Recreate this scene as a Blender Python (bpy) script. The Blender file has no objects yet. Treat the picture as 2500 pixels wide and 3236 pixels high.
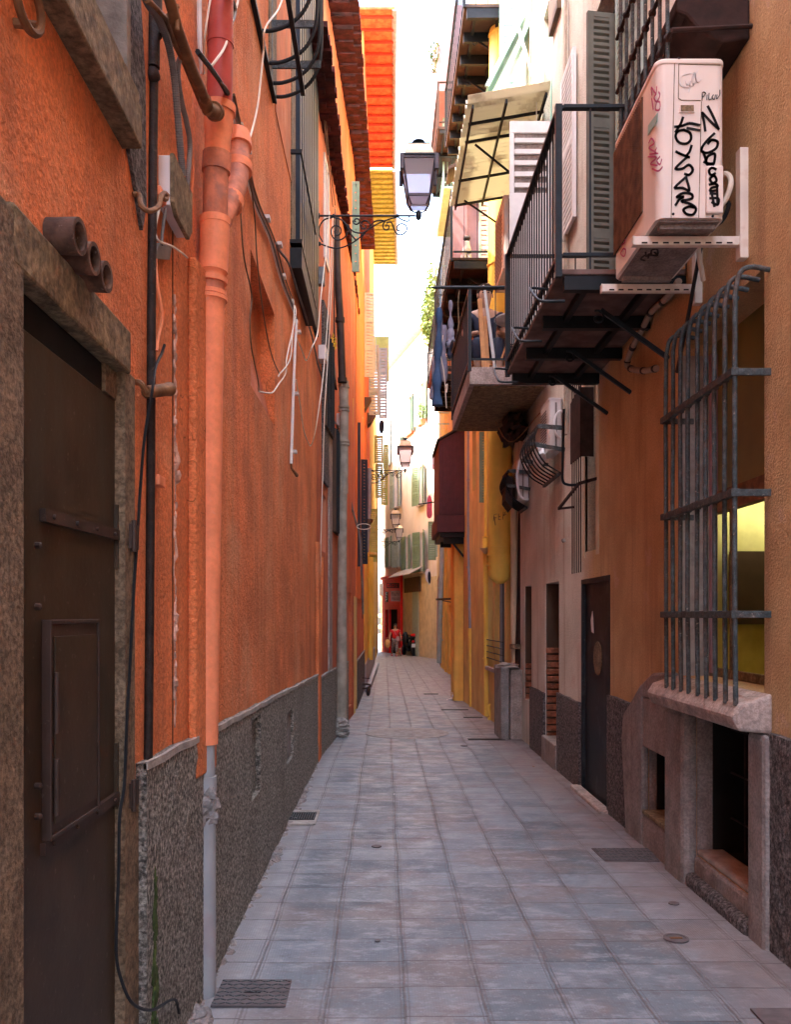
import bpy, math, random
from mathutils import Vector, Matrix, Euler
random.seed(7)
# ------------------------------------------------------------------ camera, world, sun, exposure
S = bpy.context.scene
F = 2800.0; VX = 1215.0; VY = 1945.0; ZC = 1.56       # measured from the photograph (2500 px wide)
cd = bpy.data.cameras.new("camera"); cam = bpy.data.objects.new("camera", cd)
S.collection.objects.link(cam); S.camera = cam
cam.location = (0, 0, ZC); cam.rotation_euler = (math.radians(90), 0, 0)
cd.sensor_fit = 'HORIZONTAL'; cd.sensor_width = 36; cd.lens = 36*F/2500
cd.shift_x = (1250-VX)/2500; cd.shift_y = (VY-1618)/2500
cd.clip_start = .05; cd.clip_end = 600
SUN_EL = 56; SUN_AZ = 262           # azimuth (clockwise from +Y) the light comes FROM
w = bpy.data.worlds.new("World"); S.world = w; w.use_nodes = True
nt = w.node_tree; bg = nt.nodes['Background']
sk = nt.nodes.new('ShaderNodeTexSky'); sk.sky_type = 'NISHITA'; sk.sun_disc = False
sk.sun_elevation = math.radians(SUN_EL); sk.sun_rotation = math.radians(SUN_AZ)
sk.air_density = 1.0; sk.dust_density = 4.5; sk.ozone_density = .4
nt.links.new(sk.outputs[0], bg.inputs[0]); bg.inputs[1].default_value = .15
sd = bpy.data.lights.new("sun", 'SUN'); sd.energy = 2.0; sd.angle = math.radians(.5); sd.color = (1, .93, .82)
so = bpy.data.objects.new("sun", sd); S.collection.objects.link(so)
a = math.radians(SUN_AZ); e = math.radians(SUN_EL)
sv = Vector((math.sin(a)*math.cos(e), math.cos(a)*math.cos(e), math.sin(e)))
so.rotation_euler = sv.to_track_quat('Z', 'Y').to_euler(); so.location = (0, 0, 40)
S.view_settings.view_transform = 'Standard'; S.view_settings.look = 'None'
S.view_settings.exposure = 3.75; S.view_settings.gamma = 1
try: S.cycles.max_bounces = 10; S.cycles.diffuse_bounces = 6
except Exception: pass

# ------------------------------------------------------------------ mesh and tree helpers
COL = S.collection
def V(*a): return Vector(a)
class MB:
    def __init__(s): s.v = []; s.f = []; s.mi = []; s.m = 0
    def add(s, vs, fs):
        b = len(s.v); s.v += [tuple(p) for p in vs]
        for f in fs: s.f.append([b+i for i in f]); s.mi.append(s.m)
        return s
    def hexa(s, p):                       # 8 corners: bottom ring then top ring
        return s.add(p, [(0,3,2,1),(4,5,6,7),(0,1,5,4),(1,2,6,5),(2,3,7,6),(3,0,4,7)])
    def box(s, x0,x1,y0,y1,z0,z1):
        return s.hexa([(x0,y0,z0),(x1,y0,z0),(x1,y1,z0),(x0,y1,z0),(x0,y0,z1),(x1,y0,z1),(x1,y1,z1),(x0,y1,z1)])
    def wbox(s, W, u0,u1,w0,w1,z0,z1):
        A = W.at
        return s.hexa([A(u0,w0,z0),A(u1,w0,z0),A(u1,w1,z0),A(u0,w1,z0),A(u0,w0,z1),A(u1,w0,z1),A(u1,w1,z1),A(u0,w1,z1)])
    def bar(s, p, q, wd, ht, up=None):
        p = Vector(p); q = Vector(q); d = (q-p).normalized(); up = Vector(up) if up else Vector((0,0,1))
        if abs(d.dot(up)) > .98: up = Vector((0,1,0)) if abs(d.y) < .9 else Vector((1,0,0))
        a = d.cross(up).normalized()*wd/2; b = a.cross(d).normalized()*ht/2
        return s.hexa([p-a-b,p+a-b,q+a-b,q-a-b,p-a+b,p+a+b,q+a+b,q-a+b])
    def tube(s, pts, r, n=8, caps=True):
        pts = [Vector(p) for p in pts]; m = len(pts)
        rs = r if isinstance(r, (list, tuple)) else [r]*m
        t0 = (pts[1]-pts[0]).normalized()
        ref = Vector((0,0,1)) if abs(t0.z) < .9 else Vector((1,0,0))
        a = t0.cross(ref).normalized(); vs = []
        for i, p in enumerate(pts):
            t = (pts[min(i+1,m-1)]-pts[max(i-1,0)])
            t = t.normalized() if t.length > 1e-9 else t0
            a = (a - t*a.dot(t)); a = a.normalized() if a.length > 1e-6 else t.orthogonal().normalized()
            b = t.cross(a)
            for k in range(n):
                c = 2*math.pi*k/n; vs.append(p+(a*math.cos(c)+b*math.sin(c))*rs[i])
        fs = [(i*n+k, i*n+(k+1)%n, (i+1)*n+(k+1)%n, (i+1)*n+k) for i in range(m-1) for k in range(n)]
        if caps: fs += [tuple(range(n-1,-1,-1)), tuple((m-1)*n+k for k in range(n))]
        return s.add(vs, fs)
    def lathe(s, p, q, prof, n=20):       # prof = [(t,r)] with t in metres from p along p->q
        p = Vector(p); d = (Vector(q)-p).normalized()
        a = d.orthogonal().normalized(); b = d.cross(a); vs = []
        for t, r in prof:
            for k in range(n):
                c = 2*math.pi*k/n; vs.append(p+d*t+(a*math.cos(c)+b*math.sin(c))*r)
        m = len(prof)
        fs = [(i*n+k, i*n+(k+1)%n, (i+1)*n+(k+1)%n, (i+1)*n+k) for i in range(m-1) for k in range(n)]
        fs += [tuple(range(n-1,-1,-1)), tuple((m-1)*n+k for k in range(n))]
        return s.add(vs, fs)
    def prism(s, poly, off):
        off = Vector(off); poly = [Vector(p) for p in poly]; n = len(poly)
        fs = [tuple(range(n-1,-1,-1)), tuple(n+i for i in range(n))]
        fs += [(i, (i+1)%n, n+(i+1)%n, n+i) for i in range(n)]
        return s.add(poly+[p+off for p in poly], fs)
    def blob(s, c, rad, seed=0, amp=.15, nu=10, nv=7, fr=3.0):
        from mathutils import noise
        c = Vector(c); vs = [c+Vector((0,0,-rad[2]))]
        for j in range(1, nv):
            ph = -math.pi/2+math.pi*j/nv
            for i in range(nu):
                th = 2*math.pi*i/nu
                d = Vector((math.cos(ph)*math.cos(th), math.cos(ph)*math.sin(th), math.sin(ph)))
                k = 1+amp*noise.noise(d*fr+Vector((seed*3.1, seed, 0)))*2
                vs.append(c+Vector((d.x*rad[0], d.y*rad[1], d.z*rad[2]))*k)
        vs.append(c+Vector((0,0,rad[2]))); L = len(vs)-1
        fs = [(0, 1+(i+1)%nu, 1+i) for i in range(nu)]
        for j in range(nv-2):
            for i in range(nu): fs.append((1+j*nu+i, 1+j*nu+(i+1)%nu, 1+(j+1)*nu+(i+1)%nu, 1+(j+1)*nu+i))
        fs += [(L, 1+(nv-2)*nu+i, 1+(nv-2)*nu+(i+1)%nu) for i in range(nu)]
        return s.add(vs, fs)
    def build(s, name, mat, parent=None, smooth=False, bevel=0):
        me = bpy.data.meshes.new(name); me.from_pydata(s.v, [], s.f); me.validate(); 
        ms = mat if isinstance(mat, (list, tuple)) else [mat]
        for m in ms: me.materials.append(m)
        if len(ms) > 1 and len(me.polygons) == len(s.mi): me.polygons.foreach_set('material_index', s.mi)
        if smooth: me.polygons.foreach_set('use_smooth', [True]*len(me.polygons))
        o = bpy.data.objects.new(name, me); COL.objects.link(o)
        if parent: o.parent = parent
        if smooth:
            try: me.set_sharp_from_angle(angle=math.radians(42))
            except Exception: pass
        if bevel:
            b = o.modifiers.new('bevel', 'BEVEL'); b.width = bevel; b.segments = 2; b.limit_method = 'ANGLE'
            b.angle_limit = math.radians(40)
        return o
def tag(o, label=None, cat=None, group=None, kind=None):
    if label: o['label'] = label
    if cat: o['category'] = cat
    if group: o['group'] = group
    if kind: o['kind'] = kind
    return o
def thing(name, label, cat, group=None):
    o = bpy.data.objects.new(name, None); COL.objects.link(o); o.empty_display_size = .1
    return tag(o, label, cat, group)
def finalize():
    kids = {}
    for o in list(COL.objects):
        if o.parent: kids.setdefault(o.parent.name, []).append(o)
    def verts(o):
        r = [Vector(v.co) for v in o.data.vertices] if o.type == 'MESH' else []
        for c in kids.get(o.name, []): r += verts(c)
        return r
    org = {}
    for o in COL.objects:
        if o.type not in ('MESH', 'EMPTY'): continue
        vs = verts(o)
        if not vs: org[o.name] = Vector((0,0,0)); continue
        lo = [min(v[i] for v in vs) for i in range(3)]; hi = [max(v[i] for v in vs) for i in range(3)]
        org[o.name] = Vector(((lo[0]+hi[0])/2, (lo[1]+hi[1])/2, lo[2]))
    for o in COL.objects:
        if o.name not in org: continue
        c = org[o.name]
        if o.type == 'MESH': o.data.transform(Matrix.Translation(-c))
        o.location = c - (org[o.parent.name] if o.parent else Vector((0,0,0)))

class Wall:
    def __init__(s, p0, p1):
        s.p = Vector(p0); d = Vector(p1)-s.p; s.L = d.length; s.d = d.normalized()
        n = Vector((s.d.y, -s.d.x))
        if n.dot(Vector((.5, p0[1]))-s.p) < 0: n = -n
        s.n = n
    def at(s, u, w, z):
        q = s.p+s.d*u+s.n*w; return Vector((q.x, q.y, z))
    def uz(s, px, py=VY, w=0.0):
        r = Vector(((px-VX)/F, 1.0)); o = s.p+s.n*w
        t = o.dot(s.n)/r.dot(s.n); q = r*t
        return (q-s.p).dot(s.d), ZC+(VY-py)/F*t
    def u(s, px, w=0.0): return s.uz(px, VY, w)[0]
    def pt(s, px, py, w=0.0):
        u, z = s.uz(px, py, w); return s.at(u, w, z)
def P(px, py, D): return Vector(((px-VX)/F*D, D, ZC+(VY-py)/F*D))
def gz(y): return -.0107*y
def crom(pts, k=5):
    pts = [Vector(p) for p in pts]
    if len(pts) < 3: return pts
    q = [pts[0]*2-pts[1]]+pts+[pts[-1]*2-pts[-2]]; out = []
    for i in range(1, len(q)-2):
        a, b, c, d = q[i-1:i+3]
        for j in range(k):
            t = j/k; out.append(.5*((2*b)+(c-a)*t+(2*a-5*b+4*c-d)*t*t+(3*b-a-3*c+d)*t**3))
    out.append(pts[-1]); return out

# ------------------------------------------------------------------ materials
def newmat(name):
    m = bpy.data.materials.new(name); m.use_nodes = True
    n = m.node_tree.nodes; return m, n, m.node_tree.links, n['Principled BSDF']
def noise_(n, l, src, scale, detail=4, rough=.55, vec=None):
    t = n.new('ShaderNodeTexNoise'); t.inputs['Scale'].default_value = scale
    t.inputs['Detail'].default_value = detail; t.inputs['Roughness'].default_value = rough
    if vec:
        mp = n.new('ShaderNodeMapping'); mp.inputs['Scale'].default_value = vec
        l.new(src, mp.inputs['Vector']); src = mp.outputs[0]
    l.new(src, t.inputs['Vector']); return t.outputs['Fac']
def ramp(n, l, src, a, b, lo=0., hi=1.):
    r = n.new('ShaderNodeMapRange'); r.interpolation_type = 'SMOOTHSTEP'
    r.inputs[1].default_value = a; r.inputs[2].default_value = b; r.inputs[3].default_value = lo; r.inputs[4].default_value = hi
    l.new(src, r.inputs[0]); return r.outputs[0]
def mix(n, l, fac, A, B, mode='MIX'):
    m = n.new('ShaderNodeMix'); m.data_type = 'RGBA'; m.blend_type = mode; m.clamp_factor = True
    def put(i, x):
        if isinstance(x, (tuple, list)): m.inputs[i].default_value = (x[0], x[1], x[2], 1)
        elif isinstance(x, (int, float)): m.inputs[i].default_value = x
        else: l.new(x, m.inputs[i])
    put(0, fac); put(6, A); put(7, B); return m.outputs[2]
def mth(n, l, op, A, B=None):
    m = n.new('ShaderNodeMath'); m.operation = op
    for i, x in enumerate((A, B)):
        if x is None: continue
        if isinstance(x, (int, float)): m.inputs[i].default_value = x
        else: l.new(x, m.inputs[i])
    return m.outputs[0]
def dk(c, k): return tuple(x*k for x in c)
def mat(name, col, rough=.8, var=.18, scale=5, bump=.0, bscale=60, bd=.01, streak=0, scol=None, patch=0, pcol=None,
        pscale=1.2, metal=0, speck=0, spcol=None, mid=0, crack=0, spec=.25, drip=0, fine=0, fs=80):
    m, n, l, b = newmat(name); g = n.new('ShaderNodeNewGeometry').outputs['Position']
    c = mix(n, l, ramp(n, l, noise_(n, l, g, scale, 6), .3, .7), dk(col, 1-var), dk(col, 1+var))
    if patch:
        f = ramp(n, l, noise_(n, l, g, pscale, 7, .65), .52, .66); c = mix(n, l, mth(n, l, 'MULTIPLY', f, patch), c, pcol)
    if streak:
        f = ramp(n, l, noise_(n, l, g, 1, 6, .6, (7, 7, .45)), .48, .75); c = mix(n, l, mth(n, l, 'MULTIPLY', f, streak), c, scol)
    if speck:
        f = ramp(n, l, noise_(n, l, g, 45, 3, .6), .64, .72); c = mix(n, l, mth(n, l, 'MULTIPLY', f, speck), c, spcol)
    if fine:  # random grain in the colour, which also stands in for shade in pits
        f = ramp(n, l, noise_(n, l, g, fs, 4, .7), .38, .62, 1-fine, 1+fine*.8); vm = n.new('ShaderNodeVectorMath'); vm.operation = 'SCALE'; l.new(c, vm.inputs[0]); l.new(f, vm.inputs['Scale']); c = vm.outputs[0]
    if drip:      # old run-off: pale and dark vertical runs, broader than the streaks
        f = ramp(n, l, noise_(n, l, g, 1, 5, .65, (2.2, 2.2, .18)), .50, .66); c = mix(n, l, mth(n, l, 'MULTIPLY', f, drip), c, (min(1,col[0]*1.12), col[1]*1.55+.03, col[2]*1.9+.03))
        f = ramp(n, l, noise_(n, l, g, 1, 6, .7, (3.1, 3.1, .30)), .54, .70); c = mix(n, l, mth(n, l, 'MULTIPLY', f, drip*.8), c, (col[0]*.52, col[1]*.42, col[2]*.7))
    if crack:
        vo = n.new('ShaderNodeTexVoronoi'); vo.feature = 'DISTANCE_TO_EDGE'; vo.inputs['Scale'].default_value = 1.7
        dv = n.new('ShaderNodeVectorMath'); dv.operation = 'ADD'; l.new(g, dv.inputs[0])
        nz = n.new('ShaderNodeTexNoise'); nz.inputs['Scale'].default_value = 4; l.new(g, nz.inputs['Vector']); l.new(nz.outputs['Color'], dv.inputs[1]); l.new(dv.outputs[0], vo.inputs['Vector'])
        f = mth(n, l, 'MULTIPLY', ramp(n, l, vo.outputs['Distance'], .0, .009, 1, 0), ramp(n, l, noise_(n, l, g, .9, 3), .52, .60)); c = mix(n, l, mth(n, l, 'MULTIPLY', f, crack), c, dk(col, .35))
    b.inputs['Specular IOR Level'].default_value = spec
    l.new(c, b.inputs['Base Color']); b.inputs['Roughness'].default_value = rough; b.inputs['Metallic'].default_value = metal
    if bump:
        h = noise_(n, l, g, bscale, 5, .6)
        if mid: h = mth(n, l, 'ADD', h, mth(n, l, 'MULTIPLY', noise_(n, l, g, bscale*.12, 4), mid))
        bp = n.new('ShaderNodeBump'); bp.inputs['Strength'].default_value = bump; bp.inputs['Distance'].default_value = bd
        l.new(h, bp.inputs['Height']); l.new(bp.outputs[0], b.inputs['Normal'])
    return m
ORANGE = (.76, .222, .080)
M = {}
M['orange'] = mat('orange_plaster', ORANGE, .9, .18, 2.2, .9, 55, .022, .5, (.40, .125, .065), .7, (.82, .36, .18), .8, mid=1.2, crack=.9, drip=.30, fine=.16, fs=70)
M['orange_up'] = mat('old_orange_plaster', (.52,.16,.065), .9, .25, 2, .5, 60, .01, .8, (.34,.19,.11), .5, (.62,.30,.17), 2.2)
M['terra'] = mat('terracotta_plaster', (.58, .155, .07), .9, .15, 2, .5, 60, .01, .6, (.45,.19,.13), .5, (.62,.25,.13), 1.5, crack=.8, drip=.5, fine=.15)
M['orange_far'] = mat('bright_orange_plaster', (.72,.20,.05), .9, .12, 2, .3, 40)
M['yellow'] = mat('yellow_plaster', (.78,.52,.09), .9, .14, 2, .3, 40, .01, .5, (.5,.28,.08))
M['ochre'] = mat('ochre_plaster', (.66,.43,.15), .9, .16, 2, .4, 50, .01, .6, (.46,.26,.11), .4, (.52,.30,.14), drip=.3)
M['oran2'] = mat('orange_ochre_plaster', (.88,.52,.12), .9, .14, 2, .3, 40, .01, .6, (.55,.22,.05))
M['pink'] = mat('pale_pink_plaster', (.66,.59,.575), .9, .1, 1.2, .2, 30, .01, .4, (.66,.38,.26))
M['mauve'] = mat('mauve_plaster', (.34,.24,.25), .9, .15, 2, .3, 30)
M['cream'] = mat('cream_plaster', (.62,.50,.34), .9, .14, 3, .3, 40, .01, .5, (.4,.3,.2))
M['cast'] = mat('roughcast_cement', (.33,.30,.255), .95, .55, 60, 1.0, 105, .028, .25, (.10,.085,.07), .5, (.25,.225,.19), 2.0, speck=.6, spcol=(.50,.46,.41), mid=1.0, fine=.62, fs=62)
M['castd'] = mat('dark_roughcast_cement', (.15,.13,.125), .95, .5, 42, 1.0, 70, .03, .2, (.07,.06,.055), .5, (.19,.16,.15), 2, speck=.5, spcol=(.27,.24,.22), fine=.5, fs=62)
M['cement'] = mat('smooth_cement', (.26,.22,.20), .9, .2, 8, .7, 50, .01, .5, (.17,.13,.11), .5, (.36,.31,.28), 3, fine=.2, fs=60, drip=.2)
M['cementl'] = mat('light_cement', (.38,.34,.30), .9, .22, 9, .8, 45, .015, .3, (.3,.22,.17), .4, (.3,.26,.23), 4)
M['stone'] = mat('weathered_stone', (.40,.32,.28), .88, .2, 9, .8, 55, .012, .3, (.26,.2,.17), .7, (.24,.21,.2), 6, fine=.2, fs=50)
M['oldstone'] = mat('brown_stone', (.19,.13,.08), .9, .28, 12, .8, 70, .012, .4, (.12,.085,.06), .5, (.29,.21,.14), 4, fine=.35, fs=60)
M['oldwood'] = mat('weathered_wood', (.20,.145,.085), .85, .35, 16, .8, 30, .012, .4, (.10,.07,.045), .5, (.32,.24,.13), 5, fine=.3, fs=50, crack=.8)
M['greywood'] = mat('grey_wood', (.22,.18,.15), .85, .3, 14, .7, 30, .01, .5, (.12,.09,.08))
M['rust'] = mat('brown_door_steel', (.050,.031,.018), .48, .22, 5, .25, 26, .004, .5, (.070,.040,.022), .5, (.024,.016,.012), 4, .0, speck=.5, spcol=(.15,.12,.095), drip=.35)
M['rustf'] = mat('brown_hatch_steel', (.052,.031,.024), .5, .2, 9, .2, 60, .003, .3, (.05,.035,.03), speck=.3, spcol=(.2,.16,.13))
M['rustp'] = mat('rusty_pipe', (.21,.10,.045), .7, .35, 14, .5, 60, .004, .4, (.07,.045,.035))
M['iron'] = mat('black_wrought_iron', (.007,.008,.010), .5, .3, 20, .2, 80, .002)
M['irong'] = mat('grey_painted_iron', (.060,.075,.078), .6, .4, 25, .5, 90, .003, .5, (.11,.065,.045), .5, (.13,.09,.07), 11, speck=.8, spcol=(.36,.31,.26), fine=.3)
M['ironb'] = mat('blue_black_iron', (.012,.017,.022), .45, .25, 20, .1, 80, .002)
M['rustd'] = mat('dark_rusty_sheet', (.030,.013,.010), .75, .35, 12, .4, 60, .003)
M['black'] = mat('black_rubber', (.016,.016,.018), .5, .1, 10)
M['tar'] = mat('tarred_pipe', (.020,.013,.011), .6, .5, 22, .8, 60, .006, .3, (.08,.04,.03), speck=.35, spcol=(.2,.13,.1))
M['pipeo'] = mat('orange_painted_pipe', (.86,.27,.125), .55, .1, 7, .25, 45, .003, .25, (.66,.16,.06), speck=.12, spcol=(.6,.5,.45), fine=.06, fs=30, drip=.2)
M['piped'] = mat('stained_orange_pipe', (.58,.20,.11), .7, .3, 12, .5, 50, .005, .5, (.22,.10,.08), .6, (.30,.15,.12), 9)
M['piper'] = mat('red_painted_pipe', (.42,.065,.05), .5, .15, 6, .2, 50, .003, .3, (.26,.05,.05), .3, (.52,.14,.09), 5)
M['pipeg'] = mat('grey_pvc_pipe', (.36,.37,.38), .45, .08, 6, .1, 50, .002, .25, (.28,.24,.23), .15, (.42,.12,.1), 5)
M['pipew'] = mat('white_conduit', (.66,.62,.60), .5, .08, 8)
M['pipeb'] = mat('brown_drainpipe', (.050,.028,.022), .6, .25, 8, .2, 50)
M['pipes'] = mat('grey_old_pipe', (.36,.30,.235), .8, .22, 8, .5, 40, .006, .6, (.22,.17,.14))
M['ducty'] = mat('yellow_painted_duct', (.86,.60,.12), .45, .07, 4, .05, 40, .002, .25, (.58,.30,.05))
M['pipezinc'] = mat('zinc_pipe', (.26,.26,.30), .4, .12, 6, .1, 40, .002, .3, (.18,.16,.18))
M['cablew'] = mat('cream_cable', (.74,.64,.52), .55, .08, 9)
M['cableb'] = mat('brown_cable', (.17,.10,.06), .6, .2, 12)
M['cableg'] = mat('grey_cable', (.17,.155,.15), .55, .2, 12)
M['ac'] = mat('cream_enamel_housing', (.76,.70,.63), .38, .05, 3, .05, 30, .002, .25, (.50,.40,.33), speck=.06, spcol=(.3,.25,.2))
M['acw'] = mat('white_enamel_housing', (.66,.62,.60), .4, .05, 3, .02, 30, .002, .2, (.5,.45,.4))
M['bracket'] = mat('cream_painted_steel', (.74,.67,.58), .5, .08, 9, .2, 60, .003, .3, (.48,.30,.20), .3, (.42,.26,.18), 9)
M['ink'] = mat('black_marker_ink', (.012,.012,.014), .4, .1, 20)
M['inkp'] = mat('pink_marker_ink', (.46,.07,.18), .5, .1, 20)
M['inkw'] = mat('white_marker_ink', (.8,.76,.74), .5, .05, 20)
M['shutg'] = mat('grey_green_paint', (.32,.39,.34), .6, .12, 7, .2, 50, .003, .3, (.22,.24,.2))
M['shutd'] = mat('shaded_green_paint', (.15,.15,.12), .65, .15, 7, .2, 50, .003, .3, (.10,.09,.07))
M['shutf'] = mat('far_green_paint', (.20,.30,.22), .6, .12, 5)
M['shutb'] = mat('blue_grey_paint', (.36,.45,.46), .6, .1, 6)
M['shutt'] = mat('taupe_paint', (.36,.37,.29), .6, .1, 6)
M['shutw'] = mat('white_shutter_paint', (.70,.70,.69), .6, .06, 6, .1, 40, .003, .2, (.55,.5,.48))
M['shuto'] = mat('olive_yellow_paint', (.42,.40,.10), .6, .12, 6)
M['shutl'] = mat('lime_green_paint', (.46,.52,.16), .6, .12, 6)
M['shutk'] = mat('dark_blue_grey_paint', (.018,.023,.034), .5, .15, 8, .1, 40)
M['teal'] = mat('pale_teal_paint', (.30,.52,.46), .5, .08, 6)
M['bfloor'] = mat('rusty_balcony_floor', (.15,.10,.085), .8, .3, 8, .3, 40, .004, .4, (.08,.045,.035))
M['ventb'] = mat('rusty_brown_vent', (.10,.055,.038), .7, .4, 18, .6, 50, .005, .4, (.05,.03,.025), .5, (.34,.17,.10), 12, speck=.3, spcol=(.5,.42,.36))
M['lampf'] = mat('mauve_grey_lamp_iron', (.075,.062,.075), .45, .2, 20)
M['dark'] = mat('dark_interior', (.012,.011,.010), .9, .3, 5)
M['glass'] = mat('dark_window_glass', (.035,.038,.042), .12, .2, 2)
M['maroon'] = mat('maroon_boards', (.090,.026,.030), .6, .12, 10, .1, 60)
M['purple'] = mat('purple_grey_paint', (.36,.22,.25), .6, .1, 6)
M['red'] = mat('red_shopfront_paint', (.78,.015,.02), .4, .1, 5)
M['bag'] = mat('white_plastic', (.78,.76,.76), .4, .05, 20)
M['brick'] = mat('old_red_brick', (.30,.11,.06), .9, .4, 14, .8, 40, .012, .4, (.14,.08,.06), .5, (.34,.22,.15), 8)
M['door'] = mat('black_door_steel', (.014,.014,.018), .5, .3, 4, .2, 40, .003, .5, (.055,.05,.055), .5, (.075,.075,.08), 3, speck=.25, spcol=(.2,.2,.2))
M['iron2'] = mat('cast_iron_cover', (.12,.10,.10), .55, .2, 20, .2, 80, .002)
M['skin'] = mat('skin', (.45,.26,.18), .5, .08, 20)
M['skind'] = mat('dark_skin', (.16,.08,.055), .45, .08, 20)
M['hair'] = mat('dark_hair', (.03,.02,.018), .6, .2, 30)
M['redcloth'] = mat('red_cloth', (.58,.02,.03), .8, .1, 14)
M['pattern'] = mat('patterned_grey_cloth', (.20,.16,.17), .85, .6, 22)
M['jeans'] = mat('blue_denim', (.045,.085,.17), .85, .2, 14, .3, 120, .003, .4, (.09,.13,.24))
M['laundryg'] = mat('grey_cloth', (.26,.25,.32), .85, .15, 14, .2, 60)
M['laundryd'] = mat('navy_cloth', (.03,.035,.06), .85, .2, 14)
M['laundryp'] = mat('pink_cloth', (.78,.16,.24), .85, .1, 14)
M['laundryw'] = mat('white_cloth', (.78,.78,.84), .85, .06, 14)
M['wooden'] = mat('orange_wood', (.66,.33,.14), .6, .12, 10, .2, 40)
M['fur'] = mat('white_fur', (.62,.58,.56), .9, .1, 30)
M['furd'] = mat('dark_fur', (.05,.04,.04), .9, .2, 30)
M['furt'] = mat('tan_fur', (.34,.24,.16), .9, .3, 30)
M['leaf'] = mat('leaves', (.09,.15,.035), .6, .5, 12)
M['leafl'] = mat('pale_leaves', (.20,.26,.07), .6, .4, 12)
M['flower'] = mat('yellow_flowers', (.72,.52,.02), .6, .2, 30)
M['lampcap'] = mat('brass_lamp_roof', (.80,.66,.46), .4, .12, 9)
M['plate'] = mat('pale_plate', (.6,.6,.6), .5, .1, 20)
M['scooter'] = mat('black_scooter_plastic', (.02,.022,.025), .25, .1, 9)
M['tilesoff'] = mat('dark_roof_tile', (.075,.016,.014), .9, .45, 9, .6, 30, .01, .4, (.03,.01,.01), .4, (.12,.03,.02), 5)
M['tiled'] = mat('roof_tile', (.42,.2,.12), .9, .3, 6, .3, 30)
M['soffr'] = mat('red_orange_soffit', (.68,.13,.035), .8, .35, 7, .5, 30, .01, .5, (.40,.06,.02), .4, (.75,.26,.08), 4)
M['soffy'] = mat('yellow_soffit', (.46,.40,.08), .8, .35, 7, .5, 30, .01, .5, (.28,.22,.05), .4, (.6,.5,.2), 4)
M['corr'] = mat('corrugated_cream_sheet', (.74,.66,.44), .6, .12, 5, .1, 40, .003, .3, (.5,.4,.2), .35, (.28,.2,.1), 3)
M['yint'] = mat('yellow_room_wall', (.64,.59,.26), .8, .3, 2, .1, 30, .003, .3, (.5,.42,.08))
M['brint'] = mat('brown_board', (.085,.05,.032), .7, .15, 5)
M['lampg'] = None
m, n, l, b = newmat('frosted_glass'); tr = n.new('ShaderNodeBsdfTranslucent'); tr.inputs[0].default_value = (.86,.84,.88,1)
tp = n.new('ShaderNodeBsdfTransparent'); tp.inputs[0].default_value = (.84,.82,.88,1)
b.inputs['Base Color'].default_value = (.62,.60,.66,1); b.inputs['Roughness'].default_value = .3
mx = n.new('ShaderNodeMixShader'); mx.inputs[0].default_value = .55; m2 = n.new('ShaderNodeMixShader'); m2.inputs[0].default_value = .42
l.new(b.outputs[0], mx.inputs[1]); l.new(tr.outputs[0], mx.inputs[2]); l.new(mx.outputs[0], m2.inputs[1]); l.new(tp.outputs[0], m2.inputs[2]); l.new(m2.outputs[0], n['Material Output'].inputs[0]); M['lampg'] = m
m, n, l, b = newmat('corrugated_translucent_sheet'); g_ = n.new('ShaderNodeNewGeometry').outputs['Position']
cc = mix(n, l, mth(n, l, 'MULTIPLY', ramp(n, l, noise_(n, l, g_, 2.2, 6, .6), .52, .62), .55), (.66,.61,.47), (.30,.23,.14))
tr = n.new('ShaderNodeBsdfTranslucent'); l.new(cc, tr.inputs[0]); l.new(cc, b.inputs['Base Color'])
mx = n.new('ShaderNodeMixShader'); mx.inputs[0].default_value = .42
l.new(b.outputs[0], mx.inputs[1]); l.new(tr.outputs[0], mx.inputs[2]); l.new(mx.outputs[0], n['Material Output'].inputs[0]); M['corr'] = m
# unseen glowing tube, added to brighten the wall of the yellow room
m, n, l, b = newmat('added_light_tube'); b.inputs['Emission Color'].default_value = (1,.93,.62,1); b.inputs['Emission Strength'].default_value = 3.2; M['tube'] = m
m, n, l, b = newmat('lit_amber_lamp'); b.inputs['Emission Color'].default_value = (1,.55,.12,1); b.inputs['Emission Strength'].default_value = 1.6; M['amber'] = m

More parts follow.
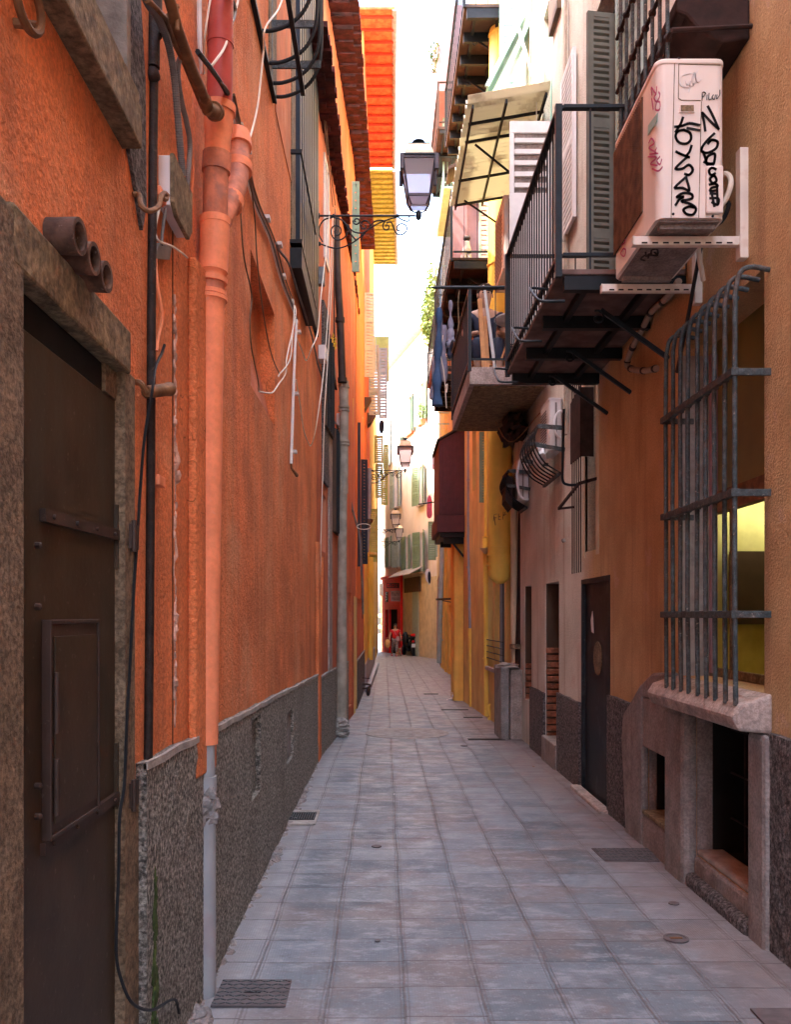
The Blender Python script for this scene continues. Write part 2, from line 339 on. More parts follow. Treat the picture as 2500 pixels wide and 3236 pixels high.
# two-tone right wall: ochre-brown paint near, pink-grey paint further along and higher up
def two_tone():
    m, n, l, b = newmat('tan_and_pink_plaster'); g = n.new('ShaderNodeNewGeometry').outputs['Position']
    sx = n.new('ShaderNodeSeparateXYZ'); l.new(g, sx.inputs[0]); y, z = sx.outputs[1], sx.outputs[2]
    nz = noise_(n, l, g, 1.3, 4)
    a = mix(n, l, ramp(n, l, noise_(n, l, g, 2.5, 6), .3, .7), (.50,.325,.16), (.62,.42,.22))
    p = mix(n, l, ramp(n, l, noise_(n, l, g, 2.0, 6), .3, .7), (.58,.53,.45), (.70,.65,.57))
    fl = ramp(n, l, noise_(n, l, g, 75, 4, .7), .38, .62, .86, 1.1)
    yy = mth(n, l, 'ADD', y, mth(n, l, 'MULTIPLY', mth(n, l, 'MAXIMUM', mth(n, l, 'SUBTRACT', z, 3.2), 0.0), 1.6))
    yy = mth(n, l, 'ADD', yy, mth(n, l, 'MULTIPLY', nz, .5))
    c = mix(n, l, ramp(n, l, yy, 8.2, 8.75), a, p)
    f = ramp(n, l, noise_(n, l, g, 1, 6, .6, (6, 6, .4)), .5, .74)
    c = mix(n, l, mth(n, l, 'MULTIPLY', f, .55), c, (.30,.17,.09))
    f = ramp(n, l, noise_(n, l, g, 2.6, 7, .7), .60, .66); c = mix(n, l, mth(n, l, 'MULTIPLY', f, .4), c, (.58,.40,.32))
    vm = n.new('ShaderNodeVectorMath'); vm.operation = 'SCALE'; l.new(c, vm.inputs[0]); l.new(fl, vm.inputs['Scale']); c = vm.outputs[0]
    b.inputs['Specular IOR Level'].default_value = .2; l.new(c, b.inputs['Base Color']); b.inputs['Roughness'].default_value = .9
    h = mth(n, l, 'ADD', noise_(n, l, g, 75, 5, .6), mth(n, l, 'MULTIPLY', noise_(n, l, g, 7, 4), 1.6))
    bp = n.new('ShaderNodeBump'); bp.inputs['Strength'].default_value = .85; bp.inputs['Distance'].default_value = .018
    l.new(h, bp.inputs['Height']); l.new(bp.outputs[0], b.inputs['Normal']); return m
M['rightwall'] = two_tone()

def paving():
    m, n, l, b = newmat('stone_paving'); g = n.new('ShaderNodeNewGeometry').outputs['Position']
    wob = noise_(n, l, g, .7, 3)
    sx = n.new('ShaderNodeSeparateXYZ'); l.new(g, sx.inputs[0]); x, y = sx.outputs[0], sx.outputs[1]
    x2 = mth(n, l, 'ADD', x, mth(n, l, 'MULTIPLY', mth(n, l, 'SUBTRACT', wob, .5), .05))
    cx = mth(n, l, 'DIVIDE', mth(n, l, 'ADD', x2, .575+3.3), .33)
    ix = mth(n, l, 'FLOOR', cx); fx = mth(n, l, 'FRACT', cx)
    # each lane of slabs slips a little along the street
    wn0 = n.new('ShaderNodeTexWhiteNoise'); wn0.noise_dimensions = '1D'; l.new(ix, wn0.inputs['W'])
    cy = mth(n, l, 'DIVIDE', mth(n, l, 'ADD', y, mth(n, l, 'MULTIPLY', wn0.outputs[0], .05)), .295)
    iy = mth(n, l, 'FLOOR', cy); fy = mth(n, l, 'FRACT', cy)
    ex = mth(n, l, 'SUBTRACT', .5, mth(n, l, 'ABSOLUTE', mth(n, l, 'SUBTRACT', fx, .5)))   # distance to the joint, 0 at joint
    ey = mth(n, l, 'SUBTRACT', .5, mth(n, l, 'ABSOLUTE', mth(n, l, 'SUBTRACT', fy, .5)))
    fine = noise_(n, l, g, 30, 4)
    ex2 = mth(n, l, 'ADD', ex, mth(n, l, 'MULTIPLY', mth(n, l, 'SUBTRACT', fine, .5), .03))
    jx = mth(n, l, 'MULTIPLY', ramp(n, l, ex2, .008, .022, 1, 0), ramp(n, l, noise_(n, l, g, 3, 4), .25, .6, .35, 1)); jx2 = ramp(n, l, mth(n, l, 'ABSOLUTE', mth(n, l, 'SUBTRACT', ex2, .052)), .006, .012, 1, 0)
    jy = ramp(n, l, mth(n, l, 'ADD', ey, mth(n, l, 'MULTIPLY', mth(n, l, 'SUBTRACT', fine, .5), .025)), .008, .022, 1, 0)
    cmb = n.new('ShaderNodeCombineXYZ'); l.new(ix, cmb.inputs[0]); l.new(iy, cmb.inputs[1])
    wn = n.new('ShaderNodeTexWhiteNoise'); wn.noise_dimensions = '2D'; l.new(cmb.outputs[0], wn.inputs['Vector'])
    c = mix(n, l, wn.outputs[0], (.105,.132,.150), (.225,.258,.285))
    c = mix(n, l, mth(n, l, 'MULTIPLY', ramp(n, l, noise_(n, l, g, 1.3, 7, .66, (1.0, 1.5, 1)), .46, .60), .8), c, (.20,.17,.16))
    c = mix(n, l, mth(n, l, 'MULTIPLY', ramp(n, l, noise_(n, l, g, 4.5, 7, .7, (1, 2.2, 1)), .5, .64), .6), c, (.35,.36,.385))
    c = mix(n, l, mth(n, l, 'MULTIPLY', ramp(n, l, noise_(n, l, g, 7, 6, .7, (1, 2.6, 3)), .55, .68), .55), c, (.125,.12,.135))
    c = mix(n, l, mth(n, l, 'MULTIPLY', ramp(n, l, noise_(n, l, g, 22, 6, .75, (1, 1.7, 1)), .52, .60), .35), c, (.14,.14,.15))
    c = mix(n, l, mth(n, l, 'MULTIPLY', ramp(n, l, noise_(n, l, g, 38, 5, .75), .56, .62), .35), c, (.38,.39,.41))
    c = mix(n, l, mth(n, l, 'MULTIPLY', ramp(n, l, noise_(n, l, g, 3.3, 7, .75), .60, .63), .5), c, (.13,.12,.125))
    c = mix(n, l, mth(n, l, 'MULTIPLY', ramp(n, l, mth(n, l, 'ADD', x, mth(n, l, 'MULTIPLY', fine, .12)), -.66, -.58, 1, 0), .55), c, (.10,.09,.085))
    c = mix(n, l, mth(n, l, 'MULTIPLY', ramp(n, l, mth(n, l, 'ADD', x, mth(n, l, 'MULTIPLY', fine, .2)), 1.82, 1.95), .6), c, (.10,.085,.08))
    # repaired strips across the lane, further along
    fr = ramp(n, l, mth(n, l, 'ADD', y, mth(n, l, 'MULTIPLY', wob, .5)), 19.5, 20.2)
    c = mix(n, l, mth(n, l, 'MULTIPLY', fr, .75), c, (.25,.205,.19))
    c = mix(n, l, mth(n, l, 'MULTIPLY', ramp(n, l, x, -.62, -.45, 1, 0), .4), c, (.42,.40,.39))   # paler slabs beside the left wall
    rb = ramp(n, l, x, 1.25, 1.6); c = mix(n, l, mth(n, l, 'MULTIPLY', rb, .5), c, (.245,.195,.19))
    c = mix(n, l, mth(n, l, 'MULTIPLY', jx, .7), c, (.12,.095,.085)); c = mix(n, l, mth(n, l, 'MULTIPLY', jx2, .4), c, (.15,.12,.115))
    c = mix(n, l, mth(n, l, 'MULTIPLY', jy, mth(n, l, 'MULTIPLY', ramp(n, l, noise_(n, l, g, 2.3, 3), .25, .6, .3, 1), .9)), c, (.085,.07,.068))
    l.new(c, b.inputs['Base Color'])
    l.new(ramp(n, l, noise_(n, l, g, 5, 5), .3, .7, .36, .62), b.inputs['Roughness'])
    wv = n.new('ShaderNodeTexWave'); wv.inputs['Scale'].default_value = 26; wv.inputs['Distortion'].default_value = 1.2; wv.bands_direction = 'X'
    l.new(g, wv.inputs['Vector'])
    h = mth(n, l, 'SUBTRACT', mth(n, l, 'ADD', mth(n, l, 'MULTIPLY', noise_(n, l, g, 60, 5, .65), .35), mth(n, l, 'MULTIPLY', wv.outputs['Fac'], .10)),
            mth(n, l, 'MAXIMUM', jx, mth(n, l, 'MAXIMUM', mth(n, l, 'MULTIPLY', jx2, .5), mth(n, l, 'MULTIPLY', jy, .6))))
    bp = n.new('ShaderNodeBump'); bp.inputs['Strength'].default_value = .6; bp.inputs['Distance'].default_value = .008
    l.new(h, bp.inputs['Height']); l.new(bp.outputs[0], b.inputs['Normal']); return m
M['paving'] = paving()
M['ground'] = mat('packed_earth', (.22,.2,.18), .9, .2, 2)

# ------------------------------------------------------------------ setting: ground and street
mb = MB(); mb.add([(-90,-60,gz(-60)-.006),(90,-60,gz(-60)-.006),(90,160,gz(160)-.006),(-90,160,gz(160)-.006)], [(0,1,2,3)])
tag(mb.build('ground', M['ground']), kind='structure')
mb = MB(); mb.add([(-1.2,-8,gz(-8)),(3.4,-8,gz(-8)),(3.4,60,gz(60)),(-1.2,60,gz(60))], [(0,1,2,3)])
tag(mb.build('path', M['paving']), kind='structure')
# ------------------------------------------------------------------ buildings
def facade(mb, W, u0, u1, z0, z1, holes, w=0.0):
    us = sorted({u0, u1} | {h[0] for h in holes} | {h[1] for h in holes}); us = [u for u in us if u0 <= u <= u1]
    zs = sorted({z0, z1} | {h[2] for h in holes} | {h[3] for h in holes}); zs = [z for z in zs if z0 <= z <= z1]
    for i in range(len(us)-1):
        for j in range(len(zs)-1):
            uc = (us[i]+us[i+1])/2; zc = (zs[j]+zs[j+1])/2
            if any(h[0] < uc < h[1] and h[2] < zc < h[3] for h in holes): continue
            mb.add([W.at(us[i],w,zs[j]), W.at(us[i+1],w,zs[j]), W.at(us[i+1],w,zs[j+1]), W.at(us[i],w,zs[j+1])], [(0,1,2,3)])
    for h in holes:                     # reveals
        a, b, c, d = h[:4]; k = w-h[4]
        A = W.at
        mb.add([A(a,w,c),A(a,k,c),A(a,k,d),A(a,w,d)], [(0,1,2,3)]); mb.add([A(b,w,c),A(b,k,c),A(b,k,d),A(b,w,d)], [(0,1,2,3)])
        mb.add([A(a,w,c),A(b,w,c),A(b,k,c),A(a,k,c)], [(0,1,2,3)]); mb.add([A(a,w,d),A(b,w,d),A(b,k,d),A(a,k,d)], [(0,1,2,3)])
def building(name, label, W, u0, u1, z0, z1, m, holes=(), plinth=None, depth=5, cat='building'):
    t = thing(name, label, cat); mb = MB(); A = W.at
    facade(mb, W, u0, u1, z0, z1, list(holes))
    k = -depth
    mb.add([A(u0,0,z0),A(u0,k,z0),A(u0,k,z1),A(u0,0,z1)], [(0,1,2,3)]); mb.add([A(u1,0,z0),A(u1,k,z0),A(u1,k,z1),A(u1,0,z1)], [(0,1,2,3)])
    mb.add([A(u0,k,z0),A(u1,k,z0),A(u1,k,z1),A(u0,k,z1)], [(0,1,2,3)])
    mb.build('wall', m, t)
    mb = MB(); mb.add([A(u0,0,z1),A(u1,0,z1),A(u1,k,z1),A(u0,k,z1)], [(0,1,2,3)]); mb.build('roof', M['tiled'], t)
    return t
def hl(W, pxa, pxb, z0, z1, dep): return (W.u(pxa), W.u(pxb), z0, z1, dep)

LA = Wall((-.79,-6), (-.79,10.3)); LB = Wall((-.79,10.3), (-.54,15.5)); LC = Wall((-.54,15.5), (-.51,21.9))
LD = Wall((-.51,21.9), (-.47,28.6)); LE = Wall((-.47,28.6), (-.42,36.2)); LF = Wall((-.42,36.2), (-.38,51.5))
RA = Wall((1.88,-6), (1.88,13.1)); RB = Wall((1.80,13.1), (1.62,18.2)); RC = Wall((1.97,18.9), (2.10,33)); RD = Wall((2.10,33), (2.45,41))
FF = Wall((2.45,41), (-.2,52.4))

# rough plinth strip with an uneven top edge and slots left open
def plinth(t, W, u0, u1, ztop, m, w=.03, holes=(), zbot=None, cap=M['cementl'], amp=.007, step=.22, name='plinth', rough=.07):
    n = max(2, int((u1-u0)/step)); mb = MB(); A = W.at; us = [u0+(u1-u0)*i/n for i in range(n+1)]
    for h in holes: us += [h[0], h[1]]
    us = sorted(us); zt = {u: (ztop(u) if callable(ztop) else ztop)+random.uniform(-amp, amp) for u in us}
    for i in range(len(us)-1):
        a, b = us[i], us[i+1]
        if b-a < 1e-5: continue
        uc = (a+b)/2; hs = [h for h in holes if h[0] < uc < h[1]]
        zb0 = gz(W.at(a,0,0).y)-.05 if zbot is None else zbot
        segs = [(zb0, None)]
        if hs: segs = [(zb0, hs[0][2]), (hs[0][3], None)]
        for lo, hi in segs:
            za = zt[a] if hi is None else hi; zb = zt[b] if hi is None else hi
            nu = max(1, int((b-a)/rough)) if rough else 1; nv = max(1, int((max(za,zb)-lo)/rough)) if rough else 1; gv = []
            for i2 in range(nu+1):
                for j2 in range(nv+1):
                    s_ = i2/nu; t_ = j2/nv; zt_ = za+(zb-za)*s_; e2 = 0 < i2 < nu and 0 < j2 < nv
                    gv.append(A(a+(b-a)*s_+(random.uniform(-.2,.2)*rough if e2 else 0), w+(random.uniform(-.003,.004) if e2 else 0), lo+(zt_-lo)*t_+(random.uniform(-.2,.2)*rough if e2 else 0)))
            mb.add(gv, [(i2*(nv+1)+j2, (i2+1)*(nv+1)+j2, (i2+1)*(nv+1)+j2+1, i2*(nv+1)+j2+1) for i2 in range(nu) for j2 in range(nv)])
        mb.add([A(a,w,zt[a]),A(b,w,zt[b]),A(b,0,zt[b]),A(a,0,zt[a])], [(0,1,2,3)])
    for h in holes:
        a, b, c, d = h[:4]; k = w-h[4]
        mb.add([A(a,w,c),A(a,k,c),A(a,k,d),A(a,w,d)], [(0,1,2,3)]); mb.add([A(b,w,c),A(b,k,c),A(b,k,d),A(b,w,d)], [(0,1,2,3)])
        mb.add([A(a,w,c),A(b,w,c),A(b,k,c),A(a,k,c)], [(0,1,2,3)]); mb.add([A(a,w,d),A(b,w,d),A(b,k,d),A(a,k,d)], [(0,1,2,3)])
        mb.add([A(a,k,c),A(b,k,c),A(b,k,d),A(a,k,d)], [(0,1,2,3)])
    for u in (us[0], us[-1]):
        mb.add([A(u,0,-.6),A(u,w,-.6),A(u,w,zt[u]),A(u,0,zt[u])], [(0,1,2,3)])
    mb.build(name, m, t)
    if cap:
        mb = MB()
        for i in range(len(us)-1):
            a, b = us[i], us[i+1]
            if b-a < 1e-5: continue
            h = .022
            mb.hexa([A(a,w-.01,zt[a]-h*random.uniform(.6,1.2)),A(b,w-.01,zt[b]-h),A(b,w+.004,zt[b]-h),A(a,w+.004,zt[a]-h),
                     A(a,w-.01,zt[a]+.004),A(b,w-.01,zt[b]+.004),A(b,w+.004,zt[b]+.004),A(a,w+.004,zt[a]+.004)])
        mb.build('plinth_cap', cap, t)

# louvred shutter leaf in the plane origin + a*s + z, slats filling 'secs' panels
def shutter(o, a, wd, z0, z1, m, t, secs=2, th=.035, stile=.05, pitch=.05, name='shutter', slatm=None):
    o = Vector(o); a = Vector(a).normalized(); n = Vector((-a.y, a.x, 0)); mb = MB()
    def bx(s0, s1, za, zb, d0, d1):
        c = [(s0,d0,za),(s1,d0,za),(s1,d1,za),(s0,d1,za),(s0,d0,zb),(s1,d0,zb),(s1,d1,zb),(s0,d1,zb)]
        mb.hexa([Vector((o.x,o.y,0))+a*s+n*d+Vector((0,0,z)) for s, d, z in c])
    h = th/2
    bx(0, stile, z0, z1, -h, h); bx(wd-stile, wd, z0, z1, -h, h)
    hh = (z1-z0)/secs; r = stile*.8
    for k in range(secs+1):
        zc = z0+hh*k; bx(stile, wd-stile, max(z0, zc-r), min(z1, zc+r), -h*.94, h*.94)
    fr = mb.build(name, m, t)
    sm = MB()
    for k in range(secs):
        za = z0+hh*k+r; zb = z0+hh*(k+1)-r; q = max(2, int((zb-za)/pitch)); st = (zb-za)/q
        for j in range(q):
            zz = za+st*j
            c = [(stile,-h*.8,zz+st*.02),(wd-stile,-h*.8,zz+st*.02),(wd-stile,h*.8,zz+st*.50),(stile,h*.8,zz+st*.50),
                 (stile,-h*.8,zz+st*.54),(wd-stile,-h*.8,zz+st*.54),(wd-stile,h*.8,zz+st*.98),(stile,h*.8,zz+st*.98)]
            sm.hexa([Vector((o.x,o.y,0))+a*s+n*d+Vector((0,0,z)) for s, d, z in c])
    sm.build('slats', slatm or m, fr)
    return fr
def pane(t, W, h, m=None, frame=None, fw=.05, mull=1, name='window'):
    """window set in the back of hole h: frame + pane"""
    a, b, c, d, k = h[:5]; k = -k
    if frame:
        fb = MB(); fb.wbox(W,a,a+fw,k,k+.04,c,d); fb.wbox(W,b-fw,b,k,k+.04,c,d); fb.wbox(W,a+fw,b-fw,k,k+.038,c,c+fw); fb.wbox(W,a+fw,b-fw,k,k+.038,d-fw,d)
        for i in range(mull):
            uc = a+(b-a)*(i+1)/(mull+1); fb.wbox(W,uc-fw*.4,uc+fw*.4,k,k+.036,c+fw,d-fw)
        f = fb.build(name, frame, t)
        mb = MB(); mb.wbox(W,a,b,k-.02,k+.006,c,d); mb.build('pane', m or M['glass'], f); return f
    mb = MB(); mb.wbox(W,a,b,k-.02,k+.006,c,d); return mb.build(name, m or M['glass'], t)

# ---- LEFT near orange building
uA = LA.u
door = (uA(42), uA(383), gz(2)-.1, 2.30, .30)
win = (uA(-200), uA(392), 3.12, 4.9, .16)
niche = (uA(792), uA(868), 2.92, 3.72, .11)
bluew = (uA(930), uA(1000), 4.72, 9.3, .14)
tgw = (10.5, 12.02, 5.7, 7.9, .15)
A = building('orange_building', 'orange plastered building at the left edge with the brown steel door and grey roughcast base', LA, 0, 16.3, -.6, 12.0, M['orange'],
             [door, win, niche, bluew, tgw])
# roughcast base: starts beyond the door
slot1 = (uA(776), uA(806), .50, .96, .032); slot2 = (uA(893), uA(914), .40, .80, .030)
plinth(A, LA, uA(428), 16.28, lambda u: 1.10-.028*(u-8.6)-.0, M['cast'], .035, [slot1, slot2])
mb = MB(); mb.wbox(LA, uA(893)+.01, uA(914)-.01, .006, .012, .41, .79); mb.build('cover_strip', M['cement'], A)
# door surround: jambs and lintel
mb = MB()
mb.wbox(LA, uA(-60), uA(41), -.02, .025, gz(2)-.1, 2.40); mb.build('door_jamb', M['oldstone'], A, bevel=.006)
mb = MB(); mb.wbox(LA, uA(384), uA(414), -.03, .014, .2, 2.30); mb.build('door_jamb', M['oldstone'], A, bevel=.006)
mb = MB(); mb.wbox(LA, uA(2), uA(388), -.03, .026, 2.286, 2.415); mb.build('lintel', M['oldwood'], A, bevel=.008)
mb = MB(); mb.wbox(LA, uA(385), uA(432), -.03, .010, -.2, 1.02); mb.build('door_jamb', M['oldstone'], A, bevel=.006)
mb = MB(); mb.wbox(LA, uA(44), uA(345), -.28, -.022, 2.20, 2.284); mb.build('black_gap_fill', M['dark'], A)  # solid black block in place of the shade in the gap over the door
mb = MB(); mb.wbox(LA, uA(345), uA(383)-.003, -.28, -.010, 2.203, 2.283); mb.wbox(LA, uA(379)+.002, uA(386), -.2, .0145, -.2, 2.287); mb.build('door_jamb', M['oldstone'], A)
# steel door with hatch
mb = MB(); mb.wbox(LA, uA(50), uA(379), -.045, -.015, gz(2)+.01, 2.20); dr = mb.build('door', M['rust'], A, bevel=.003)
def strap(ua, ub, za, zb, hh):
    mb = MB(); p = LA.at(ua,-.008,za); q = LA.at(ub,-.008,zb); mb.bar(p, q, .014, hh)
    for i in range(4):
        c = p.lerp(q, .08+.25*i); mb.lathe(c, c+V(.02,0,0), [(0,.006),(.011,.006),(.013,.003)], 8)
    return mb
strap(uA(145), uA(398), 1.795, 1.80, .03).build('strap_hinge', M['rustf'], dr)
strap(uA(145), uA(398), 1.015, 1.02, .03).build('strap_hinge', M['rustf'], dr)
for zc in (1.765, .975):
    mb = MB(); mb.wbox(LA, uA(393), uA(417), -.002, .022, zc, zc+.075); mb.tube([LA.at(uA(396),.026,zc-.01), LA.at(uA(396),.026,zc+.085)], .008)
    mb.build('hinge', M['rustf'], dr)
for zc in (1.70, .99):
    mb = MB(); mb.wbox(LA, uA(376), uA(388), -.016, -.004, zc, zc+.19); mb.build('hinge_plate', M['rust'], dr)
hu0, hu1, hz0, hz1 = uA(150), uA(306), 1.03, 1.55
mb = MB(); e_ = .008
mb.wbox(LA,hu0,hu0+e_,-.015,.009,hz0,hz1); mb.wbox(LA,hu1-e_,hu1,-.015,.009,hz0,hz1)
mb.wbox(LA,hu0+e_,hu1-e_,-.015,.0085,hz0,hz0+.010); mb.wbox(LA,hu0+e_,hu1-e_,-.015,.0085,hz1-.010,hz1)
mb.wbox(LA,hu0+e_,hu1-e_,-.015,.003,hz0+.010,hz1-.010)
mb.build('hatch', M['rustf'], dr, bevel=.002)
mb = MB(); mb.wbox(LA,hu0+.03,hu1-.022,.003,.0075,hz0+.035,hz1-.04); mb.build('hatch_leaf', M['rust'], dr, bevel=.001)
for za, zb in ((1.28, 1.425), (1.085, 1.22)):
    mb = MB(); mb.tube([LA.at(hu0+.03,.010,za), LA.at(hu0+.03,.010,zb)], .0075); mb.build('hatch_hinge', M['rustf'], dr, smooth=True)
for zc in (1.10, 1.17, 1.58, 1.72):
    mb = MB(); c = LA.at(uA(125), -.01, zc); mb.lathe(c, c+V(.02,0,0), [(0,.008),(.012,.008),(.016,.004)], 8); mb.build('bolt', M['rustf'], dr)
# first floor window over the door: sill beam, plank, roughcast surround
mb = MB(); mb.wbox(LA, uA(-250), uA(388), -.10, .060, 2.965, 3.09); mb.build('window_sill', M['oldwood'], A, bevel=.006)
mb = MB(); mb.wbox(LA, uA(-250), uA(405), -.10, .035, 3.09, 3.17); mb.build('window_rail', M['oldwood'], A, bevel=.005)
mb = MB(); mb.wbox(LA, uA(-250), uA(388), -.13, -.10, 3.17, 4.9); 
for i in range(3): mb.wbox(LA, uA(-250), uA(388), -.10, -.085, 3.26+.22*i, 3.40+.22*i)
mb.build('closed_plank_shutter', M['greywood'], A)
mb = MB(); mb.wbox(LA, uA(380), uA(392), -.10, .02, 3.17, 4.9); mb.build('window_frame', M['greywood'], A)
mb = MB(); poly = [(393,3.0),(412,2.93),(440,2.80),(452,2.90),(449,3.3),(432,3.55),(430,4.9),(393,4.9)]
mb.prism([LA.at(uA(p),.0,z) for p, z in poly], LA.at(0,.012,0)-LA.at(0,0,0)); mb.build('window_surround', M['castd'], A)
# blind niche with a sloping foot
mb = MB(); mb.wbox(LA, niche[0], niche[1], -.13, -.108, 2.92, 3.72); mb.build('niche_back', M['orange'], A)
mb = MB(); a_, b_ = niche[0], niche[1]
mb.add([LA.at(a_,-.0,2.84),LA.at(b_,.0,2.84),LA.at(b_,-.11,3.3),LA.at(a_,-.11,3.3)], [(0,1,2,3)]); mb.build('niche_foot', M['terra'], A)
# closed ribbed metal shutter in a tall window, stone reveals, two hanging sills
mb = MB(); a_, b_ = bluew[0], bluew[1]; mb.wbox(LA, a_, b_, -.145, -.09, 4.73, 9.3); mb.build('window_reveal', M['brint'], A)
mb = MB(); mb.wbox(LA, uA(918), a_, -.01, .012, 4.72, 9.3); mb.build('window_jamb', M['oldstone'], A)
mb = MB(); uu = a_+.18
while uu < b_-.2: mb.wbox(LA, uu, min(uu+.15, b_), -.09, .035, 4.75, 9.3); mb.wbox(LA, uu+.15, uu+.23, -.09, -.05, 4.75, 9.3); uu += .23
mb.build('ribbed_shutter', M['shutk'], A)
for zc, nm, pa, pb in ((5.45,'shutter_rail',916,969), (4.70,'window_ledge',916,969), (4.63,'planter_ledge',916,966)):
    mb = MB(); mb.wbox(LA, uA(pa), uA(pb), 0 if zc < 5 else .085, .10, zc-(.17 if zc < 4.65 else .03), zc)
    if zc > 5: mb.wbox(LA, uA(pa), uA(pa)+.03, 0, .085, zc-.03, zc)
    mb.build(nm, M['iron'], A)
pane(A, LA, tgw, M['dark'], M['greywood'], .07, 1)
mb = MB(); mb.wbox(LA, 12.02, 12.4, .0, .012, 5.25, 8.2); mb.build('window_jamb', M['oldstone'], A)
mb = MB(); mb.wbox(LA, 12.4, 13.44, 0, .006, 5.2, 11.9); mb.build('weathered_patch', M['orange_up'], A)
# bright repaired strip and small pilaster at the far corner of the building
mb = MB(); mb.wbox(LA, uA(996), uA(1004), .0, .045, gz(10)-.05, 2.4); mb.build('corner_strip', M['orange'], A, bevel=.01)
# long crack with broken lumps of mortar
mb = MB(); rnd = random.Random(3)
for i in range(46):
    y0 = 950+i*29.5; 
    if y0 > 2330: break
    u, z = LA.uz(551+rnd.uniform(-3,3), y0); k = rnd.uniform(.5,1.3)*(1.8 if i in (17,18,19,34,35,41,42) else 1)
    mb.blob(LA.at(u, 0, z), (.009*k, .008*k, .022*rnd.uniform(.7,1.5)), i, .35, 7, 5)
mb.build('broken_mortar_seam', mat('pinkish_mortar', (.58,.34,.25), .9, .4, 20, .5, 60), A)
mb = MB(); u = uA(545); mb.wbox(LA, u-.004, u+.004, 0, .002, .98, 3.1); mb.build('crack', M['dark'], A)
# mortar bed behind the fat drainpipe
mb = MB(); mb.prism([LA.at(uA(592),0,.9), LA.at(uA(592),.035,.9), LA.at(uA(640),.06,.9), LA.at(uA(660),.0,.9)], V(0,.0,2.1)); mb.build('mortar_fillet', M['orange'], A, bevel=.012)

mo = mat('green_moss', (.07,.10,.03), .95, .5, 30, .8, 60, .01); mb = MB(); rnd = random.Random(14)
for i in range(60):
    z = -.03+.75*(i/60)**1.4; u = uA(455)+rnd.uniform(-.03,.035)*(1.1-z); mb.blob(LA.at(u, .034, z), (.007,rnd.uniform(.018,.04)*(1-z*.6),rnd.uniform(.02,.04)), i, .4, 7, 5)
mb.build('moss', mo, A)
mb = MB()
for i in range(9): mb.blob((-.755+rnd.uniform(-.03,.10), 3.30+rnd.uniform(-.12,.22), gz(3.3)+.0), (rnd.uniform(.03,.07),rnd.uniform(.04,.09),rnd.uniform(.02,.045)), i+5, .35, 10, 7)
mb.build('broken_cement_foot', M['cement'], A)

# ---- LEFT terracotta building
uB = LB.u
dB1 = (uB(1098), uB(1108), gz(13)-.1, 2.2, .08); 
B_ = building('terracotta_building', 'dusty terracotta building beyond the fat grey drainpipe, its base in grey roughcast', LB, 0, 5.2, -.6, 9.62, M['terra'],
              [(uB(1018), uB(1030), 2.35, 3.05, .12), (uB(1103), uB(1112), .05, 1.95, .10)])
plinth(B_, LB, .1, 3.9, .84, M['cast'], .03)
mb = MB(); mb.wbox(LB, uB(1018), uB(1030), -.14, -.11, 2.3, 3.1); mb.build('broken_opening_back', M['dark'], B_)
mb = MB(); mb.wbox(LB, uB(1103), uB(1112), -.12, -.09, .05, 1.95); mb.build('door', M['ochre'], B_)
mb = MB(); mb.wbox(LB, uB(1036), uB(1046), 0, .02, .8, 4.4); mb.build('bare_cement_strip', M['stone'], B_, bevel=.006)
mb = MB(); mb.wbox(LB, uB(1016), uB(1033), .0, .03, 3.2, 5.4); mb.build('bare_cement_strip', M['castd'], B_)
pane(B_, LB, (uB(1022), uB(1036), 6.0, 7.3, .02), M['glass'], M['pipew'], .06, 1)
for (pa, pb, za, zb) in ((1020,1044,3.9,5.1),(1050,1066,2.7,4.1)):
    ua, ub = uB(pa), uB(pb); fr_ = MB(); fr_.wbox(LB, ua, ub, 0, .05, za, za+.05); fr_.wbox(LB, ua, ub, 0, .05, zb-.05, zb); fr_.wbox(LB, ua, ua+.05, 0, .049, za+.05, zb-.05); fr_.wbox(LB, ub-.05, ub, 0, .049, za+.05, zb-.05)
    f_o = fr_.build('window', M['brint'], B_); mb = MB(); mb.wbox(LB, ua+.05, ub-.05, -.01, .012, za+.05, zb-.05); mb.build('pane', M['glass'], f_o)
    mb = MB()
    for i in range(5): uu = ua+(ub-ua)*(i+.5)/5; mb.wbox(LB, uu-.008, uu+.008, .05, .066, za, zb)
    mb.build('bars', M['iron'], f_o)
C_ = building('red_ochre_building', 'red ochre house further down the left side with dark louvred shutters', LC, 0, 6.38, -.6, 9.62, M['terra'],
              [(.3, 1.0, gz(16)-.1, 1.75, .1), (1.2, 3.6, 2.9, 4.6, .12)])
plinth(C_, LC, 1.05, 6.3, .72, M['castd'], .03)
mb = MB(); mb.wbox(LC, .3, 1.0, -.12, -.09, -.3, 1.75); mb.build('door', M['ochre'], C_)
mb = MB(); mb.wbox(LC, .18, .3, 0, .02, -.25, 1.9); mb.wbox(LC, 1.0, 1.05, 0, .02, -.25, 1.9); mb.build('door_frame', M['ochre'], C_)
mb = MB(); mb.wbox(LC, 1.2, 3.6, -.14, -.11, 2.9, 4.6); mb.build('window', M['dark'], C_)
mb = MB(); mb.wbox(LC, 1.0, 6.3, .0, .012, 1.9, 9.55); mb.build('fresh_orange_upper_wall', M['orange_far'], C_)
D_ = building('vivid_orange_building', 'tall vivid orange house whose red-orange eaves stick out over the left side', LD, 0, 6.68, -.6, 16.0, M['orange_far'],
              [(1.0, 2.0, 4.6, 6.6, .12)])
mb = MB(); mb.wbox(LD, 1.0, 2.0, -.14, -.11, 4.6, 6.6); mb.build('window', M['dark'], D_)
mb = MB(); mb.wbox(LD, 0, 6.6, 0, .02, -.5, 3.9); mb.build('yellow_ground_floor', M['yellow'], D_)
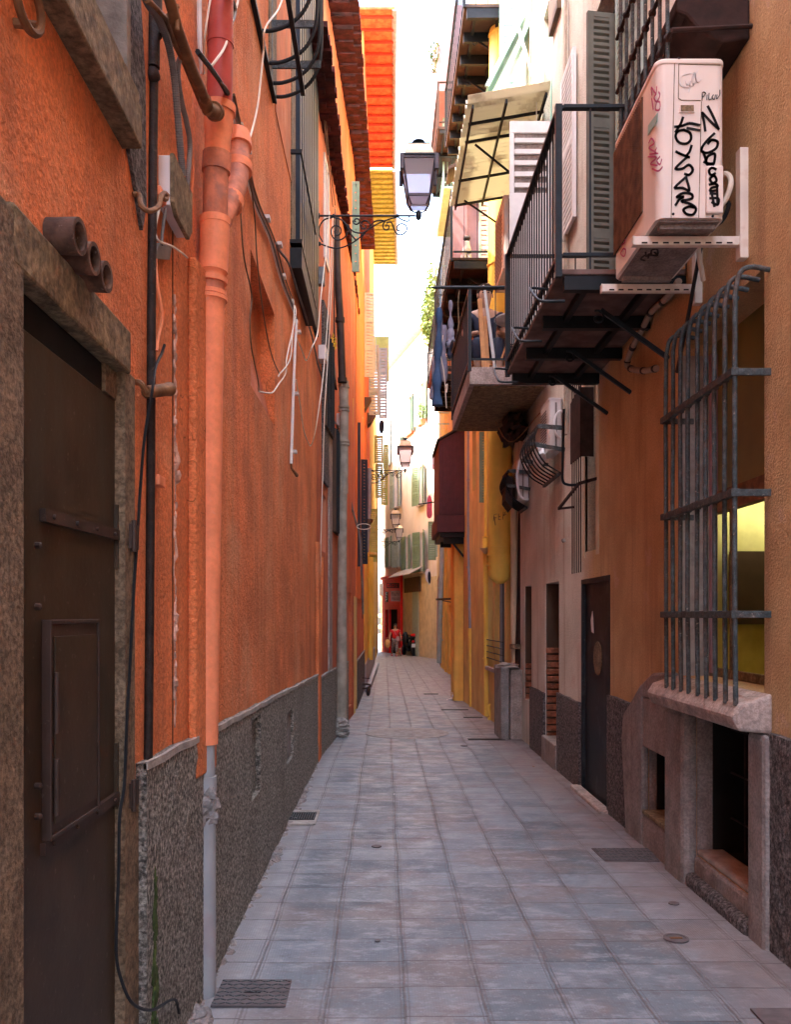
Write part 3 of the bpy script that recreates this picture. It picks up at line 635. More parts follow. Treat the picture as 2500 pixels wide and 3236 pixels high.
mb = MB(); mb.wbox(LD, 0.1, 6.5, .02, .05, -.5, .35); mb.build('plinth', M['pipezinc'], D_)
E_ = building('yellow_building', 'yellow house with olive shutters under ribbed yellow eaves on the left', LE, 0, 7.58, -.6, 16.0, M['yellow'],
              [(.8, 1.9, 4.4, 6.0, .12), (.8, 1.9, .2, 2.5, .1)])
for i, z in enumerate((4.4, .2)):
    mb = MB(); mb.wbox(LE, .8, 1.9, -.13, -.10, z, z+2.3); mb.build('window' if i == 0 else 'door', M['dark'], E_)
mb = MB(); mb.wbox(LE, 0.1, 7.5, 0, .03, -.6, .3); mb.build('plinth', M['pipezinc'], E_)
F_ = building('ochre_end_building', 'narrow ochre house at the far end of the left side, lamp-lit doorway beside it', LF, 0, 15.2, -.7, 11.4, M['ochre'], [(4.0, 5.2, -.4, 1.7, .1)])
mb = MB(); mb.wbox(LF, 4.0, 5.2, -.12, -.09, -.5, 1.7); mb.build('door', M['dark'], F_)

# eaves: the jagged dark tile canopy and the two coloured soffits
def eave(name, t, y0, y1, xin, xo0, xo1, z, m, tilem, ribs=0, jag=0, gut=True, seed=1):
    r = random.Random(seed); mb = MB(); n = max(4, int((y1-y0)/(.13 if jag else .5)))
    for i in range(n):
        a = y0+(y1-y0)*i/n; b = y0+(y1-y0)*(i+1)/n; xo = xo0+(xo1-xo0)*(i+.5)/n+(r.uniform(-jag, jag) if jag else 0)
        dz = r.uniform(-.02,.02) if jag else 0
        mb.box(xin, xo, a, b-(.012 if jag else 0), z+dz, z+.06+dz)
        if jag and i % 2 == 0: mb.box(xin, xo-.09-r.uniform(0,.03), a, b-.02, z-.035, z+dz-.003)
    e = mb.build(name, m, t)
    if ribs:
        mb = MB()
        for i in range(ribs):
            yc = y0+(y1-y0)*(i+.5)/ribs; mb.box(xin, xo0+(xo1-xo0)*(i+.5)/ribs-.02, yc-.028, yc+.028, z-.05, z-.004)
        mb.build('rafters', tilem, e)
    if gut:
        mb = MB(); mb.tube([(xo0,y0,z+.02),(xo1,y1,z+.02)], .065, 10); mb.build('gutter', M['pipes'], t, smooth=True)
eave('tile_ledge', B_, 9.0, 17.8, -.9, -.57, -.50, 7.55, M['tilesoff'], M['tilesoff'], jag=.016, gut=False, seed=4)
eave('roof_eave', C_, 11.0, 19.4, -1.2, -.34, -.20, 9.56, M['tilesoff'], M['tilesoff'], jag=.010, gut=False, seed=9)
eave('roof_eave', D_, 21.2, 28.7, -.6, .24, .30, 16.05, M['soffr'], mat('dark_red_rafter', (.42,.05,.02), .8), ribs=16)
eave('roof_eave', E_, 28.9, 36.6, -.6, .31, .50, 16.05, M['soffy'], mat('olive_rafter', (.30,.26,.05), .8), ribs=22)

# shutters standing open on the left side: leaves across the street direction face the camera
def leaf_px(t, D, pxa, pxb, ya, yb, m, secs=3, yaw=0, pitch=.06, slatm=None, stile=.05):
    p = P(pxa, yb, D); q = P(pxb, yb, D); z1 = P(pxa, ya, D).z; a = Vector((1, yaw, 0))
    return shutter((p.x, D, 0), a, (q.x-p.x)*math.hypot(1, yaw)*1.0, p.z, z1, m, t, secs, pitch=pitch, slatm=slatm, stile=stile)
leaf_px(C_, 18.6, 1141, 1161, 1452, 1782, M['shutk'], 3, .25)
mb = MB(); p = P(1131, 1700, 17.2); mb.box(p.x-.02, p.x+.05, 17.2, 17.25, P(0,1790,17.2).z, P(0,1335,17.2).z); mb.build('shutter', M['shutk'], C_, bevel=.005)
leaf_px(D_, 22.3, 1152, 1184, 926, 1192, M['shutt'], 3, .12, .075)
mb = MB(); p = P(1188, 930, 22.6); mb.box(p.x-.012, p.x+.012, 22.6, 22.7, P(0,1205,22.6).z, P(0,945,22.6).z); mb.build('shutter_edge', M['shutb'], D_)
leaf_px(D_, 25.0, 1166, 1198, 1090, 1312, M['shutt'], 3, .1, .08)
leaf_px(D_, 27.0, 1198, 1224, 1100, 1322, M['shutb'], 3, .05, .09)
leaf_px(D_, 25.6, 1168, 1194, 1608, 1745, M['shuto'], 2, .1, .06)
leaf_px(D_, 25.8, 1167, 1192, 1752, 1775, M['shuto'], 1, .1, .06)
leaf_px(E_, 29.4, 1183, 1211, 1376, 1464, M['shuto'], 1, .05, .07, M['shuto'])
leaf_px(E_, 29.5, 1186, 1210, 1466, 1574, M['shutl'], 1, .05, .07, M['shuto'])
leaf_px(E_, 31.5, 1212, 1227, 1405, 1500, M['shutl'], 1, .05, .07, M['shuto'])
leaf_px(E_, 31.7, 1205, 1226, 1502, 1596, M['shutl'], 2, .05, .07, M['shuto'])
mb = MB(); p = P(1182, 1078, 30.5); q = P(1229, 1078, 30.5); mb.box(p.x, q.x, 30.5, 33, P(0,1102,30.5).z, P(0,1064,30.5).z)
p = P(1224,1100,30.5); mb.box(p.x, q.x, 30.5, 30.8, P(0,1200,30.5).z, P(0,1102,30.5).z); mb.build('balcony_box', M['shutl'], E_)
leaf_px(C_, 13.6, 1112, 1136, 575, 860, M['shutf'], 2, .1, .12)
for zc, px, D in ((4.0, 1160, 22.2), (7.0, 1155, 22.0), (7.3, 1172, 25.0)):
    mb = MB(); p = P(px, 0, D); mb.prism([(p.x-.10,D,zc-.02),(p.x+.14,D,zc-.02),(p.x-.02,D,zc-.30),(p.x-.10,D,zc-.36)], V(0,.5,0)); mb.build('sill_bracket', M['brint'], D_)

# ---- RIGHT near tan/pink building
uR = RA.u
rdoor = (uR(1929), uR(1838), gz(8)-.1, 1.90, .06)
n1 = (uR(1767), uR(1724), gz(9.9)+.0, 1.93, .30); n2 = (uR(1680), uR(1658), .45, 1.95, .22)
bigw = (uR(2416), uR(2150), 1.18, 3.28, .22)
barw = (uR(1885), uR(1850), 2.15, 4.0, .18)
bdoor = (uR(2045), uR(1865), 3.72, 6.9, .16)
cw1 = (uR(2096), uR(2030), .18, .72, .30); cw2 = (uR(2395), uR(2215), .12, .98, .32)
def lo_hi(h): return (min(h[0],h[1]), max(h[0],h[1]))+tuple(h[2:])
rdoor, n1, n2, bigw, barw, bdoor, cw1, cw2 = map(lo_hi, (rdoor, n1, n2, bigw, barw, bdoor, cw1, cw2))
cw1 = (11.71, 12.29, .16, .63, .7); cw2 = (cw2[0], 11.33)+cw2[2:4]+(1.1,)
w3 = (uR(1745), uR(1718), 6.4, 8.6, .12); w3 = lo_hi(w3)
G = building('tan_building', 'tan and pink plastered building on the right, with the black steel door and brick niches', RA, 0, 19.1, -.6, 10.6, M['rightwall'],
             [rdoor, n1, n2, bigw, barw, bdoor, cw1, cw2, w3])
def zpl(u): y = u-6; return .99 if y < 4.4 else (.93 if y < 7.3 else .72)
plinth(G, RA, 0, cw2[0]-.02, .99, M['castd'], .035, cap=None)
plinth(G, RA, cw1[1]+.42, rdoor[0], .90, M['castd'], .03, cap=None)
plinth(G, RA, rdoor[1], n1[0], .73, M['castd'], .03, cap=None)
plinth(G, RA, n1[1], 17.3, .66, M['castd'], .03, cap=None)
# steel door
mb = MB(); mb.wbox(RA, rdoor[0], rdoor[1], -.06, -.03, gz(8)-.05, 1.90); rd = mb.build('door', M['door'], G)
mb = MB(); f_ = .035; mb.wbox(RA, rdoor[0], rdoor[0]+f_, -.03, .004, gz(8), 1.9); mb.wbox(RA, rdoor[1]-f_, rdoor[1], -.03, .004, gz(8), 1.9); mb.wbox(RA, rdoor[0]+f_, rdoor[1]-f_, -.03, .003, 1.855, 1.9)
mb.build('door_frame', M['door'], rd)
mb = MB(); c = RA.at((rdoor[0]+rdoor[1])/2, -.028, 1.18); mb.lathe(c, c+V(-1,0,0), [(0,.15),(.006,.15),(.008,.13)], 24); o = mb.build('round_worn_plate', M['oldstone'], rd)
mb = MB(); c = RA.at(rdoor[1]-.34, -.026, 1.50); mb.prism([c+V(0,-.05,-.10), c+V(0,.03,-.09), c+V(0,.06,.02), c+V(0,.0,.10), c+V(0,-.03,.03)], V(-.004,0,0)); mb.build('torn_sticker', M['bag'], rd)
for zc in (.35, 1.05, 1.62):
    mb = MB(); mb.wbox(RA, rdoor[0]+.02, rdoor[0]+.10, -.03, -.012, zc, zc+.12); mb.build('hinge', M['door'], rd)
mb = MB(); mb.wbox(RA, rdoor[0]-.05, rdoor[1]+.05, 0, .10, gz(8)-.06, gz(8)+.03); mb.build('doorstep', M['stone'], G, bevel=.012)
# brick niches
for h in (n1, n2):
    mb = MB(); rnd = random.Random(5); z = h[2]
    mb.wbox(RA, h[0], h[1], -h[4]-.03, -h[4]+.0, h[2]-.1, h[3]); mb.build('niche_back', M['dark'], G)
    mb = MB()
    while z < (1.15 if h is n1 else .9):
        ww = rnd.uniform(0, .10); mb.box(RA.p.x+.004+ww*.1, RA.p.x+h[4]-.03-rnd.uniform(0,.05), RA.p.y+h[1]-rnd.uniform(.05,.075), RA.p.y+h[1], z, z+.062); z += .082
    mb.build('bare_bricks', M['brick'], G, bevel=.006)
    mb = MB(); mb.box(RA.p.x+.01, RA.p.x+h[4]-.02, RA.p.y+h[1]-.035, RA.p.y+h[1]-.002, h[2], h[3]-.002); mb.build('crumbling_jamb', M['brint'], G)
mb = MB(); mb.wbox(RA, n1[0]-.02, n1[1], -.25, .05, gz(10)-.05, .17); mb.build('niche_step', M['cement'], G, bevel=.015)
# big window: recess wall, yellow lit room, jamb, boards
h = bigw; jx = RA.p.x
mb = MB(); mb.box(jx+.002, jx+.21, RA.p.y+h[1]-.03, RA.p.y+h[1]-.003, 1.18, 3.2); mb.build('window_jamb', M['cementl'], G)
mb = MB(); mb.box(jx+.17, jx+.21, RA.p.y+h[1]-.075, RA.p.y+h[1]-.035, 1.2, 3.2); mb.build('window_frame', M['purple'], G)
for (za, zb, wd, mt, nm, ua, ub) in ((1.18, 2.08, .335, 'yint', 'lit_yellow_panel', h[0], h[1]-.13), (2.16, 3.16, .335, 'shuto', 'dull_olive_pane', h[0], h[1]-.13)):
    pass
mb = MB(); A_ = RA.at
room = mb; u0_, u1_ = h[0]-.6, h[1]+.5; k0, k1 = -.26, -1.1
for q in ([A_(u0_,k1,.9),A_(u1_,k1,.9),A_(u1_,k1,3.3),A_(u0_,k1,3.3)], [A_(u0_,k0,.9),A_(u0_,k1,.9),A_(u0_,k1,3.3),A_(u0_,k0,3.3)],
          [A_(u1_,k0,.9),A_(u1_,k1,.9),A_(u1_,k1,3.3),A_(u1_,k0,3.3)], [A_(u0_,k0,3.3),A_(u1_,k0,3.3),A_(u1_,k1,3.3),A_(u0_,k1,3.3)],
          [A_(u0_,k0,.9),A_(u1_,k0,.9),A_(u1_,k1,.9),A_(u0_,k1,.9)]): room.add(q, [(0,1,2,3)])
rm = room.build('lit_yellow_room', M['yint'], G)
mb = MB(); mb.wbox(RA, h[0]-.02, h[1]-.01, -.25, -.19, 2.20, 2.33); mb.build('window_transom', M['rustp'], G)
mb = MB(); mb.wbox(RA, h[0]-.02, h[1]-.01, -.24, -.214, 2.33, 3.279); mb.build('olive_upper_pane', mat('olive_glass', (.20,.185,.055), .35, .2, 2), G)
mb = MB(); mb.wbox(RA, h[0]+.003, h[1]-.035, -.215, -.185, 1.182, 1.235); mb.wbox(RA, h[1]-.36, h[1]-.325, -.215, -.185, 1.235, 2.20); mb.build('lower_frame', M['oldwood'], G, bevel=.004)
mb = MB(); mb.wbox(RA, u1_-.07, u1_-.01, -.80, -.50, 1.50, 2.0); mb.build('brown_cabinet', M['brint'], G)
mb = MB(); mb.wbox(RA, u1_-.22, u1_-.19, -.95, -.45, 2.36, 2.385); mb.build('added_light_tube', M['tube'], rm)
# sill
mb = MB(); mb.prism([RA.at(h[0]-.10,0,1.185), RA.at(h[0]-.10,.16,1.13), RA.at(h[0]-.10,.20,1.07), RA.at(h[0]-.10,.17,1.0), RA.at(h[0]-.10,0,.985)], V(0,h[1]-h[0]+.16,0))
mb.build('window_sill', M['stone'], G, bevel=.018)
# cellar bulkhead: battered cement buttress, frames of the cellar openings
mb = MB(); b1 = h[1]+.12
def slab(us, w, z0, z1, m, nm, bev=.02):
    mb = MB(); mb.wbox(RA, us[0], us[1], -.02, w, z0, z1); return mb.build(nm, m, G, bevel=bev)
mb = MB()      # curved edge of the render patch beside the cellar window
prof = [(11.64,1.20),(12.05,1.17),(12.35,1.06),(12.57,.93),(12.80,.80),(12.84,.60),(12.77,.22),(12.70,-.2),(cw1[1]+.001,-.2),(cw1[1]+.001,.987),(11.64,.987)]
mb.prism([A_(u,.0,z) for u, z in prof], A_(0,.055,0)-A_(0,0,0)); mb.build('cement_render_patch', M['cement'], G, bevel=.02)
slab((cw1[0]-.0, cw1[1]), .05, .63, .985, M['cement'], 'cellar_lintel')
slab((cw1[0], cw1[1]), .05, -.2, .16, M['cement'], 'cellar_sill')
for h_ in (cw1, cw2):
    mb = MB(); mb.wbox(RA, h_[1]-.012, h_[1]-.0005, -.095, .0, h_[2], h_[3]); mb.build('cellar_reveal', M['cement'], G); mb = MB(); mb.wbox(RA, h_[0]+.0005, h_[0]+.012, -.095, .0, h_[2], h_[3]); mb.build('cellar_reveal', M['cement'], G)
slab((cw2[1], cw1[0]), .085, -.2, .985, M['cement'], 'cellar_pier', .04)
slab((cw2[0]-.22, cw2[0]), .06, -.2, .985, M['cement'], 'cellar_pier', .03)
slab((cw2[0], cw2[1]), .02, -.2, .12, M['cement'], 'cellar_sill', .02)
slab((cw2[0]-.02, cw2[1]+.02), .07, -.2, .02, M['castd'], 'worn_kerb_block', .03)
mb = MB(); mb.wbox(RA, cw2[0], cw2[1], -.16, -.0, .12, .16); mb.build('cellar_ledge', M['cementl'], G, bevel=.015)
for h_ in (cw1, cw2):
    mb = MB(); mb.wbox(RA, h_[0]+.002, h_[1]-.002, -h_[4]-.02, -h_[4]+.004, h_[2], h_[3]); mb.wbox(RA, h_[0]+.001, h_[0]+.02, -h_[4], (-.05 if h_ is cw1 else -.09), h_[2], h_[3]); mb.wbox(RA, h_[1]-.02, h_[1]-.001, -h_[4], (-.05 if h_ is cw1 else -.09), h_[2], h_[3]); mb.wbox(RA, h_[0]+.02, h_[1]-.02, -h_[4], -.09, h_[3]-.02, h_[3]-.001); mb.wbox(RA, h_[0]+.02, h_[1]-.02, -h_[4], -.17, h_[2]+.001, h_[2]+.02); mb.build('cellar_opening_back', M['dark'], G)  # black back and linings put the shade of the openings into colour
mb = MB(); mb.wbox(RA, cw1[0]+.02, cw1[1]-.02, -.12, .055, .165, .19); mb.build('cellar_frame', M['oldwood'], G)
mb = MB()
for i in range(8): u = cw2[0]+.05+i*.085; mb.tube([A_(u,-.2,.12), A_(u,-.2,.98)], .007, 6)
for z in (.35,.62,.88): mb.tube([A_(cw2[0],-.2,z), A_(cw2[1],-.2,z)], .006, 6)
mb.build('cellar_grating', M['rustd'], G)
# narrow barred window surround and pane
mb = MB(); mb.wbox(RA, barw[0]-.10, barw[0], -.02, .006, 2.1, 4.0); mb.wbox(RA, barw[1], barw[1]+.06, -.02, .006, 2.1, 4.0); mb.build('window_surround', M['cream'], G)
mb = MB(); mb.wbox(RA, barw[0], barw[1], -.18, -.16, 2.15, 4.0); mb.build('window', M['dark'], G)
# balcony doorway with grey green louvred leaves
mb = MB(); mb.wbox(RA, bdoor[0], bdoor[1], -.18, -.15, 3.7, 6.9); mb.build('balcony_door', M['dark'], G)
shutter((1.862, RA.p.y+bdoor[0]+.02, 0), (0, 1, 0), .72, 3.78, 6.85, M['shutg'], G, 3, pitch=.042)
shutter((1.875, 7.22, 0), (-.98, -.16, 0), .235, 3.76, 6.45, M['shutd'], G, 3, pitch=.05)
shutter((1.845, 8.6, 0), (0, 1, 0), .6, 5.43, 7.08, M['shutw'], G, 2, pitch=.06)
mb = MB(); mb.box(1.40,1.87,9.9,9.93,4.6,6.28); mb.box(1.40,1.45,9.9,9.93,6.28,6.95); mb.box(1.82,1.87,9.9,9.93,6.28,6.95); mb.box(1.40,1.87,9.9,9.93,6.95,7.08); mb.build('shutter', M['shutw'], G, bevel=.004)
mb = MB(); mb.box(1.45,1.82,9.925,9.94,6.28,6.95); mb.build('shutter_back', M['cement'], G)
mb = MB()
for i in range(5): mb.box(1.455, 1.815, 9.895, 9.922, 6.34+i*.125, 6.39+i*.125)
mb.build('shutter_slats', M['shutw'], G)
pane(G, RA, w3, M['glass'], M['teal'], .06, 1)
mb = MB(); p = P(1743,0,9.9); mb.box(1.835,1.86,9.0,9.06,3.4,9.8); mb.build('render_seam', M['pipes'], G)
for k, (pa, pb, yb) in enumerate(((1745, 1772, 62),)):
    mb = MB(); q = RA.pt(1765, 60); mb.wbox(RA, uR(1775), uR(1748), 0, .05, q.z, q.z+1.8); mb.build('small_window_box', M['brint'], G)

# ---- RIGHT yellow building (behind the duct) and onward
H = building('mustard_building', 'mustard yellow house on the right behind the fat duct, beyond the stone block', RB, 0, 5.1, -.6, 13.5, M['ochre'],
             [(.15, 1.05, .75, 2.6, .12), (1.25, 1.75, .70, 2.4, .12), (3.2, 3.7, 3.9, 5.9, .1)])
for (a_, b_, c_, d_) in ((.15,1.05,.75,2.6), (1.25,1.75,.7,2.4)): pane(H, RB, (a_,b_,c_,d_,.12), M['glass'], M['pipezinc'], .05, 1)
mb = MB(); mb.wbox(RB, .1, 1.8, 0, .05, .66, .72); mb.build('window_sill', M['stone'], H)
leaf_px(H, 15.2, 1515, 1545, 1365, 1588, M['shutf'], 3, .1, .045)
mb = MB()
for i in range(4): mb.tube([RB.at(.15,.02,.86+i*.10), RB.at(1.75,.02,.86+i*.10)], .008, 6)
mb.build('window_bars', M['iron'], H)
mb = MB(); mb.prism([(1.42,18.25,-.4),(1.42,18.25,3.6),(1.62,18.25,3.9),(1.9,18.25,3.9),(1.9,18.25,-.4)], V(0,.75,0)); mb.build('rounded_buttress', M['oran2'], H, bevel=.10)
J = building('orange_ochre_building', 'bright orange-ochre house on the right beyond the yellow buttress', RC, 0, 14.1, -.7, 12.5, M['oran2'],
             [(3.0, 3.9, gz(22)-.1, 2.1, .1), (8.2, 9.4, -.3, 1.9, .1), (1.2, 2.2, 5.2, 7.2, .1)])
for (a_, b_, c_, d_) in ((3.0,3.9,-.4,2.1), (8.2,9.4,-.4,1.9)):
    mb = MB(); mb.wbox(RC, a_, b_, -.1, -.07, c_, d_); mb.build('door', M['brint'] if a_ < 4 else M['mauve'], J)
mb = MB()
for u in (1.0, 5.2, 7.0, 10.5): mb.wbox(RC, u, u+.35, 0, .05, -.5, 11.8)
mb.build('pilasters', M['oran2'], J)
K = building('mauve_building', 'grey-mauve house on the right just before the street bends', RD, 0, 8.7, -.8, 12.4, M['mauve'], [(2.5, 4.2, -.5, 2.2, .1)])
mb = MB(); mb.wbox(RD, 2.5, 4.2, -.1, -.07, -.6, 2.2); mb.build('roller_shutter', M['pipezinc'], K)
mb = MB(); mb.wbox(RD, 5.5, 8.6, 0, .03, -.6, 2.4); mb.build('pink_ground_floor', M['purple'], K)
mb = MB(); mb.wbox(RD, .1, 8.6, 0, .02, 3.2, 12.3); mb.build('pale_upper_wall', M['cream'], K)
leaf_px(K, 38.0, 1353, 1378, 1648, 1770, M['shutf'], 2, -.1, .09)
leaf_px(K, 39.0, 1378, 1388, 1690, 1760, M['shutb'], 1, -.1, .09)
mb = MB(); mb.wbox(RD, 2.0, 8.7, -3.5, -.2, 12.4, 17.5); mb.build('roof_tower', M['stone'], K)

# ---- far facade at the bend: pale pink house with rows of shuttered windows
def FH(xa, xb, ya, yb, d=.14):
    u0, za = FF.uz(xa, yb); u1, zb = FF.uz(xb, ya); u0, u1 = min(u0, u1), max(u0, u1)
    uc = FF.u((xa+xb)/2); return (u0, u1, za, zb, d)
fw = [(1340,1327,1475,1590),(1262,1247,1492,1600),(1343,1329,1684,1805),(1293,1284,1698,1808),(1268,1262,1712,1790),(1236,1231,1700,1790),
      (1307,1290,1258,1362),(1342,1328,1215,1330),(1271,1262,1300,1400),(1232,1226,1330,1470)]
fh = [FH(*w_) for w_ in fw]
shop = FH(1277, 1216, 1842, 2066, .1); side = FH(1327, 1312, 1875, 2060, .12); side2 = FH(1295, 1284, 1870, 2050, .1)
FB = building('pale_pink_building', 'pale pink four-storey house closing the view at the bend above the red shop', FF, 0, FF.L, -1, 15.6, M['pink'], fh+[side, side2])
for i, h in enumerate(fh):
    pane(FB, FF, h, M['glass'], M['pipew'] if i < 2 else M['shutf'], .06, 1)
    mb = MB(); mb.wbox(FF, h[0]-.12, h[1]+.12, 0, .14, h[2]-.10, h[2]); mb.build('window_sill', M['terra'] if i in (6,7) else M['stone'], FB)
    ht = h[3]-h[2]; mt = M['shutb'] if i in (1, 4, 9) else M['shutf']; wd = .62
    for s in (-1, 1):
        u = h[0] if s < 0 else h[1]; o = FF.at(u, .05, 0); a = (FF.d*s); 
        # leaves folded nearly back against the wall
        nn = FF.n; av = Vector((a.x, a.y, 0))+Vector((nn.x, nn.y, 0))*(.35 if (i+s) % 2 else .12)
        shutter(o, av, wd, h[2]-.02, h[3]+.05, mt, FB, 3, pitch=.085)
mb = MB(); mb.wbox(FF, side[0], side[1], -.13, -.10, -.6, 2.8); mb.build('door', M['mauve'], FB)
mb = MB(); mb.wbox(FF, side2[0], side2[1], -.12, -.08, -.6, 2.9); mb.build('tall_grey_door', M['pipeb'], FB)
u0 = FF.u(1318); mb = MB(); mb.wbox(FF, FF.u(1325), FF.u(1306), 0, .05, -.6, 2.75); mb.build('white_panel', M['shutb'], FB)
mb = MB(); mb.wbox(FF, 0, FF.L, 0, .02, -.8, 3.4); mb.build('ground_floor_wall', M['cream'], FB)
z_a = 3.35
mb = MB(); a_ = FF.at(FF.u(1322),0,0); mb.prism([FF.at(FF.u(1338),0,4.0), FF.at(FF.u(1338),.7,3.62), FF.at(FF.u(1338),.72,3.58), FF.at(FF.u(1338),0,3.94)], FF.at(FF.u(1268),0,0)-FF.at(FF.u(1338),0,0)); mb.build('tile_awning', M['stone'], FB)
mb = MB(); mb.wbox(FF, FF.u(1333), FF.u(1284), .05, .12, 2.75, 3.5); mb.build('brown_sign_board', M['brint'], FB)
mb = MB(); mb.wbox(FF, 0, FF.L, .0, .35, 15.55, 15.66); mb.build('roof_eave', M['cream'], FB)
# red shopfront
sh = thing('shopfront', 'bright red painted shopfront with two small signboards at the far bend', 'shopfront')
us0, us1 = FF.u(1275), FF.u(1216); mb = MB()
W_ = FF; zb, zt = -.56, 3.75; um = FF.u(1262); ud = FF.u(1244)
mb.wbox(W_, us0, us0+.7, .03, .16, zb, zt); mb.wbox(W_, us1-.8, us1, .03, .16, zb, zt); mb.wbox(W_, us0+.7, us1-.8, .03, .15, 1.9, zt); mb.wbox(W_, us0, us1, .15, .28, zt-.12, zt+.02)
mb.wbox(W_, us0+2.6, us0+2.9, .03, .155, zb, 1.9); mb.wbox(W_, us0+2.9, us1-.8, .03, .14, zb, .3)
mb.build('front', M['red'], sh)
mb = MB(); mb.wbox(W_, us0+.7, us0+2.6, .02, .05, zb, 1.9); mb.build('door', M['dark'], sh)
mb = MB(); mb.wbox(W_, us0+2.9, us1-.8, .03, .06, .3, 1.9); mb.build('window', M['glass'], sh)
# the signboards, facing the viewer, with rows of letter-like strokes too small to read
def sign(xa, xb, ya, yb, D, m, inkm, rows, nm):
    p = P(xa, yb, D); q = P(xb, ya, D); mb = MB(); mb.box(p.x, q.x, D, D+.04, p.z, q.z); s = mb.build(nm, m, sh)
    mb = MB(); rnd = random.Random(xa)
    for ra, rb, cnt in rows:
        za = p.z+(q.z-p.z)*ra; zb_ = p.z+(q.z-p.z)*rb; x = p.x+(q.x-p.x)*.08; st = (q.x-p.x)*.84/cnt
        for i in range(cnt):
            wd = st*rnd.uniform(.45,.7)
            mb.box(x, x+wd*.35, D-.006, D, za, zb_); 
            if rnd.random() < .75: mb.box(x+wd*.35, x+wd, D-.006, D, zb_-(zb_-za)*.25, zb_)
            if rnd.random() < .6: mb.box(x+wd*.35, x+wd, D-.006, D, za, za+(zb_-za)*.25)
            x += st
    mb.build('lettering', inkm, s)
sign(1235, 1268, 1867, 1900, 47.2, M['purple'], M['maroon'], [(.55,.85,7),(.15,.35,11)], 'signboard')
sign(1218, 1227, 1870, 1902, 47.8, M['brint'], M['bag'], [(.7,.95,1),(.38,.62,1),(.05,.3,1)], 'hanging_sign')
sign(1222, 1262, 1842, 1858, 47.3, M['maroon'], M['red'], [(.2,.8,5)], 'top_signboard')
# left return closing the far end
L2 = building('peach_end_building', 'peach-coloured house just visible behind the far street lamps', Wall((-2.0,52), (-.12,53)), 0, 1.85, -1, 11.5, M['pink'])
# ------------------------------------------------------------------ LEFT: pipes and wires
def single(mb, name, m, label, cat, group=None, **k): return tag(mb.build(name, m, None, **k), label, cat, group)
def pc(px, py, D): return P(px, py, D)
# fat orange drainpipe, leaning outwards as it climbs
D0 = 3.74
dp = thing('drainpipe', 'fat drainpipe painted red above and orange below, grey at its foot, beside the brown door', 'drainpipe')
def cl(py):                                   # centre line of the pipe at image height py
    t = [(-400,704),(-200,700),(0,697),(330,694),(560,682),(760,678),(950,668),(1500,660),(2000,652),(2350,648),(3400,650)]
    for (a, x), (b, y) in zip(t, t[1:]):
        if a <= py <= b: px = x+(y-x)*(py-a)/(b-a); break
    return P(px, py, D0-.0)
def seg(y0, y1, r, m, nm, n=22, bev=0):
    pts = [cl(y0+(y1-y0)*i/6) for i in range(7)]; rr = r if isinstance(r, list) else [r]*7
    mb = MB(); mb.tube(pts, rr, n); return mb.build(nm, m, dp, smooth=True)
k_ = D0/2800
seg(-250, 345, 40*k_, M['piper'], 'upper_pipe'); seg(335, 352, 45*k_, M['piper'], 'collar'); seg(128, 146, 42.5*k_, M['piper'], 'collar')
seg(338, 500, [45*k_,46*k_,46*k_,43*k_,41*k_,40*k_,40*k_], M['pipeo'], 'socket'); seg(335, 360, 52*k_, M['pipeo'], 'collar')
seg(488, 545, 45*k_, M['piped'], 'collar'); seg(545, 700, 39*k_, M['piped'], 'stained_pipe'); seg(690, 712, 48*k_, M['pipeo'], 'collar')
seg(705, 860, 46*k_, M['pipeo'], 'socket'); seg(850, 885, [45*k_,46*k_,43*k_,39*k_,38*k_,38*k_,40*k_], M['pipeo'], 'socket')
seg(880, 895, 47*k_, M['pipeo'], 'collar'); seg(895, 930, 38*k_, M['piped'], 'neck'); seg(922, 935, 47*k_, M['pipeo'], 'collar'); seg(938, 950, 50*k_, M['pipeo'], 'collar')
seg(948, 975, [47*k_,45*k_,43*k_,42*k_,41*k_,41*k_,41*k_], M['pipeo'], 'neck')
seg(960, 2350, 40.5*k_, M['pipeo'], 'lower_pipe'); seg(2345, 2480, 31*k_, M['pipeg'], 'grey_pipe'); seg(2452, 2500, 36*k_, M['pipeg'], 'grey_collar'); seg(2490, 3205, 33*k_, M['pipeg'], 'grey_pipe')
mb = MB(); rnd = random.Random(11)
for i in range(22):
    c = cl(2500+i*4.5); mb.blob(c+V(rnd.uniform(-.045,.03), rnd.uniform(-.05,.0), 0), (.033,.028,.03), i, .3, 9, 6)
mb.build('mortar_lump', M['cement'], dp, smooth=True)
# side branch joining from behind
b2 = thing('branch_pipe', 'stubby orange branch pipe bending into the fat drainpipe', 'pipe')
pts = crom([P(748,425,4.12), P(752,500,4.08), P(745,575,4.0), P(722,640,3.9), P(690,700,3.80)], 5); mb = MB(); mb.tube(pts, .054, 18); mb.build('pipe', M['piped'], b2, smooth=True)
mb = MB(); mb.tube([P(746,430,4.12), P(751,470,4.1)], .066, 20); mb.build('collar', M['pipeo'], b2, smooth=True)
mb = MB(); mb.tube([P(752,520,4.06), P(751,545,4.05)], .066, 20); mb.build('collar', M['pipeo'], b2, smooth=True); mb = MB(); mb.tube([P(728,628,3.93), P(722,650,3.91)], .062, 20); mb.build('collar', M['pipeo'], b2, smooth=True)
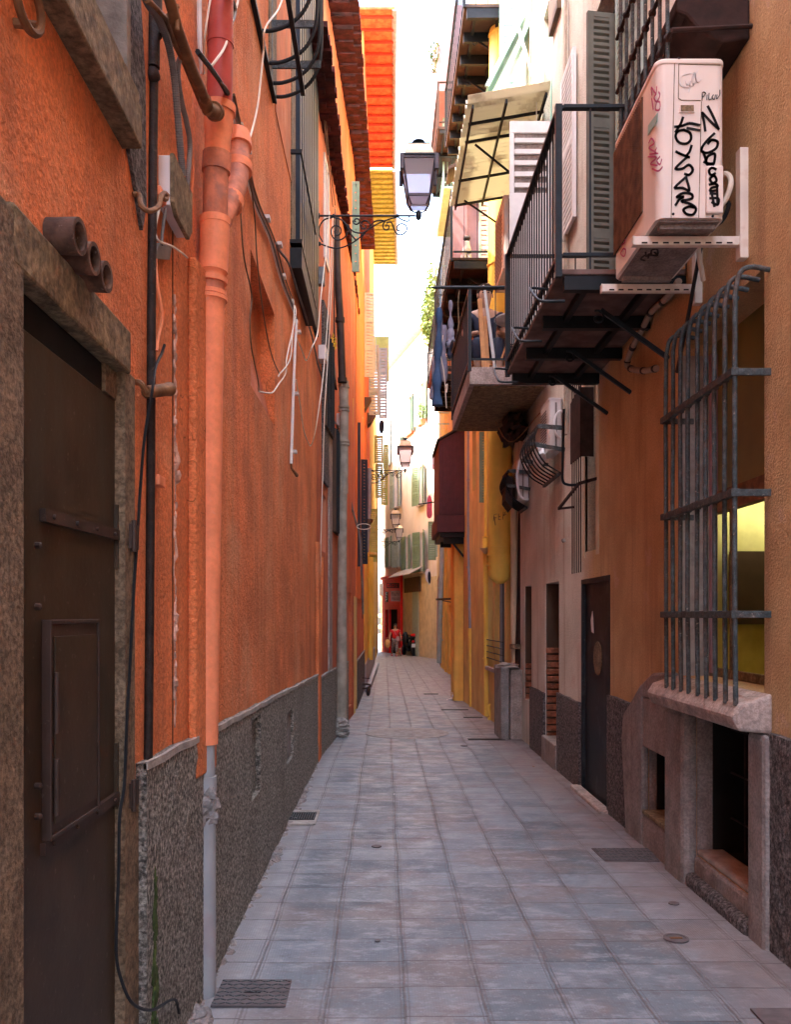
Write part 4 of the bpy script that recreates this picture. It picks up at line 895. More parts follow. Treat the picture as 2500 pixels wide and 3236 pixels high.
# thick tarred pipe in a chase
tp = thing('tarred_pipe', 'thin black tarred pipe running down the orange wall just beyond the brown door', 'pipe')
pts = [LA.pt(px, py, .012) for px, py in ((488,-150),(486,250),(482,600),(478,1000),(476,1500),(472,2000),(468,2400))]
mb = MB(); mb.tube(pts, .0155, 12); mb.build('pipe', M['tar'], tp, smooth=True)
mb = MB(); mb.tube([LA.pt(489,-150,.014), LA.pt(488,115,.014)], .026, 12); mb.tube([LA.pt(486,110,.014), LA.pt(485,215,.014)], .021, 12); mb.blob(LA.pt(483,238,.012), (.024,.024,.028), 2, .1); mb.build('socket', M['tar'], tp, smooth=True)
for (px, py, lb) in ((482, 1518, 'small orange clamp on the tarred pipe, lower of two'), (485, 615, 'small orange clamp on the tarred pipe, upper of two')):
    u, z = LA.uz(px, py); mb = MB(); mb.wbox(LA, u-.035, u+.045, .0, .034, z-.02, z+.015); mb.wbox(LA, u+.045, u+.065, .0, .02, z-.016, z+.012)
    mb.build('clamp', M['pipeo'], tp, bevel=.004)
# rusty stub of cut pipe
mb = MB(); a_ = LA.pt(462,1226,.0); mb.tube(crom([LA.pt(428,1208,0), LA.pt(446,1213,.02), LA.pt(462,1240,.03)]), .010, 8); mb.tube([LA.pt(463,1240,.03), LA.pt(520,1232,.06), LA.pt(536,1230,.065)], [.020,.021,.024], 12, caps=False); mb.lathe(LA.pt(463,1240,.03), LA.pt(530,1231,.06), [(0,.016),(.05,.015)], 10)
single(mb, 'pipe_stub', M['rustp'], 'short rusty stub of cut pipe poking across the tarred pipe', 'pipe', smooth=True)
# hook
mb = MB(); pts = crom([LA.pt(418,616,0), LA.pt(440,618,.02), LA.pt(446,650,.05), LA.pt(470,668,.07), LA.pt(500,655,.08), LA.pt(508,625,.08), LA.pt(518,612,.08), LA.pt(528,618,.08), LA.pt(524,630,.08), LA.pt(514,628,.08)])
mb.tube(pts, [.0085+.0*i for i in range(len(pts))], 8); single(mb, 'iron_hook', M['rustp'], 'curled wrought-iron hook sticking out of the orange wall beside the wooden box', 'hook', smooth=True)
mb = MB(); n_ = 28; c = LA.pt(92, 18, .06)
mb.tube([c+V(.010*math.sin(2*math.pi*i/n_)*.5, .062*math.cos(2*math.pi*i/n_), .042*math.sin(2*math.pi*i/n_)) for i in range(n_+1)], .0095, 8)
mb.tube([c+V(-.06,.07,.01), c+V(0,.066,0)], .010, 8); single(mb, 'iron_ring', M['rustp'], 'rusty iron ring under the upper window at the top left corner', 'ring', smooth=True)
# junction box and its plate
jb = thing('junction_box', 'weathered wooden cable box on the orange wall between the two pipes', 'box')
mb = MB(); mb.wbox(LA, 9.09, 9.36, 0, .042, 2.99, 3.165); mb.build('back_plate', M['pipew'], jb, bevel=.003)
mb = MB(); mb.prism([LA.at(9.085,.042,3.0), LA.at(9.085,.042,3.17), LA.at(9.38,.042,3.17), LA.at(9.38,.042,3.02), LA.at(9.33,.042,2.97), LA.at(9.14,.042,2.97)], LA.at(0,.016,0)-LA.at(0,0,0)); mb.build('cover', M['oldwood'], jb, bevel=.004)
mb = MB(); mb.prism([LA.pt(503,768,.02), LA.pt(545,776,.02), LA.pt(536,822,.02), LA.pt(490,818,.02)], V(-.008,0,0)); single(mb, 'metal_tag', M['cableg'], 'small bent grey plate hanging below the wooden cable box', 'plate')
def wire(W, pts, r, m, label, name='cable', cat='cable', n=6, group=None, smooth=True):
    q = []
    for p in pts: q.append(W.pt(p[0], p[1], p[2] if len(p) > 2 else .015))
    mb = MB(); mb.tube(crom(q, 5) if len(q) > 2 else q, r, n); return single(mb, name, M[m], label, cat, group, smooth=True)
def ridged(W, pts, r, m, label):
    q = crom([W.pt(*p) for p in pts], 14); d = []; rr = []
    for a, b in zip(q, q[1:]):
        L = (b-a).length; k = max(2, int(L/.007))
        for i in range(k): d.append(a.lerp(b, i/k)); rr.append(r*(1.0 if i % 2 else .86))
    mb = MB(); mb.tube(d, rr, 10); return single(mb, 'corrugated_hose', M[m], label, 'hose', smooth=False)
ridged(LA, [(440,-90,.06),(462,0,.055),(500,60,.05),(532,140,.05),(550,240,.05),(560,350,.05),(570,470,.05),(578,560,.05)], .0135, 'cableg', 'ridged grey hose running down into the wooden box, thicker and nearer one')
ridged(LA, [(590,160,.05),(568,190,.05),(562,235,.05),(573,320,.05),(590,390,.05),(600,460,.05),(594,560,.05),(592,610,.05)], .0105, 'cableg', 'ridged grey hose looping into the wooden box, thinner far one')
wire(LA, [(520,1090,.045),(510,1120,.04),(492,1160,.04),(482,1230,.05),(470,1300,.04),(455,1400,.03),(443,1550,.02),(434,1700,.02),(424,1850,.02),(411,2100,.02),(400,2300,.02),(393,2480,.02),(378,2580,.02),(375,2750,.02),(369,2900,.02),(368,3020,.02),(385,3100,.03),(420,3170,.05),(480,3190,.06),(535,3160,.05),(556,3160,.05),(566,3200,.05)],
     .0052, 'black', 'long black cable running down beside the brown door and curling over the pavement')
wire(LA, [(505,655,.03),(492,720,.02),(500,760,.03),(545,780,.04),(575,800,.05),(592,815,.05)], .004, 'cablew', 'cream wire with a frayed end dangling below the wooden box')
wire(LA, [(492,820,.02),(497,900,.03),(508,960,.04),(512,1010,.04),(500,1070,.03),(495,1110,.03)], .0058, 'pipeo', 'short orange painted wire looping over the tarred pipe')
wire(LA, [(524,660,.03),(515,720,.02),(510,775,.02)], .006, 'cableg', 'short grey cable from the wooden box down to the bent plate')
wire(LA, [(612,290,.03),(606,400,.02),(612,520,.02),(606,620,.02),(594,720,.02)], .0035, 'pipeo', 'thin orange wire hanging beside the wooden box')
rp = thing('rusty_gas_pipe', 'rusty brown pipe sloping in from the top into an elbow on the drainpipe', 'pipe')
mb = MB(); mb.tube([LA.pt(520,-60,.10), LA.pt(560,90,.10), LA.pt(607,220,.10), LA.pt(655,330,.09)], .0185, 14); mb.build('pipe', M['rustp'], rp, smooth=True)
mb = MB(); mb.tube([LA.pt(648,315,.09), LA.pt(658,348,.09)], .024, 14); mb.tube([LA.pt(655,345,.09), LA.pt(668,352,.10), LA.pt(684,356,.10)], [.026,.024,.034], 14); mb.lathe(LA.pt(676,353,.10), LA.pt(690,358,.10), [(0,.036),(.012,.038)], 16); mb.build('elbow', M['rustp'], rp, smooth=True)
mb = MB(); mb.tube([LA.pt(463,0,.06), LA.pt(520,58,.06), LA.pt(548,130,.06), LA.pt(585,205,.06), LA.pt(640,340,.06)], .0105, 10); mb.build('thin_pipe', M['rustp'], rp, smooth=True)
mb = MB(); c = LA.pt(536,62,.07); mb.blob(c, (.018,.02,.016), 1, .15); c2 = LA.pt(560,58,.11); mb.tube([c, c2], .007, 8); mb.tube([c2+V(0,0,-.035), c2+V(0,0,.035)], [.007,.005], 8); mb.blob(c2+V(0,0,.037), (.008,.008,.008), 2, 0); mb.blob(c2+V(0,0,-.037), (.008,.008,.008), 2, 0); mb.build('valve', M['rustp'], rp, smooth=True)
wire(LA, [(630,-60,.02),(630,20,.02),(632,150,.02),(640,235,.02)], .0105, 'pipew', 'short white conduit at the top beside the red drainpipe', 'conduit', 'conduit')
wire(LA, [(700,-60,.14),(730,-2,.14),(742,30,.14),(736,62,.14),(728,70,.14)], .010, 'cableg', 'grey hose curving round the top of the red drainpipe', 'hose', 'hose')
wire(LA, [(625,165,.11),(668,220,.12),(705,275,.13),(730,325,.13),(737,340,.13)], .0105, 'black', 'black hose crossing in front of the red drainpipe', 'hose', 'hose')
wire(LA, [(668,-20,.13),(655,60,.12),(645,140,.1),(642,235,.05)], .004, 'cablew', 'cream wire left of the red drainpipe')
wire(LA, [(760,-30,.13),(748,20,.13),(733,80,.13),(710,150,.13),(680,195,.12),(662,218,.10)], .0055, 'cablew', 'cream cable slanting across the red drainpipe')
wire(LA, [(700,262,.14),(722,290,.14),(735,340,.13),(752,400,.10),(762,450,.06)], .0045, 'cableb', 'brown wire bending over the red drainpipe')
wire(LA, [(905,-40,.1),(880,30,.1),(838,90,.1),(833,160,.08),(825,240,.07),(815,330,.06),(800,400,.05),(786,442,.05),(775,420,.05),(765,390,.05)], .0058, 'cablew', 'long white cable hanging in a loop from the upper window')
wire(LA, [(745,345,.09),(757,450,.06),(757,560,.04),(762,700,.03),(772,820,.03),(795,930,.03),(790,1010,.03),(795,1100,.03),(815,1200,.03),(818,1238,.03)], .0042, 'cableb', 'thin dark brown wire trailing past the blind niche, nearer one')
wire(LA, [(770,440,.05),(790,560,.04),(806,700,.03),(811,800,.03),(825,940,.03),(842,1050,.03),(855,1110,.03),(868,1150,.03),(882,1180,.03)], .0042, 'cableb', 'thin tan wire trailing past the blind niche, farther one')
for i, (dx, r, mt, lb) in enumerate(((0, .0095, 'cableg', 'thick grey cable of the bundle descending past the upper shutter'), (9, .0065, 'cableb', 'thin brown cable of the bundle descending past the upper shutter'), (-7, .0055, 'pipew', 'thin pale cable of the bundle descending past the upper shutter'))):
    wire(LA, [(730+dx,300,.05),(758+dx,430,.03),(772+dx,500,.02),(792+dx,590,.02),(815+dx,660,.02),(838+dx,710,.02),(862+dx,770,.02),(892+dx,880,.02),(922+dx*.8,960,.02),(938,1010,.02)], r, mt, lb)
wire(LA, [(872,770,.03),(885,795,.03),(913,835,.03),(940,920,.03),(962,985,.03),(985,1060,.03),(1000,1130,.02),(1003,1150,.02)], .010, 'cableg', 'grey cable branching off under the window ledges to the pale socket box')
for i, (px, py) in enumerate(((772,468),(836,688),(876,772),(888,872),(915,952))):
    u, z = LA.uz(px, py); mb = MB(); mb.wbox(LA, u-.02, u+.05, 0, .035, z-.012, z+.012); single(mb, 'cable_clip', M['pipew'], 'small pale clip holding the grey cable bundle on the orange wall', 'clip', 'clips of the cable bundle')
wc = thing('white_conduit', 'white vertical conduit ending in a small spout on the orange wall', 'conduit')
mb = MB(); mb.tube([LA.pt(937,1012,.03), LA.pt(932,1100,.03), LA.pt(925,1300,.03), LA.pt(920,1466,.03)], .0125, 10); mb.build('pipe', M['pipew'], wc, smooth=True)
mb = MB(); mb.tube([LA.pt(920,1464,.03), LA.pt(921,1480,.03), LA.pt(930,1492,.05), LA.pt(938,1502,.06)], [.009,.009,.012,.016], 8); mb.build('spout', M['rustp'], wc, smooth=True)
for py in (1050, 1245, 1428):
    u, z = LA.uz(936-(py-1012)*.035, py); mb = MB(); mb.wbox(LA, u-.03, u+.03, 0, .045, z-.012, z+.012); mb.build('clip', M['pipew'], wc)
wire(LA, [(930,965,.03),(927,1030,.05),(915,1090,.05),(905,1140,.05),(903,1180,.05),(880,1215,.05),(862,1240,.05),(843,1242,.05),(820,1238,.04)], .0052, 'cablew', 'cream cable hanging from the bundle towards the niche, outer strand')
wire(LA, [(932,968,.03),(935,990,.06),(925,1050,.06),(920,1120,.06),(910,1150,.06),(893,1172,.06),(884,1182,.05),(880,1190,.05)], .0048, 'cablew', 'cream cable hanging from the bundle towards the niche, inner strand')
wire(LA, [(938,1070,.03),(955,1110,.03),(968,1140,.03),(985,1100,.1),(1004,1050,.12),(1015,930,.14),(1030,800,.14),(1042,670,.14)], .0058, 'cablew', 'cream cable swinging up to the street lamp arm from the orange wall')
wire(LA, [(936,1200,.02),(950,1290,.02),(960,1360,.02),(975,1400,.02),(983,1408,.02),(995,1370,.08),(1008,1290,.12),(1022,1180,.14),(1036,1000,.14),(1046,820,.14),(1052,680,.14)], .0055, 'cablew', 'cream cable looping low and climbing back to the street lamp arm')
wire(LB, [(1060,660,.2),(1052,800,.14),(1046,950,.12),(1038,1100,.1),(1026,1300,.08),(1020,1500,.06),(1012,1800,.04),(1010,2000,.03)], .006, 'cablew', 'long cream wire dropping straight from the lamp arm down the wall')
wire(LB, [(1020,300,.05),(1030,450,.05),(1042,560,.06),(1052,655,.08)], .006, 'cableb', 'brown wire coming down to the lamp arm, nearer of two')
wire(LB, [(1010,60,.05),(1018,200,.05),(1030,380,.06),(1042,520,.07),(1060,650,.1)], .006, 'cableb', 'brown wire coming down to the lamp arm, farther of two')
wire(LB, [(1004,1150,.03),(1020,1200,.03),(1035,1260,.03),(1048,1310,.03),(1058,1335,.03),(1066,1345,.03),(1075,1390,.03),(1080,1410,.03)], .012, 'cableg', 'thick grey cable running from the pale socket box towards the fat grey pipe')
for (px, py, lb) in ((1008,1120,'pale socket box on the orange wall above the brown cables'), (1065,1330,'small grey socket box beside the fat grey pipe')):
    u, z = LB.uz(px, py); mb = MB(); mb.wbox(LB, u-.08, u+.12, 0, .09, z-.08, z+.09); single(mb, 'socket_box', M['pipew'], lb, 'box', bevel=.008)
mb = MB(); c = LB.pt(1012, 870, .05); mb.box(c.x-.05, c.x+.05, c.y, c.y+.1, c.z-.1, c.z+.1); single(mb, 'black_box', M['cableg'], 'small dark box with a tail wire under the nearest street lamp bracket', 'box', bevel=.006)
# fat grey pipe beyond the corner, dark upper pipe
gp = thing('drainpipe', 'fat old grey drainpipe standing on a mortar foot beyond the orange wall', 'drainpipe')
def gpt(px, py, D=12.4): return P(px, py, D)
mb = MB(); mb.tube([gpt(1086,1205), gpt(1088,1300), gpt(1086,1560)], [.072,.063,.063], 18); mb.build('upper_pipe', M['pipes'], gp, smooth=True)
mb = MB(); mb.tube([gpt(1084,1560), gpt(1082,1700), gpt(1081,1900), gpt(1080,2100), gpt(1079,2262)], [.060,.064,.066,.076,.072], 18); mb.build('lower_pipe', M['pipes'], gp, smooth=True)
for py in (1220, 1284, 1295, 1392, 1402, 2262, 2272):
    mb = MB(); mb.tube([gpt(1087 if py < 2000 else 1079, py), gpt(1087 if py < 2000 else 1079, py+6)], .080, 18); mb.build('collar', M['pipes'], gp, smooth=True)
mb = MB()
for i in range(9): mb.blob(gpt(1076+rnd.uniform(-10,8), 2278+i*5, 12.3), (.09,.08,.05), i, .3)
mb.build('mortar_foot', M['cementl'], gp)
bp_ = thing('drainpipe', 'dark brown iron drainpipe ending above the fat grey pipe', 'drainpipe')
mb = MB(); mb.tube([gpt(1062,690,12.3), gpt(1066,850,12.3), gpt(1075,1010,12.3), gpt(1082,1200,12.3)], .052, 14); mb.build('pipe', M['pipeb'], bp_, smooth=True)
for py in (1005, 1195):
    mb = MB(); mb.tube([gpt(1075 if py < 1100 else 1082, py,12.3), gpt(1075 if py < 1100 else 1082, py+14,12.3)], .066, 14); mb.build('collar', M['pipeb'], bp_, smooth=True)
mb = MB(); mb.tube([P(1050,700,12.2), P(1050,860,12.2), P(1052,1100,12.2)], .035, 10); mb.build('thin_pipe', M['pipeb'], bp_, smooth=True)
oc = thing('drainpipe', 'orange drainpipe with a swan-neck under the dark tiled eaves', 'drainpipe')
mb = MB(); mb.tube(crom([P(1124,205,16), P(1121,232,16), P(1100,222,16), P(1092,250,16), P(1098,330,16), P(1102,640,16), P(1112,760,16)]), .075, 14); mb.build('pipe', M['orange_far'], oc, smooth=True)
mb = MB(); mb.tube([P(1080,195,16), P(1098,222,16), P(1128,205,16)], [.09,.1,.08], 14); mb.build('hopper', M['pipes'], oc, smooth=True)
mb = MB(); mb.tube([LB.pt(1056,1410,.04), LB.pt(1060,1300,.04)], .01, 6)
op = thing('drainpipe', 'peeling orange pipe boxed into the roughcast at the corner of the near orange wall', 'drainpipe')
mb = MB(); mb.tube([P(1013,1760,10.45), P(1006,2050,10.45), P(1002,2362,10.45)], .040, 12); mb.build('pipe', M['orange'], op, smooth=True)
mb = MB(); mb.tube([P(996,2170,10.45), P(994,2365,10.45)], .022, 10); mb.build('thin_pipe', M['terra'], op, smooth=True)
yp = thing('drainpipe', 'yellow painted drainpipe on the far yellow ground floor', 'drainpipe')
mb = MB(); p0_ = LD.pt(1171,1760,.09); mb.tube([p0_, LD.pt(1171,2085,.09)], .075, 12); mb.build('pipe', M['yellow'], yp, smooth=True)
for py in (1792, 1895, 1975): mb = MB(); mb.tube([LD.pt(1171,py,.09), LD.pt(1171,py+5,.09)], .095, 12); mb.build('collar', M['yellow'], yp, smooth=True)
mb = MB(); mb.tube([P(1168,1480,24), P(1168,1600,24), P(1160,1745,24)], .055, 10); single(mb, 'drainpipe', M['pipezinc'], 'grey-brown drainpipe between the green shutters on the left', 'drainpipe', smooth=True)
mb = MB(); mb.tube([P(1112,1260,15.4), P(1108,1500,15.4), P(1110,1535,15.4)], .035, 10); single(mb, 'conduit', M['ochre'], 'thin mustard pipe right of the fat grey pipe', 'conduit', smooth=True)
# tangle of cables on the far corner
rnd = random.Random(21)
for i in range(6):
    pts = [(1098+rnd.uniform(-2,3),1520),(1108+rnd.uniform(-4,4),1580),(1122+rnd.uniform(-5,5),1650),(1138+rnd.uniform(-4,4),1700),(1143+rnd.uniform(-3,3),1800),(1146+rnd.uniform(-3,3),1880+i*15)]
    q = [P(x, y, 15.0+rnd.uniform(0,.3)) for x, y in pts]; mb = MB(); mb.tube(crom(q), .012, 6)
    single(mb, 'cable', M['cableb' if i % 2 else 'cableg'], 'brown and grey cables bunched down the wall beneath the dark louvred shutter', 'cable', 'cables bunched beneath the dark shutter', smooth=True)
q = [P(1142+22*math.cos(t)+8, 1664+9*math.sin(t), 15) for t in [k*.5 for k in range(13)]]; mb = MB(); mb.tube(q, .008, 6); single(mb, 'cable', M['cablew'], 'loose cream loop of cable sticking out over the alley', 'cable', smooth=True)
# three stub pipes
for i, (D_s, zz, r) in enumerate(((2.11, 2.455, .041), (2.215, 2.445, .038), (2.315, 2.438, .038))):
    t = thing('vent_stub', ['large rusty vent stub nearest the left edge over the door lintel', 'middle rusty vent stub of the three over the door lintel', 'farthest rusty vent stub of the three, with a bolt, over the door lintel'][i], 'vent pipe', 'vent stubs over the door')
    c = V(-.83, D_s-.02, zz); d = V(1,-.06,-.04)
    mb = MB(); mb.lathe(c, c+d, [(0,r*1.0),(.06,r),(.115,r*1.04),(.115,r*.78),(.03,r*.74)], 26); mb.build('pipe', M['ventb'], t, smooth=True)
    mb = MB(); q = c+d.normalized()*.031; mb.lathe(q, q+d, [(0,r*.73),(.002,r*.73)], 20); mb.build('dark_inside', M['dark'], t)

# iron bulging window guard high on the left
wg = thing('window_guard', 'black bulging wrought-iron window guard high on the orange wall', 'window guard')
prof_g = [(-.79,5.20),(-.70,5.20),(-.60,5.235),(-.52,5.30),(-.465,5.40),(-.445,5.52),(-.44,5.8),(-.44,6.4)]
for y in (4.55,4.87,5.19,5.52,5.84,6.06,6.22):
    mb = MB(); mb.tube(crom([V(x,y,z) for x, z in prof_g], 4), .0125, 8); mb.build('curved_bar', M['iron'], wg, smooth=True)
mb = MB(); mb.bar((-.775,4.5,5.19), (-.775,6.26,5.19), .03, .03); mb.build('wall_rail', M['iron'], wg)
mb = MB(); mb.bar((-.575,4.5,5.235), (-.575,6.26,5.235), .03, .016); mb.build('bottom_rail', M['iron'], wg)
for zq in (5.36, 5.64, 6.0):
    mb = MB(); mb.bar((-.79,6.12,zq), (-.44,6.12,zq), .016, .05); mb.build('flat_bar', M['irong'], wg)
mb = MB(); mb.box(-.80,-.775,6.10,6.16,5.2,7.5); mb.build('side_bar', M['irong'], wg)

# ------------------------------------------------------------------ street lamps
def lamp(px_wall, px_c, py_arm, D, label, bar=True):
    x0 = (px_wall-VX)/F*D; xc = (px_c-VX)/F*D; za = ZC+(VY-py_arm)/F*D
    L = xc-x0; k = L/1.193                       # horizontal stretch of the bracket
    t = thing('street_lamp', label, 'street lamp', 'wall lanterns along the alley')
    s0 = .001112
    def q(cx, cy, dy=0): return V(x0+(cx-185)*s0*k, D+dy, za+(1108-cy)*s0*min(k,1))
    mb = MB(); mb.box(x0-.012, x0+.018, D-.02, D+.02, q(0,1605).z, q(0,955).z); mb.lathe(q(185,1108), q(300,1108), [(0,.035),(.03,.03)], 10); mb.lathe(q(185,1405), q(300,1405), [(0,.03),(.04,.02)], 10); mb.build('wall_bar', M['ironb'], t)
    mb = MB(); mb.tube([q(190,1108), q(1225,1108)], .0115, 10); mb.tube([q(345,1108), q(365,1108)], .022, 10); mb.tube([q(1020,1108), q(1050,1108)], .02, 10); mb.build('arm', M['ironb'], t, smooth=True)
    strokes = [[(215,1405),(330,1445),(420,1450),(520,1415),(620,1350),(720,1260),(830,1190),(930,1150),(1030,1120)],
      [(345,1125),(260,1150),(210,1220),(205,1310),(240,1385)],
      [(355,1125),(440,1150),(495,1210),(505,1270),(480,1330),(420,1365),(365,1350),(332,1300),(338,1240),(375,1212),(420,1225),(438,1270),(418,1308),(380,1308),(368,1275),(385,1262)],
      [(500,1200),(560,1270),(640,1290),(710,1270),(745,1215),(720,1170),(680,1160),(648,1190),(655,1235),(690,1245),(702,1215),(685,1208)],
      [(560,1160),(575,1190),(605,1198),(632,1175),(622,1145),(590,1140),(578,1160),(592,1172)],
      [(640,1370),(690,1290),(745,1225),(790,1170),(850,1155),(905,1165)],
      [(905,1165),(880,1205),(892,1250),(930,1255),(945,1225),(922,1205),(910,1222)],
      [(915,1185),(965,1175),(990,1225),(1020,1290),(1070,1310),(1120,1280),(1135,1235),(1105,1198),(1060,1195),(1030,1225),(1035,1262),(1065,1265)],
      [(1035,1120),(1085,1150),(1140,1166),(1160,1145),(1158,1118)],
      [(505,1230),(540,1300),(590,1365)]]
    mb = MB()
    for st in strokes: mb.tube(crom([q(*p) for p in st], 4), .0085 if D < 15 else .011, 6)
    mb.build('scrollwork', M['ironb'], t, smooth=True)
    # lantern
    cx = xc; s1 = s0*.97
    def zz(cy): return za+(1108-cy)*s1
    def ring(mb, c1, h1, c2, h2, m_=None):
        a_, b_ = h1*s1, h2*s1; z1, z2 = zz(c1), zz(c2)
        mb.hexa([(cx-a_,D-a_,z1),(cx+a_,D-a_,z1),(cx+a_,D+a_,z1),(cx-a_,D+a_,z1),(cx-b_,D-b_,z2),(cx+b_,D-b_,z2),(cx+b_,D+b_,z2),(cx-b_,D+b_,z2)])
    lt = MB(); lt.lathe((cx,D,zz(1158)), (cx,D,99), [(0,.008),(.02,.03),(.05,.036),(.09,.034),(.11,.02)], 12)
    for sx in (-1, 1):
        lt.tube(crom([V(cx+sx*.02,D,zz(1075)), V(cx+sx*.07,D,zz(1060)), V(cx+sx*.095,D,zz(1020)), V(cx+sx*.11,D,zz(1000))]), .008, 6)
    fr = lt.build('lantern_base', M['ironb'], t, smooth=True)
    mb = MB(); ring(mb, 1018, 78, 945, 112); mb.build('lower_glass', M['lampg'], fr)
    mb = MB(); ring(mb, 935, 116, 560, 172); gl = mb.build('lantern_glass', M['lampg'], t)
    mb = MB()
    for sx in (-1, 1):
        for sy in (-1, 1):
            p = V(cx+sx*117*s1, D+sy*117*s1, zz(938)); r = V(cx+sx*175*s1, D+sy*175*s1, zz(555)); mb.bar(p, r, .018, .018)
            mb.bar(V(cx+sx*80*s1, D+sy*80*s1, zz(1020)), p, .014, .014)
            b1_ = V(cx+sx*188*s1, D+sy*188*s1, zz(600)); mb.box(b1_.x-.022, b1_.x+.022, b1_.y-.022, b1_.y+.022, zz(690), zz(528))
    for s_, c_ in ((118, 930), (176, 545)):
        for sx in (-1, 1):
            mb.bar(V(cx-s_*s1, D+sx*s_*s1, zz(c_)), V(cx+s_*s1, D+sx*s_*s1, zz(c_)), .018, .03); mb.bar(V(cx+sx*s_*s1, D-s_*s1, zz(c_)), V(cx+sx*s_*s1, D+s_*s1, zz(c_)), .018, .03)
    mb.build('lantern_frame', M['lampf'], t)
    mb = MB(); ring(mb, 535, 196, 518, 196); mb.build('roof_rim', M['ironb'], t)
    mb = MB(); ring(mb, 517, 158, 470, 150); ring(mb, 469, 150, 375, 116); mb.build('lantern_roof', M['lampcap'], t)
    mb = MB(); ring(mb, 375, 122, 369, 122); mb.lathe((cx,D,zz(369)), (cx,D,99), [(0,.062),(.02,.04),(.04,.035),(.052,.05),(.064,.076),(.075,.073),(.086,.03),(.09,.001)], 16); mb.build('finial', M['ironb'], t, smooth=True)
    return t
lamp(1003, 1323, 683, 10.45, 'nearest street lamp, large square lantern on a scrolled bracket against the white sky')
lamp(1157, 1281, 1487, 24.0, 'second street lamp along the alley, in front of the pale pink house')
lamp(1192, 1250, 1673, 37.0, 'third street lamp, pale lantern just above and left of the last one')
lamp(1198, 1261, 1711, 44.0, 'last street lamp, smallest and lowest lantern on the left side')

# ------------------------------------------------------------------ RIGHT: window grille
gr = thing('window_grille', 'bulging grey iron grille of nine upright bars over the lit yellow window', 'window grille')
xg = 1.66; ya, yb_ = 4.55, 5.32; nb = 9
bx_ = [1368/1687*900+1600, 1302/1687*900+1600, 1245/1687*900+1600, 1190/1687*900+1600, 1138/1687*900+1600, 1082/1687*900+1600, 1035/1687*900+1600, 990/1687*900+1600, 950/1687*900+1600]
ys = [4.13+ (5.30-4.13)*i/8 for i in range(9)]
ys = [xg_ for xg_ in [( (1.71)*F/(p-VX)) for p in (2322,2290,2258,2230,2203,2174,2150,2126,2104)]]
for i, y in enumerate(ys):
    mb = MB(); pts = crom([V(1.885,y,3.245), V(1.79,y,3.26), V(1.735,y,3.23), V(1.712,y,3.13)], 5)+[V(1.71+.002*math.sin(i*2),y,2.7), V(1.71-.002*math.sin(i*3),y,2.2), V(1.71+.002*math.sin(i),y,1.6), V(1.715,y,1.12)]
    mb.tube(pts, .0125, 10); mb.build('upright_bar', M['irong'], gr, smooth=True)
for z in (2.745, 2.158, 1.566):
    mb = MB(); yA, yB = ys[0]-.012, ys[-1]+.03; mb.bar(V(1.70,yA,z), V(1.70,yB,z), .030, .034)
    mb.bar(V(1.70,yA,z), V(1.888,yA-.0,z), .016, .034)
    mb.bar(V(1.70,yB,z), V(1.89,yB,z), .016, .034); 
    for y in ys: mb.box(1.685,1.725,y-.024,y+.024,z-.019,z+.019)
    mb.build('cross_bar', M['irong'], gr, bevel=.002)

# ------------------------------------------------------------------ air conditioner with graffiti
ac = thing('air_conditioner', 'cream air conditioner covered with black and pink graffiti on a wall bracket', 'air conditioner')
x0, x1, y0, y1, z0, z1 = 1.36, 1.70, 4.42, 5.24, 3.53, 4.335
def rounded(x0,x1,y0,y1,r,z0,z1,mb):
    pts = []
    for cx_, cy_, a0 in ((x0+r,y0+r,180),(x1-r,y0+r,270),(x1-r,y1-r,0),(x0+r,y1-r,90)):
        for k in range(6): a = math.radians(a0+18*k); pts.append(V(cx_+r*math.cos(a), cy_+r*math.sin(a), z0))
    return mb.prism(pts, V(0,0,z1-z0))
mb = MB(); rounded(x0,x1,y0,y1,.045,z0+.012,z1-.028,mb); mb.build('housing', M['ac'], ac, smooth=True)
mb = MB(); rounded(x0-.004,x1+.004,y0-.004,y1+.004,.048,z1-.027,z1,mb); mb.build('top_cover', M['ac'], ac, smooth=True, bevel=.006)
mb = MB(); mb.box(x0+.02,x1-.02,y0+.02,y1-.02,z0,z0+.012); mb.box(x0+.03,x1-.03,y0+.05,y0+.09,z0-.022,z0); mb.box(x0+.03,x1-.03,y1-.09,y1-.05,z0-.022,z0); mb.build('base_pan', M['cement'], ac)
mb = MB(); mb.box(x0-.006,x0+.004,y0+.24,y1-.02,z0+.15,z1-.05); gp_ = mb.build('fan_grille', M['brint'], ac)
mb = MB(); zz_ = z0+.155
while zz_ < z1-.055: mb.box(x0-.010,x0-.006,y0+.24,y1-.02,zz_,zz_+.004); zz_ += .0115
yy_ = y0+.245
while yy_ < y1-.02: mb.box(x0-.0095,x0-.006,yy_,yy_+.003,z0+.15,z1-.05); yy_ += .022
mb.build('grille_wires', M['rustp'], gp_)
def af(cx, cy): return P(1650+cx*.50385, cy*.50385, y0)-V(0,.0,0)
def face(cx, cy, dy=0.0):
    p = P(1650+cx*.50385, cy*.50385, y0+.0); p.y = y0-dy; return p
mb = MB()      # panel seams and service panel on the near end
for a_, b_ in (((957,380),(935,1370)),((983,405),(980,620)),((983,405),(1245,412)),((980,620),(1000,632)),((1000,632),(1120,635)),((1125,640),(1108,1368))):
    mb.bar(face(*a_,.001), face(*b_,.001), .0035, .003)
mb.build('panel_seam', M['oldwood'], ac)
mb = MB(); p, q = face(985,712,.004), face(1082,658,.004); mb.box(p.x,q.x,y0-.007,y0+.002,p.z,q.z); hd = mb.build('handle_plate', M['ac'], ac, bevel=.003)
mb = MB(); p, q = face(993,705), face(1074,668); mb.box(p.x,q.x,y0-.009,y0-.004,p.z,q.z); mb.build('handle_recess', M['oldwood'], hd)
